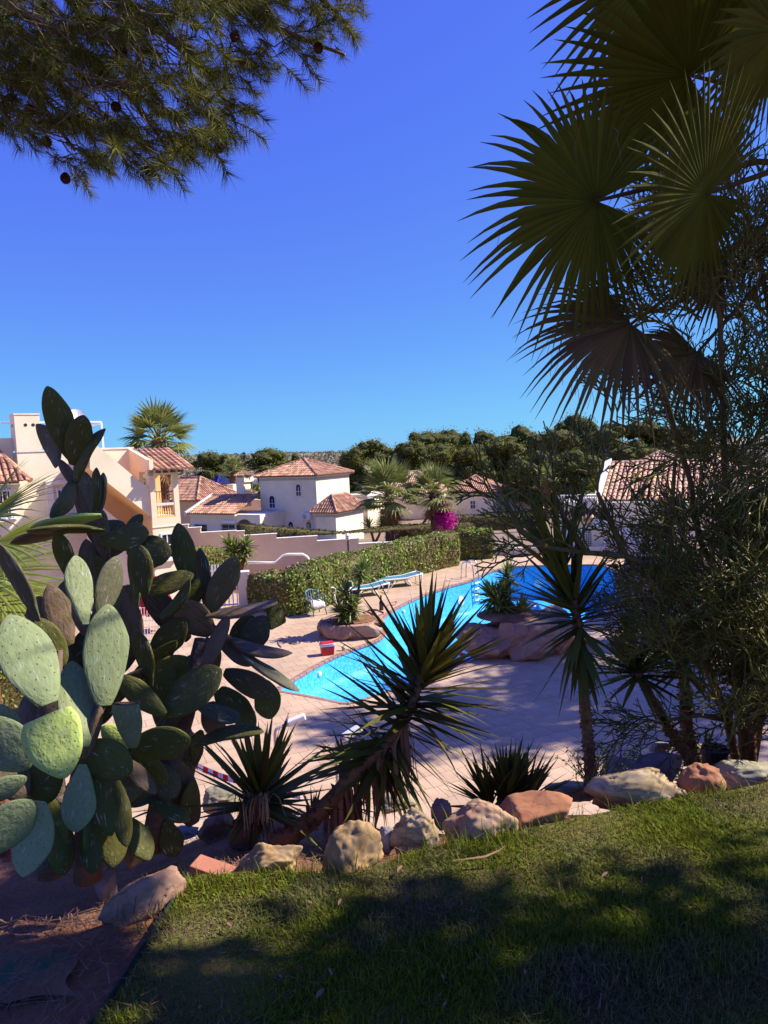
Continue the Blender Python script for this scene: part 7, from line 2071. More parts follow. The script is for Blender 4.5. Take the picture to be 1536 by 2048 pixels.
def fr(u, v, d, ua, va, da, Rpx, tilt=(0, 0), **k):
    """hub pixel, pixel the blade's middle line points to, radius in photo pixels; the face looks at the viewer, tilted"""
    H = P(u, v, d); A = P(ua, va, da)
    n_ = (EYE - H).normalized() + Vector((tilt[0], 0, tilt[1]))
    return frond(palm, H, A - H, n_, pxm(Rpx, d), **k)
fr(1378, 150, 3.7, 1150, 60, 3.45, 300, (0.1, -0.3), span=310, droop=0.10, nseg=52)
fr(1412, 388, 3.3, 1240, 440, 3.05, 262, (0.0, -0.2), span=330, droop=0.10, nseg=54)
fr(1192, 402, 3.55, 960, 415, 3.4, 285, (0.35, 0.1), span=320, droop=0.30, nseg=56)
fr(1560, 60, 3.3, 1420, 120, 3.1, 270, (-0.2, -0.4), span=320, droop=0.1, nseg=50)
fr(1330, -90, 3.8, 1150, -40, 3.7, 290, (0, -0.3), span=300, droop=0.15, nseg=46)
fr(1262, 648, 3.7, 1090, 740, 3.6, 250, (0.55, 0.9), span=190, droop=0.38, nseg=40, mat='palm_leaf_old', threads=26, cone=0.12)
fr(1395, 705, 3.9, 1270, 800, 3.8, 175, (0.4, 0.7), span=190, droop=0.4, nseg=34, mat='palm_leaf_old', threads=16, cone=0.1)
fr(1445, 560, 4.1, 1310, 545, 4.1, 165, (0.3, 0.8), span=180, droop=0.35, nseg=34, mat='palm_leaf_old', threads=10)
fr(1640, -60, 4.0, 1560, -150, 4.1, 300, (0.1, 0.2), span=300, droop=0.3, nseg=44)
for k in range(3):                                   # fronds on the far side of the crown, outside the frame
    a_ = 0.35 + k * 0.42
    H = crown + Vector((math.cos(a_) * 0.85, math.sin(a_) * 0.85 + 0.2, G6.uniform(-0.5, 0.7)))
    frond(palm, H, H - crown, UP + Vector((0, 0, 0.2)), 0.7, droop=0.4, nseg=34, threads=0)
m_ = MB(); q = []
for k in range(14):
    f_ = k / 13; q.append(base.lerp(crown, f_))
m_.tube(q, [0.24 - 0.06 * k / 13 for k in range(14)], 14, jit=0.08, rnd=G6); m_.build('trunk', M['palm_trunk'], palm, smooth=True)
m_ = MB()
for k in range(90):
    a_ = G6.uniform(0, 6.28); h = G6.uniform(-1.0, 0.1); p = crown + UP * h + Vector((math.cos(a_), math.sin(a_), 0)) * 0.17
    d = Vector((math.cos(a_), math.sin(a_), G6.uniform(0.1, 0.6))).normalized(); s = UP.cross(d).normalized() * 0.04
    m_.add([p - s, p + s, p + d * 0.16 + s * 0.6, p + d * 0.16 - s * 0.6], [(0, 1, 2, 3)])
m_.build('leaf_bases', M['palm_fibre'], palm, kind='stuff')

# low fan palm at the left edge
lpc = P(-70, 1090, 4.6)
lpalm = thing('low_fan_palm', Vector((lpc.x, lpc.y, gz1(lpc.x, lpc.y))), 'sunlit fan palm leaves reaching in from the left edge behind the cactus', 'palm')
for (u, v, d, ua, va, Rp, sp) in ((-30, 1040, 4.4, 120, 960, 205, 150), (-10, 1085, 4.3, 140, 1075, 190, 170), (-60, 1150, 4.5, 120, 1160, 260, 150), (-20, 1010, 4.6, 60, 900, 150, 120), (0, 1180, 4.7, 140, 1260, 190, 140)):
    H = P(u, v, d); A = P(ua, va, d - 0.25)
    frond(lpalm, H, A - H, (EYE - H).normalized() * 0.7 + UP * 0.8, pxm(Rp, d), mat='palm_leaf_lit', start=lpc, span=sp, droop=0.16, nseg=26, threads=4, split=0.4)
m_ = MB(); m_.tube([(lpc.x, lpc.y, gz1(lpc.x, lpc.y) - 0.1), tuple(lpc)], [0.14, 0.11], 10, jit=0.1, rnd=G6); m_.build('trunk', M['palm_fibre'], lpalm)

# far fan palms: shared frond meshes
def far_frond_mesh(k):
    mb = MB(); g = random.Random(k)
    L_ = 0.85
    droop = (0.08, 0.22, 0.5, 0.15)[k]
    hub = Vector((0, L_, 0.0))
    mb.tube([(0, 0, 0), (0, 0.45, 0.05), (0, L_, 0)], [0.035, 0.025, 0.015], 5)
    frond_geo(mb, hub, Vector((0, 1, 0.1)), Vector((0, -0.25, 1)), 0.95, 15, 200, split=0.45, droop=0.0, g=g, fold=0.25)
    vs = []
    for p in mb.v:
        p = Vector(p); e = (p - hub); r = e.length if p.y > 0.3 else 0
        vs.append((p.x, p.y, p.z - droop * max(0, r) ** 1.7 * 0.9 - droop * 0.16 * abs(p.x)))
    mb.v = vs
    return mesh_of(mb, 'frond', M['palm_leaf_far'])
FF = [far_frond_mesh(k) for k in range(4)]
FFD = mesh_of((lambda mb: (frond_geo(mb, Vector((0, 0.8, 0)), Vector((0, 1, 0)), Vector((0, 0, 1)), 0.9, 20, 200, split=0.4, droop=0.0, g=random.Random(9)), mb.tube([(0, 0, 0), (0, 0.8, 0)], 0.02, 5), mb)[-1])(MB()), 'dead_frond', M['dead_leaf'])
def far_palm(u, v_crown, foot_z, d, Rm, label, n=46, tr=0.24, seed=0, boots=True, skirt_n=10, group='fan palms among the villas', low=-22):
    g = random.Random(seed)
    C = P(u, v_crown, d)
    o = thing('fan_palm', (C.x, C.y, foot_z), label, 'palm tree', group)
    O = o.location
    for i in range(n):
        f_ = i / n
        el = math.radians(82 - (82 - low) * f_ ** 0.8 + g.uniform(-6, 6)); az = i * 2.39996 + g.uniform(-.3, .3)
        d_ = Vector((math.cos(az) * math.cos(el), math.sin(az) * math.cos(el), math.sin(el)))
        x, y, z = frame_from(d_, UP if el < 1.3 else Vector((-math.cos(az), -math.sin(az), 0)))
        s = Rm / 1.8 * g.uniform(0.85, 1.1)
        k = bpy.data.objects.new('frond', FF[min(3, int(f_ * 3 + g.random() * 1.2))]); COL.objects.link(k); k.parent = o
        k.matrix_local = mat4(C - O - UP * 0.25 * f_, x, y, z, s, s, s)
    for i in range(skirt_n):
        az = g.uniform(0, 6.28); el = math.radians(g.uniform(-80, -55))
        d_ = Vector((math.cos(az) * math.cos(el), math.sin(az) * math.cos(el), math.sin(el)))
        x, y, z = frame_from(d_, Vector((math.cos(az), math.sin(az), 0.4)))
        k = bpy.data.objects.new('dead_frond', FFD); COL.objects.link(k); k.parent = o
        s = Rm / 1.9 * g.uniform(0.7, 1.0)
        k.matrix_local = mat4(C - O - UP * g.uniform(0.3, 0.9), x, y, z, s, s, s)
    m_ = MB(); h = C.z - foot_z
    m_.tube([(C.x, C.y, foot_z + h * t) for t in np.linspace(-0.02, 1, 10)], [tr * (1.1 - 0.2 * t) for t in np.linspace(0, 1, 10)], 12, jit=0.08, rnd=g); m_.build('trunk', M['palm_trunk'], o, smooth=True)
    if boots:
        m_ = MB(); hb = boots if boots is not True else h
        for i in range(int(hb * 95)):
            az = g.uniform(0, 6.28); z_ = C.z - g.uniform(0, hb); e = Vector((math.cos(az), math.sin(az), 0)); s = Vector((-e.y, e.x, 0)) * 0.07
            p = Vector((C.x, C.y, z_)) + e * tr * 0.95; q_ = p + e * g.uniform(0.06, 0.2) + UP * g.uniform(0.1, 0.25)
            m_.add([p - s, p + s, q_ + s * 0.5, q_ - s * 0.5], [(0, 1, 2, 3)])
        m_.build('leaf_bases', M['palm_fibre'], o, kind='stuff')
    return o
far_palm(777, 988, -1.2, 50, 2.9, 'left of the two garden palms, broad crown over a reddish trunk', seed=1, tr=0.30, n=36)
far_palm(868, 986, -1.4, 51, 2.5, 'right garden palm with bare lower trunk before the bougainvillea', seed=2, tr=0.30, n=32, boots=1.6)
far_palm(318, 878, 0, 36, 2.1, 'large fan palm rising behind the stair house', seed=3, tr=0.30, n=42, skirt_n=12)
far_palm(468, 936, -2, 78, 1.5, 'distant fan palm with thick brown skirt behind the chimney tower', seed=4, tr=0.45, n=34, skirt_n=44, boots=2.5)
far_palm(1092, 955, -2, 70, 1.5, 'small distant palm crown before the dark pines at right', seed=5, tr=0.25, n=36)

# bougainvillea
c = P(888, 1030, 50.2)
o = thing('bougainvillea', (c.x, c.y, -1.6), 'magenta bougainvillea in bloom right of the right garden palm', 'bougainvillea')
g8 = np.random.default_rng(8)
cs = np.concatenate([g8.normal(size=(420, 3)) * np.array(s) + np.array(tuple(P(u, v, 50.2))) for u, v, s in ((885, 1016, (.22, .25, .26)), (893, 1032, (.30, .3, .28)), (887, 1044, (.26, .25, .24)), (897, 1046, (.22, .25, .24)), (884, 1028, (.16, .2, .32)))])
cs = cs + g8.normal(size=cs.shape) * np.array((.10, .10, .12))
v, t = leaf_quads(cs, 0.15, 0.8); np_mesh('blossom', v, t, M['flower'], o)
cs2 = g8.normal(size=(500, 3)) * np.array((.55, .35, .6)) + np.array(tuple(P(890, 1034, 50.8)))
v, t = leaf_quads(cs2, 0.14, 0.6); np_mesh('foliage', v, t, M['hedge_leaf'], o)
m_ = MB(); m_.tube([(c.x, c.y, -1.7), (c.x, c.y, c.z)], [0.08, 0.05], 8); m_.build('stem', M['bark'], o)

# ---------------- pines and trees beyond the houses
def crown_tree(name, label, u, v_top, v_bot, wpx, d, seed, mat='pine_far', n=2600, leaf=0.34, group='pines behind the houses', cat='tree', foot=-2.2, blobs=13, trunk_r=0.18, core=True):
    g = np.random.default_rng(seed)
    T, B = P(u, v_top, d), P(u, v_bot, d)
    W_ = pxm(wpx, d); H = T.z - B.z
    o = thing(name, (T.x, T.y, foot), label, cat, group)
    C, Nn = [], []
    cm = MB()
    v0, f0 = ICO3
    for b in range(blobs):
        a_ = g.uniform(0, 6.28); rr = (g.uniform(0, 1) ** 0.5) * 0.36
        z = g.uniform(0.12, 0.86)
        wd = math.sqrt(max(0.15, 1 - (2 * z - 0.85) ** 2))
        if b == 0: rr, z = 0.04, 0.82
        if b == 1: rr, z = 0.2, 0.74
        c = np.array([T.x + math.cos(a_) * rr * W_ * wd, T.y + math.sin(a_) * rr * W_ * wd, B.z + z * H])
        r = np.array([g.uniform(.12, .22) * W_, g.uniform(.12, .22) * W_, g.uniform(.09, .16) * H])
        r = np.minimum(r, [W_ * .3, W_ * .3, (T.z - c[2]) * 1.0 + 0.1])
        if b == 0: r[2] = T.z - c[2]
        m = n // blobs
        q = g.normal(size=(m, 3)); q /= np.linalg.norm(q, axis=1)[:, None]
        rad = g.uniform(0.62, 1.02, m)[:, None]
        lump = np.array([1 + 0.45 * noise.noise((x[0] * 2.2 + b * 3, x[1] * 2.2, x[2] * 2.2 + seed)) for x in q])[:, None]
        C.append(c + q * r * rad * lump); Nn.append(q)
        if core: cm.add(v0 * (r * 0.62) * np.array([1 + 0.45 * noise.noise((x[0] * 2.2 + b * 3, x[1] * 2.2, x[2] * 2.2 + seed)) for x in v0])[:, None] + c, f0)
    v, t = leaf_quads(np.concatenate(C), leaf, 0.55, np.concatenate(Nn), 1.1)
    np_mesh('crown', v, t, M[mat], o)
    if core: cm.build('crown_light_blocker', M['pine_core'], o, smooth=True)  # dark core added inside the crown to block light
    m_ = MB(); m_.tube([(T.x, T.y, foot - 0.2), (T.x + W_ * .03, T.y, (foot + B.z) / 2), (T.x, T.y, B.z + H * 0.6)], [trunk_r, trunk_r * .8, trunk_r * .4], 8); m_.build('trunk', M['bark'], o, smooth=True)
    return o
TREES = [
 (430, 910, 975, 92, 112, 'round dark pine left of the distant skirted palm'), (488, 906, 960, 40, 110, 'dark narrow conifer just left of the villa roof, behind the chimney tower'), (538, 903, 965, 90, 108, 'pine with rounded crown over the left side of the villa roof'), (590, 915, 965, 70, 116, 'lower pine right above the left half of the villa roof'),
 (745, 884, 985, 118, 100, 'broad pine directly right of the villa'), (708, 900, 1000, 60, 98, 'small pine touching the right roof corner of the villa'), (850, 866, 985, 110, 104, 'pine above the left garden palm'), (905, 862, 985, 115, 110, 'pine above the right garden palm'), (820, 885, 990, 80, 98, 'lower pine between villa and garden palms'),
 (960, 866, 980, 110, 100, 'pine above the hip-roofed house right of the flowers'), (1040, 852, 985, 130, 96, 'tall pine above the pale-walled house'), (1110, 862, 1000, 130, 90, 'dense pine left of the white gable edge'), (1155, 830, 960, 130, 102, 'highest pine crown of the row on the right'), (1000, 880, 985, 90, 90, 'low dark pine filling between two taller ones'),
 (1075, 905, 1010, 110, 80, 'dark lower pine behind the small distant palm'), (1150, 905, 1010, 110, 78, 'dark pine beside the white gable of the terraced house'), (1225, 850, 960, 120, 92, 'pine behind the right-hand house roof'), (1290, 842, 960, 130, 95, 'pine seen through the twigs above the tiled turret'), (1365, 850, 960, 120, 100, 'pine behind the turret at the right'), (940, 900, 985, 90, 88, 'low pine hidden behind the hip roofs'), (880, 895, 985, 90, 88, 'low pine between the two palm crowns')]
for i, (u, v0_, v1_, w_, d, lab) in enumerate(TREES):
    if 'narrow' in lab: continue
    crown_tree('pine_tree', lab, u, v0_ - 12, v1_ + 14, w_ * 1.3, d, 200 + i, n=5600, leaf=0.24, blobs=30)
# araucaria-like dark conifer with tiers
C0 = P(488, 903, 106); o = thing('conifer', (C0.x, C0.y, -2), TREES[1][5], 'tree')
cs, ns = [], []
for k in range(12):
    z = C0.z - 0.15 - k * 0.36; r = 0.25 + 0.13 * k
    for j in range(60):
        a_ = NP.uniform(0, 6.28); q_ = NP.uniform(0.2, 1); cs.append((C0.x + math.cos(a_) * r * q_, C0.y + math.sin(a_) * r * q_, z - 0.25 * q_ + NP.uniform(-.06, .06))); ns.append((0, 0, 1))
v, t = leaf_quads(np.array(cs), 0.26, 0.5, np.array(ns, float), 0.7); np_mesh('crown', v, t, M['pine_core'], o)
m_ = MB(); m_.tube([(C0.x, C0.y, -2.2), tuple(C0)], [0.16, 0.03], 8); m_.build('trunk', M['bark'], o)
# understorey and hillside scrub
def scrub(name, n, area, size, mat, seed, rise=0.6):
    g = np.random.default_rng(seed)
    C, Nn = [], []
    for _ in range(n):
        y = g.uniform(*area[2:]); x = g.uniform(area[0], area[1]) * y
        z = gz1(x, y); s = size * g.uniform(0.5, 1.5)
        m = 26
        q = g.normal(size=(m, 3)); q /= np.linalg.norm(q, axis=1)[:, None]; q[:, 2] = np.abs(q[:, 2])
        C.append(np.array([x, y, z]) + q * np.array([s, s, s * 0.8]) + np.array([0, 0, s * 0.25])); Nn.append(q)
    v, t = leaf_quads(np.concatenate(C), size * 0.62, 0.7, np.concatenate(Nn), 0.9)
    return np_mesh(name, v, t, M[mat], kind='stuff')
scrub('hillside_scrub', 4200, (-0.62, 0.62, 150, 420), 1.3, 'scrub', 31)
scrub('hillside_scrub', 500, (-0.35, 0.5, 125, 200), 1.7, 'pine_far', 32)
scrub('low_shrubs', 160, (-0.3, 0.45, 84, 120), 1.1, 'pine_far', 33)

# ---------------- big pine at the upper left
G7 = random.Random(77)
pb = P(-520, 1500, 5.0)
pine = thing('pine_tree', (pb.x, pb.y, gz1(pb.x, pb.y)), 'pine tree whose needled branches hang into the upper left sky', 'tree')
PO = pine.location
tp = P(-420, -150, 4.6)
m_ = MB(); m_.tube([(pb.x, pb.y, gz1(pb.x, pb.y) - 0.2), tuple((Vector((pb.x, pb.y, 0)) + Vector((tp.x, tp.y, 0))) / 2 + UP * 6.2), tuple(tp), tuple(tp + UP * 1.5)], [0.2, 0.17, 0.13, 0.08], 12, jit=.08, rnd=G7); m_.build('trunk', M['bark'], pine, smooth=True)
def tuft_mesh(k):
    g = random.Random(300 + k)
    mb = MB()
    L_ = 0.15
    mb.tube([(0, 0, 0), (0, L_ * .5, 0.01), (0, L_, 0)], [0.0035, 0.003, 0.002], 4)
    n_ = 115
    for i in range(n_):
        t = g.uniform(0.12, 1.0); a_ = g.uniform(0, 6.28)
        fwd = 0.35 + 0.75 * t + g.uniform(-.2, .2)
        d = Vector((math.cos(a_), fwd, math.sin(a_))).normalized(); l = g.uniform(0.06, 0.10)
        p = Vector((0, L_ * t, 0)); s = d.cross(Vector((g.uniform(-1, 1), g.uniform(-1, 1), g.uniform(-1, 1)))).normalized() * 0.0015
        mb.add([p - s, p + s, p + d * l + Vector((0, 0, -0.008))], [(0, 1, 2)])
    return mesh_of(mb, 'needle_tuft', M['needles'])
TF = [tuft_mesh(k) for k in range(7)]
def in_px(u, v):
    """the outline of the branch mass in the photograph, a bit inside"""
    lim = np.interp(u, [0, 40, 110, 130, 180, 300, 330, 420, 480, 482, 540, 560, 640, 690, 712], [250, 265, 355, 365, 335, 345, 345, 300, 265, 150, 160, 150, 130, 120, 70])
    if 395 < u < 470 and 150 < v < 200: return False
    return v < lim - 18 and u < 705
# main limbs and side twigs, drawn as paths at 3.6 to 4.6 m
limbs = [[(-420, -150, 4.6), (-150, -60, 4.4), (120, 60, 4.2), (260, 190, 4.1), (330, 290, 4.0)], [(-420, -150, 4.6), (-120, 100, 4.2), (60, 180, 4.0), (150, 300, 3.9)], [(-420, -150, 4.6), (0, -120, 4.5), (280, 20, 4.4), (420, 150, 4.3), (470, 240, 4.2)],
         [(-300, -180, 4.6), (200, -140, 4.5), (420, -40, 4.4), (560, 60, 4.4), (690, 110, 4.3)], [(200, -140, 4.5), (480, -120, 4.5), (620, -30, 4.4), (700, 60, 4.4)], [(-120, 100, 4.2), (-40, 160, 4.0), (20, 240, 3.9)]]
for L_ in limbs:
    m_ = MB(); q = [P(*p) for p in L_]; m_.tube(q, [0.05 - 0.042 * i / (len(q) - 1) for i in range(len(q))], 8, jit=.06, rnd=G7); m_.build('branch', M['bark_pale'], pine, smooth=True)
twm = MB(); rest = []; count = 0
tries = 0
tuftlist = []
holes = [(315, 75, 35), (560, 25, 22), (420, 110, 22), (250, 120, 14), (50, 215, 20), (610, 10, 14), (365, 235, 14)]
while len(tuftlist) < 930 and tries < 20000:
    tries += 1
    u, v = G7.uniform(-120, 712), G7.uniform(-160, 360)
    if v > 0 and not in_px(max(0, u), v): continue
    if any((u - a) ** 2 + (v - b) ** 2 < c * c for a, b, c in holes) and G7.random() < 0.8: continue
    if u > 480 and G7.random() < 0.35: continue
    d = G7.uniform(3.5, 4.9)
    if u > 440: d = G7.uniform(4.0, 4.7)
    p = P(u, v, d)
    # twigs run outward and down, to the right and toward the tips
    out = Vector((0.55, G7.uniform(-.7, .7), -0.35 + G7.uniform(-.55, .55))) + Vector((G7.uniform(-.5, .5), 0, 0))
    tuftlist.append((p, out.normalized(), d, u, v))
tuftlist.sort(key=lambda q: q[2])
vis_ = [q for q in tuftlist if q[3] > -30 and q[4] > -30]
first300 = set(id(q) for q in vis_[:300])
RV, RT, off = [], [], 0
for q in tuftlist:
    p, d_, dd_, u, v = q
    x, y, z = frame_from(d_, UP)
    s = G7.uniform(0.85, 1.3)
    me = G7.choice(TF)
    if id(q) in first300:
        k = bpy.data.objects.new('needle_tuft', me); COL.objects.link(k); k.parent = pine
        k.matrix_local = mat4(p - PO, x, y, z, s, s, s)
    else:
        mm = np.array(mat4(p, x, y, z, s, s, s))
        co = np.zeros(len(me.vertices) * 3); me.vertices.foreach_get('co', co); co = co.reshape(-1, 3)
        RV.append(co @ mm[:3, :3].T + mm[:3, 3])
        tr = []
        for pl in me.polygons:
            vi = list(pl.vertices)
            for j in range(1, len(vi) - 1): tr.append((vi[0], vi[j], vi[j + 1]))
        RT.append(np.array(tr) + off); off += len(co)
    if G7.random() < 0.42:
        b = p - d_ * G7.uniform(0.15, 0.4) + Vector((0, 0, G7.uniform(0.0, 0.12)))
        twm.tube([b, b * .6 + p * .4 + Vector((G7.uniform(-.05, .05), 0, G7.uniform(-.06, .06))), b * .25 + p * .75 + Vector((G7.uniform(-.03, .03), 0, G7.uniform(-.03, .03))), p], [0.005, 0.004, 0.0035, 0.0025], 5)
np_mesh('needle_mass', np.concatenate(RV), np.concatenate(RT), M['needles'], pine, kind='stuff')
twm.build('twigs', M['bark_pale'], pine, kind='stuff')
# cones
cm = MB()
for i in range(9):
    z = 0.012 + i * 0.0075; r = 0.026 * math.sin(0.35 + 2.5 * i / 9)
    for j in range(9):
        a_ = j * 0.698 + i * 0.35
        e = Vector((math.cos(a_), math.sin(a_), 0)); s = Vector((-e.y, e.x, 0)) * 0.009
        c = Vector((0, 0, z)); cm.add([c + e * r * 0.4, c + e * r - s + UP * .004, c + e * (r + 0.006) + UP * 0.009, c + e * r + s + UP * .004], [(0, 1, 2, 3)])
cm.lathe((0, 0, 0), [(0.004, 0), (0.016, 0.015), (0.018, 0.04), (0.01, 0.075), (0.001, 0.088)], 8)
CM = mesh_of(cm, 'pine_cone', M['cone'])
for (u, v) in ((92, 272), (255, 104), (228, 208), (387, 42), (465, 70), (352, 238), (418, 5), (442, 285), (60, 210), (130, 345), (640, 85), (170, 225), (305, 330)):
    k = bpy.data.objects.new('pine_cone', CM); COL.objects.link(k); k.parent = pine
    x, y, z = frame_from(Vector((G7.uniform(-1, 1), 0, -0.2)), Vector((G7.uniform(-.5, .5), -0.6, -1)))
    k.matrix_local = mat4(P(u, v, 3.75) - PO, x, y, z, 0.85, 0.85, 0.85)

# ---------------- pencil tree at the right
G8 = random.Random(88)
def broom_mesh(k, lv=5, L0=0.10, r0=0.0065):
    g = random.Random(400 + k); mb = MB()
    def grow(p, d, l, r, lev):
        e = p + d * l
        mid = (p + e) / 2 + Vector((g.uniform(-.05, .05), g.uniform(-.05, .05), g.uniform(-.05, .05))) * l
        mb.tube([p, mid, e], [r, r * 0.93, r * 0.86], 4, cap=(lev == 0))
        if lev == 0: return
        nf = 2 if g.random() < 0.72 else 3
        e1 = d.orthogonal().normalized(); e1.rotate(Matrix.Rotation(g.uniform(0, 6.28), 3, d))
        for q in range(nf):
            e2 = e1.copy(); e2.rotate(Matrix.Rotation(2 * math.pi * q / nf + g.uniform(-.3, .3), 3, d))
            nd = (d + e2 * g.uniform(0.32, 0.75) + Vector((0, 0.12, 0))).normalized()
            grow(e, nd, l * g.uniform(0.72, 1.05), r * 0.88, lev - 1)
    grow(Vector((0, 0, 0)), Vector((0, 1, 0)), L0, r0, lv)
    return mesh_of(mb, 'twig_cluster', M['pencil'])
BS = [broom_mesh(20 + k, 4, 0.085, 0.0062) for k in range(5)]
BM = [broom_mesh(k, 6 if k < 4 else 5, 0.092, 0.0066) for k in range(10)]
ptb = P(1480, 1540, 4.3)
pt = thing('pencil_tree', (ptb.x, ptb.y, gz1(ptb.x, ptb.y)), 'dark pencil tree with a tangle of thin leafless twigs along the right side', 'tree')
TO = pt.location
LIMBS = [[(1480, 1560, 4.3), (1455, 1440, 4.2), (1400, 1300, 4.0), (1370, 1200, 3.8), (1330, 1145, 3.7), (1250, 1112, 3.6), (1170, 1105, 3.5), (1090, 1095, 3.4)],
         [(1490, 1560, 4.3), (1480, 1400, 4.3), (1470, 1230, 4.2), (1460, 1080, 4.1), (1450, 950, 4.0), (1445, 800, 3.9), (1440, 640, 3.8), (1420, 540, 3.7)],
         [(1370, 1200, 3.8), (1340, 1080, 3.8), (1345, 1000, 3.8), (1350, 920, 3.8)],
         [(1500, 1560, 4.4), (1540, 1300, 4.3), (1560, 1000, 4.2), (1550, 700, 4.1), (1520, 520, 4.0)],
         [(1470, 1230, 4.2), (1400, 1080, 4.0), (1380, 960, 3.9), (1330, 800, 3.8), (1330, 700, 3.7)],
         [(1090, 1095, 3.4), (1040, 1060, 3.4), (1010, 1000, 3.4)], [(1170, 1105, 3.5), (1130, 1040, 3.5), (1110, 990, 3.5)], [(1250, 1112, 3.6), (1220, 1040, 3.6), (1195, 985, 3.6)],
         [(1455, 1440, 4.2), (1400, 1430, 4.0), (1340, 1440, 3.9)]]
for L_ in LIMBS:
    m_ = MB(); q = [P(*p) for p in L_]; r0 = 0.030 if L_[0][1] > 1500 else 0.020
    m_.tube(q, [r0 - (r0 - 0.010) * i / (len(q) - 1) for i in range(len(q))], 8, jit=.06, rnd=G8); m_.build('branch', M['pencil_limb'], pt, smooth=True)
def cluster(u, v, d, ang, s=1.0, side=0.4, bm=None):
    """ang: direction of growth in the picture, degrees from straight up, positive to the right"""
    p = P(u, v, d); a_ = math.radians(ang)
    d_ = Vector((math.sin(a_), G8.uniform(-side, side), math.cos(a_)))
    x, y, z = frame_from(d_, Vector((G8.uniform(-1, 1), -1, G8.uniform(-1, 1))))
    k = bpy.data.objects.new('twig_cluster', G8.choice(bm or BM)); COL.objects.link(k); k.parent = pt
    k.matrix_local = mat4(p - TO, x, y, z, s, s, s)
# left arm
for (u, v, a_) in ((1085, 1095, -60), (1080, 1092, -85), (1060, 1075, -45), (1040, 1058, -70), (1030, 1040, -30), (1012, 1005, -20), (1015, 1010, -60), (1120, 1098, -30), (1115, 1030, -30), (1112, 995, -5), (1150, 1102, -50), (1180, 1105, -20), (1200, 1010, -15), (1215, 1050, -50), (1240, 1112, 10), (1195, 985, 5),
                   (1100, 1100, -110), (1060, 1110, -95), (1140, 1080, 15), (1270, 1115, -35), (1090, 1060, -15), (1165, 1070, -40), (1230, 1090, -30), (1045, 1085, -20), (1130, 1050, -60)):
    cluster(u, v, G8.uniform(3.3, 3.65), a_, G8.uniform(0.75, 1.0), 0.3, BS)
# the body
def dens(u, v):
    left = np.interp(v, [430, 520, 640, 760, 900, 940, 1060, 1130, 1240, 1330, 1420, 1500], [1440, 1360, 1290, 1290, 1320, 1345, 1345, 1280, 1245, 1320, 1410, 1440])
    if u < left: return 0
    if v < 640: return 0.5
    if v < 900: return 0.36
    if v < 1110: return 0.8
    if v < 1320: return 1.0
    return 0.8
n_c = 0; tries = 0
while n_c < 245 and tries < 6000:
    tries += 1
    u, v = G8.uniform(1190, 1620), G8.uniform(470, 1530)
    if G8.random() > dens(u, v): continue
    if (u - 1330) ** 2 + (v - 700) ** 2 < 900: continue
    if u < 1310 and 560 < v < 640: continue
    if u < 1330 and G8.random() < 0.35: continue
    d = G8.uniform(3.5, 4.6)
    cluster(u, v, d, G8.gauss(-25 if u < 1400 else 0, 45), G8.uniform(0.55, 0.95) * (1.2 if u > 1380 else 1.0), 0.4, BS if (u < 1380 and v < 1110) else None); n_c += 1
for (u, v, a_) in ((1320, 1430, -95), (1300, 1440, -110), (1340, 1445, -80), (1390, 1480, -70), (1440, 1450, -100), (1225, 830, -25), (1235, 850, -5)):
    cluster(u, v, 3.9, a_, 0.8)

# ---------------- tall pines outside the frame at the right, whose shade lies on lawn, slope and deck
def shade_pine(label, foot, clumps, seed, leaf=0.16, per=260):
    g = np.random.default_rng(seed)
    o = thing('pine_tree', (foot[0], foot[1], gz1(*foot)), label, 'tree', 'tall pines right of the garden')
    C, Nn = [], []
    m_ = MB(); top = np.mean(np.array(clumps)[:, :3], axis=0)
    z0 = gz1(*foot) - 0.2
    crown_c = Vector((float(top[0]), float(top[1]), float(top[2])))
    fk = Vector((foot[0] * 0.75 + crown_c.x * 0.25, foot[1] * 0.75 + crown_c.y * 0.25, z0 + (crown_c.z - z0) * 0.7))
    m_.tube([(foot[0], foot[1], z0), tuple((Vector((foot[0], foot[1], z0)) + fk) / 2 + Vector((0.08, 0, 0))), tuple(fk)], [0.22, 0.18, 0.14], 10, jit=.08, rnd=G8)
    for (x, y, z, r) in clumps:
        q = g.normal(size=(per, 3)); q /= np.linalg.norm(q, axis=1)[:, None]
        C.append(np.array([x, y, z]) + q * r * np.array([1, 1, 0.6]) * g.uniform(0.3, 1.05, per)[:, None]); Nn.append(q)
        e = Vector((x, y, z)); m_.tube([tuple(fk), tuple((fk + e) / 2 + Vector((0, 0, 0.15))), tuple(e)], [0.07, 0.045, 0.02], 6)
    m_.build('trunk', M['bark'], o, smooth=True)
    v, t = leaf_quads(np.concatenate(C), leaf, 0.5, np.concatenate(Nn), 1.2)
    np_mesh('crown', v, t, M['pine_far'], o)
    return o
KX, KY = SUN_DIR.x / SUN_DIR.z, SUN_DIR.y / SUN_DIR.z
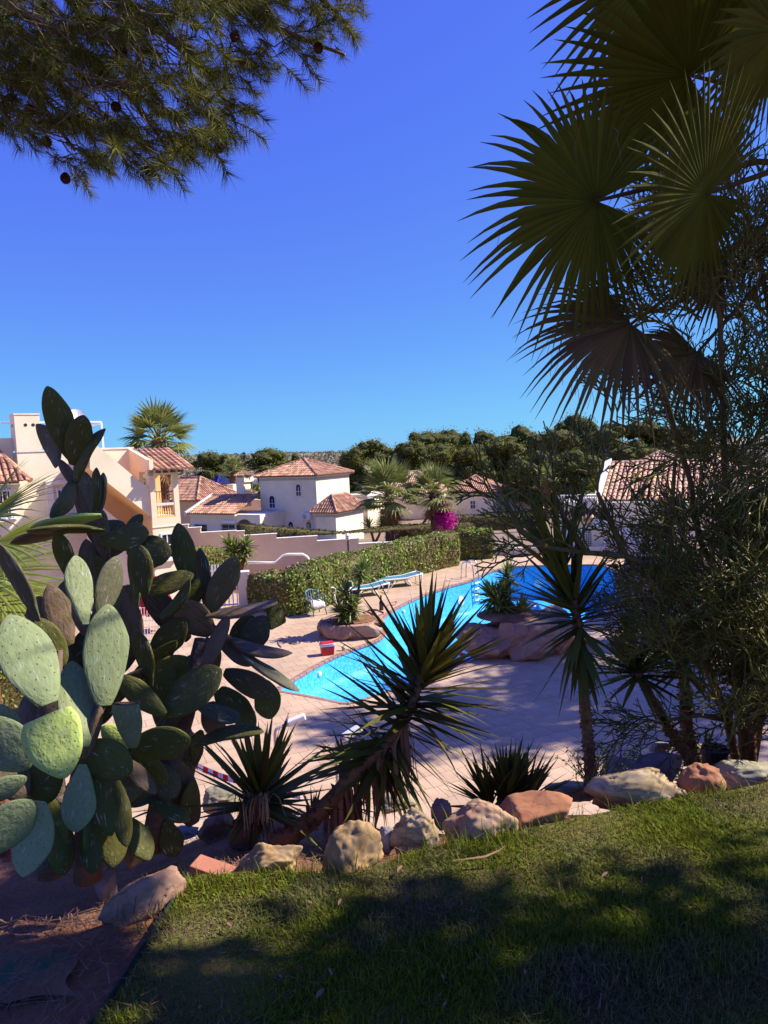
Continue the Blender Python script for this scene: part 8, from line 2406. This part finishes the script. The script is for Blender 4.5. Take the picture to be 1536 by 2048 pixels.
def shade_clumps(test, box, plane, z0, z1, n, r, seed):
    """clumps of a crown between z0 and z1 whose shadow on the level `plane` falls where test(x, y) holds"""
    g = np.random.default_rng(seed); out = []
    k = 0
    while len(out) < n and k < 20000:
        k += 1
        X, Y = g.uniform(box[0], box[1]), g.uniform(box[2], box[3])
        if not test(X, Y): continue
        z = g.uniform(z0, z1); out.append((X + KX * (z - plane), Y + KY * (z - plane), z, r * g.uniform(0.7, 1.2)))
    return out
lawnA = shade_clumps(lambda X, Y: Y < min(0.45 * X + 2.12, 2.36), (-3.6, 3.4, -1.5, 3.2), LAWN_Z, 8.2, 10.6, 64, 0.52, 1)
lawnA += shade_clumps(lambda X, Y: True, (-1.5, -1.05, 1.55, 2.3), LAWN_Z, 8.4, 9.6, 12, 0.22, 9) + shade_clumps(lambda X, Y: True, (-3.2, -1.2, 0.9, 1.75), LAWN_Z, 8.4, 9.6, 10, 0.42, 10)
shade_pine('tall pine outside the right edge whose shade covers most of the lawn', (8.2, 2.6), lawnA, 41)
lawnB = shade_clumps(lambda X, Y: Y > 0.38 * X + 3.5 and Y < 0.38 * X + 5.2, (-4.2, 0.3, 1.4, 5.5), LAWN_Z, 9.2, 11.2, 30, 0.42, 2)
shade_pine('tall pine outside the right edge whose shade falls on cactus and yuccas', (8.0, 6.4), lawnB, 42)
deck_poly = [(G(u, v).x, G(u, v).y) for u, v in ((690, 1415), (760, 1396), (850, 1345), (930, 1300), (1010, 1235), (1100, 1190), (1240, 1185), (1560, 1185), (1560, 1500), (1300, 1530), (1060, 1520), (900, 1530), (760, 1530), (640, 1500), (610, 1455))]
deckS = shade_clumps(lambda X, Y: bool(in_poly([X], [Y], deck_poly)[0]), (-3, 14, 8, 27), 0.0, 12.2, 15.0, 176, 0.95, 3)
deckS.sort(key=lambda c: c[1])
shade_pine('tall stone pine far right of the pool, nearer of the two that shade the deck', (17.5, 15.5), deckS[:75], 43, leaf=0.26, per=190)
shade_pine('tall stone pine far right of the pool, farther of the two that shade the deck', (21.5, 22.0), deckS[75:], 44, leaf=0.26, per=190)
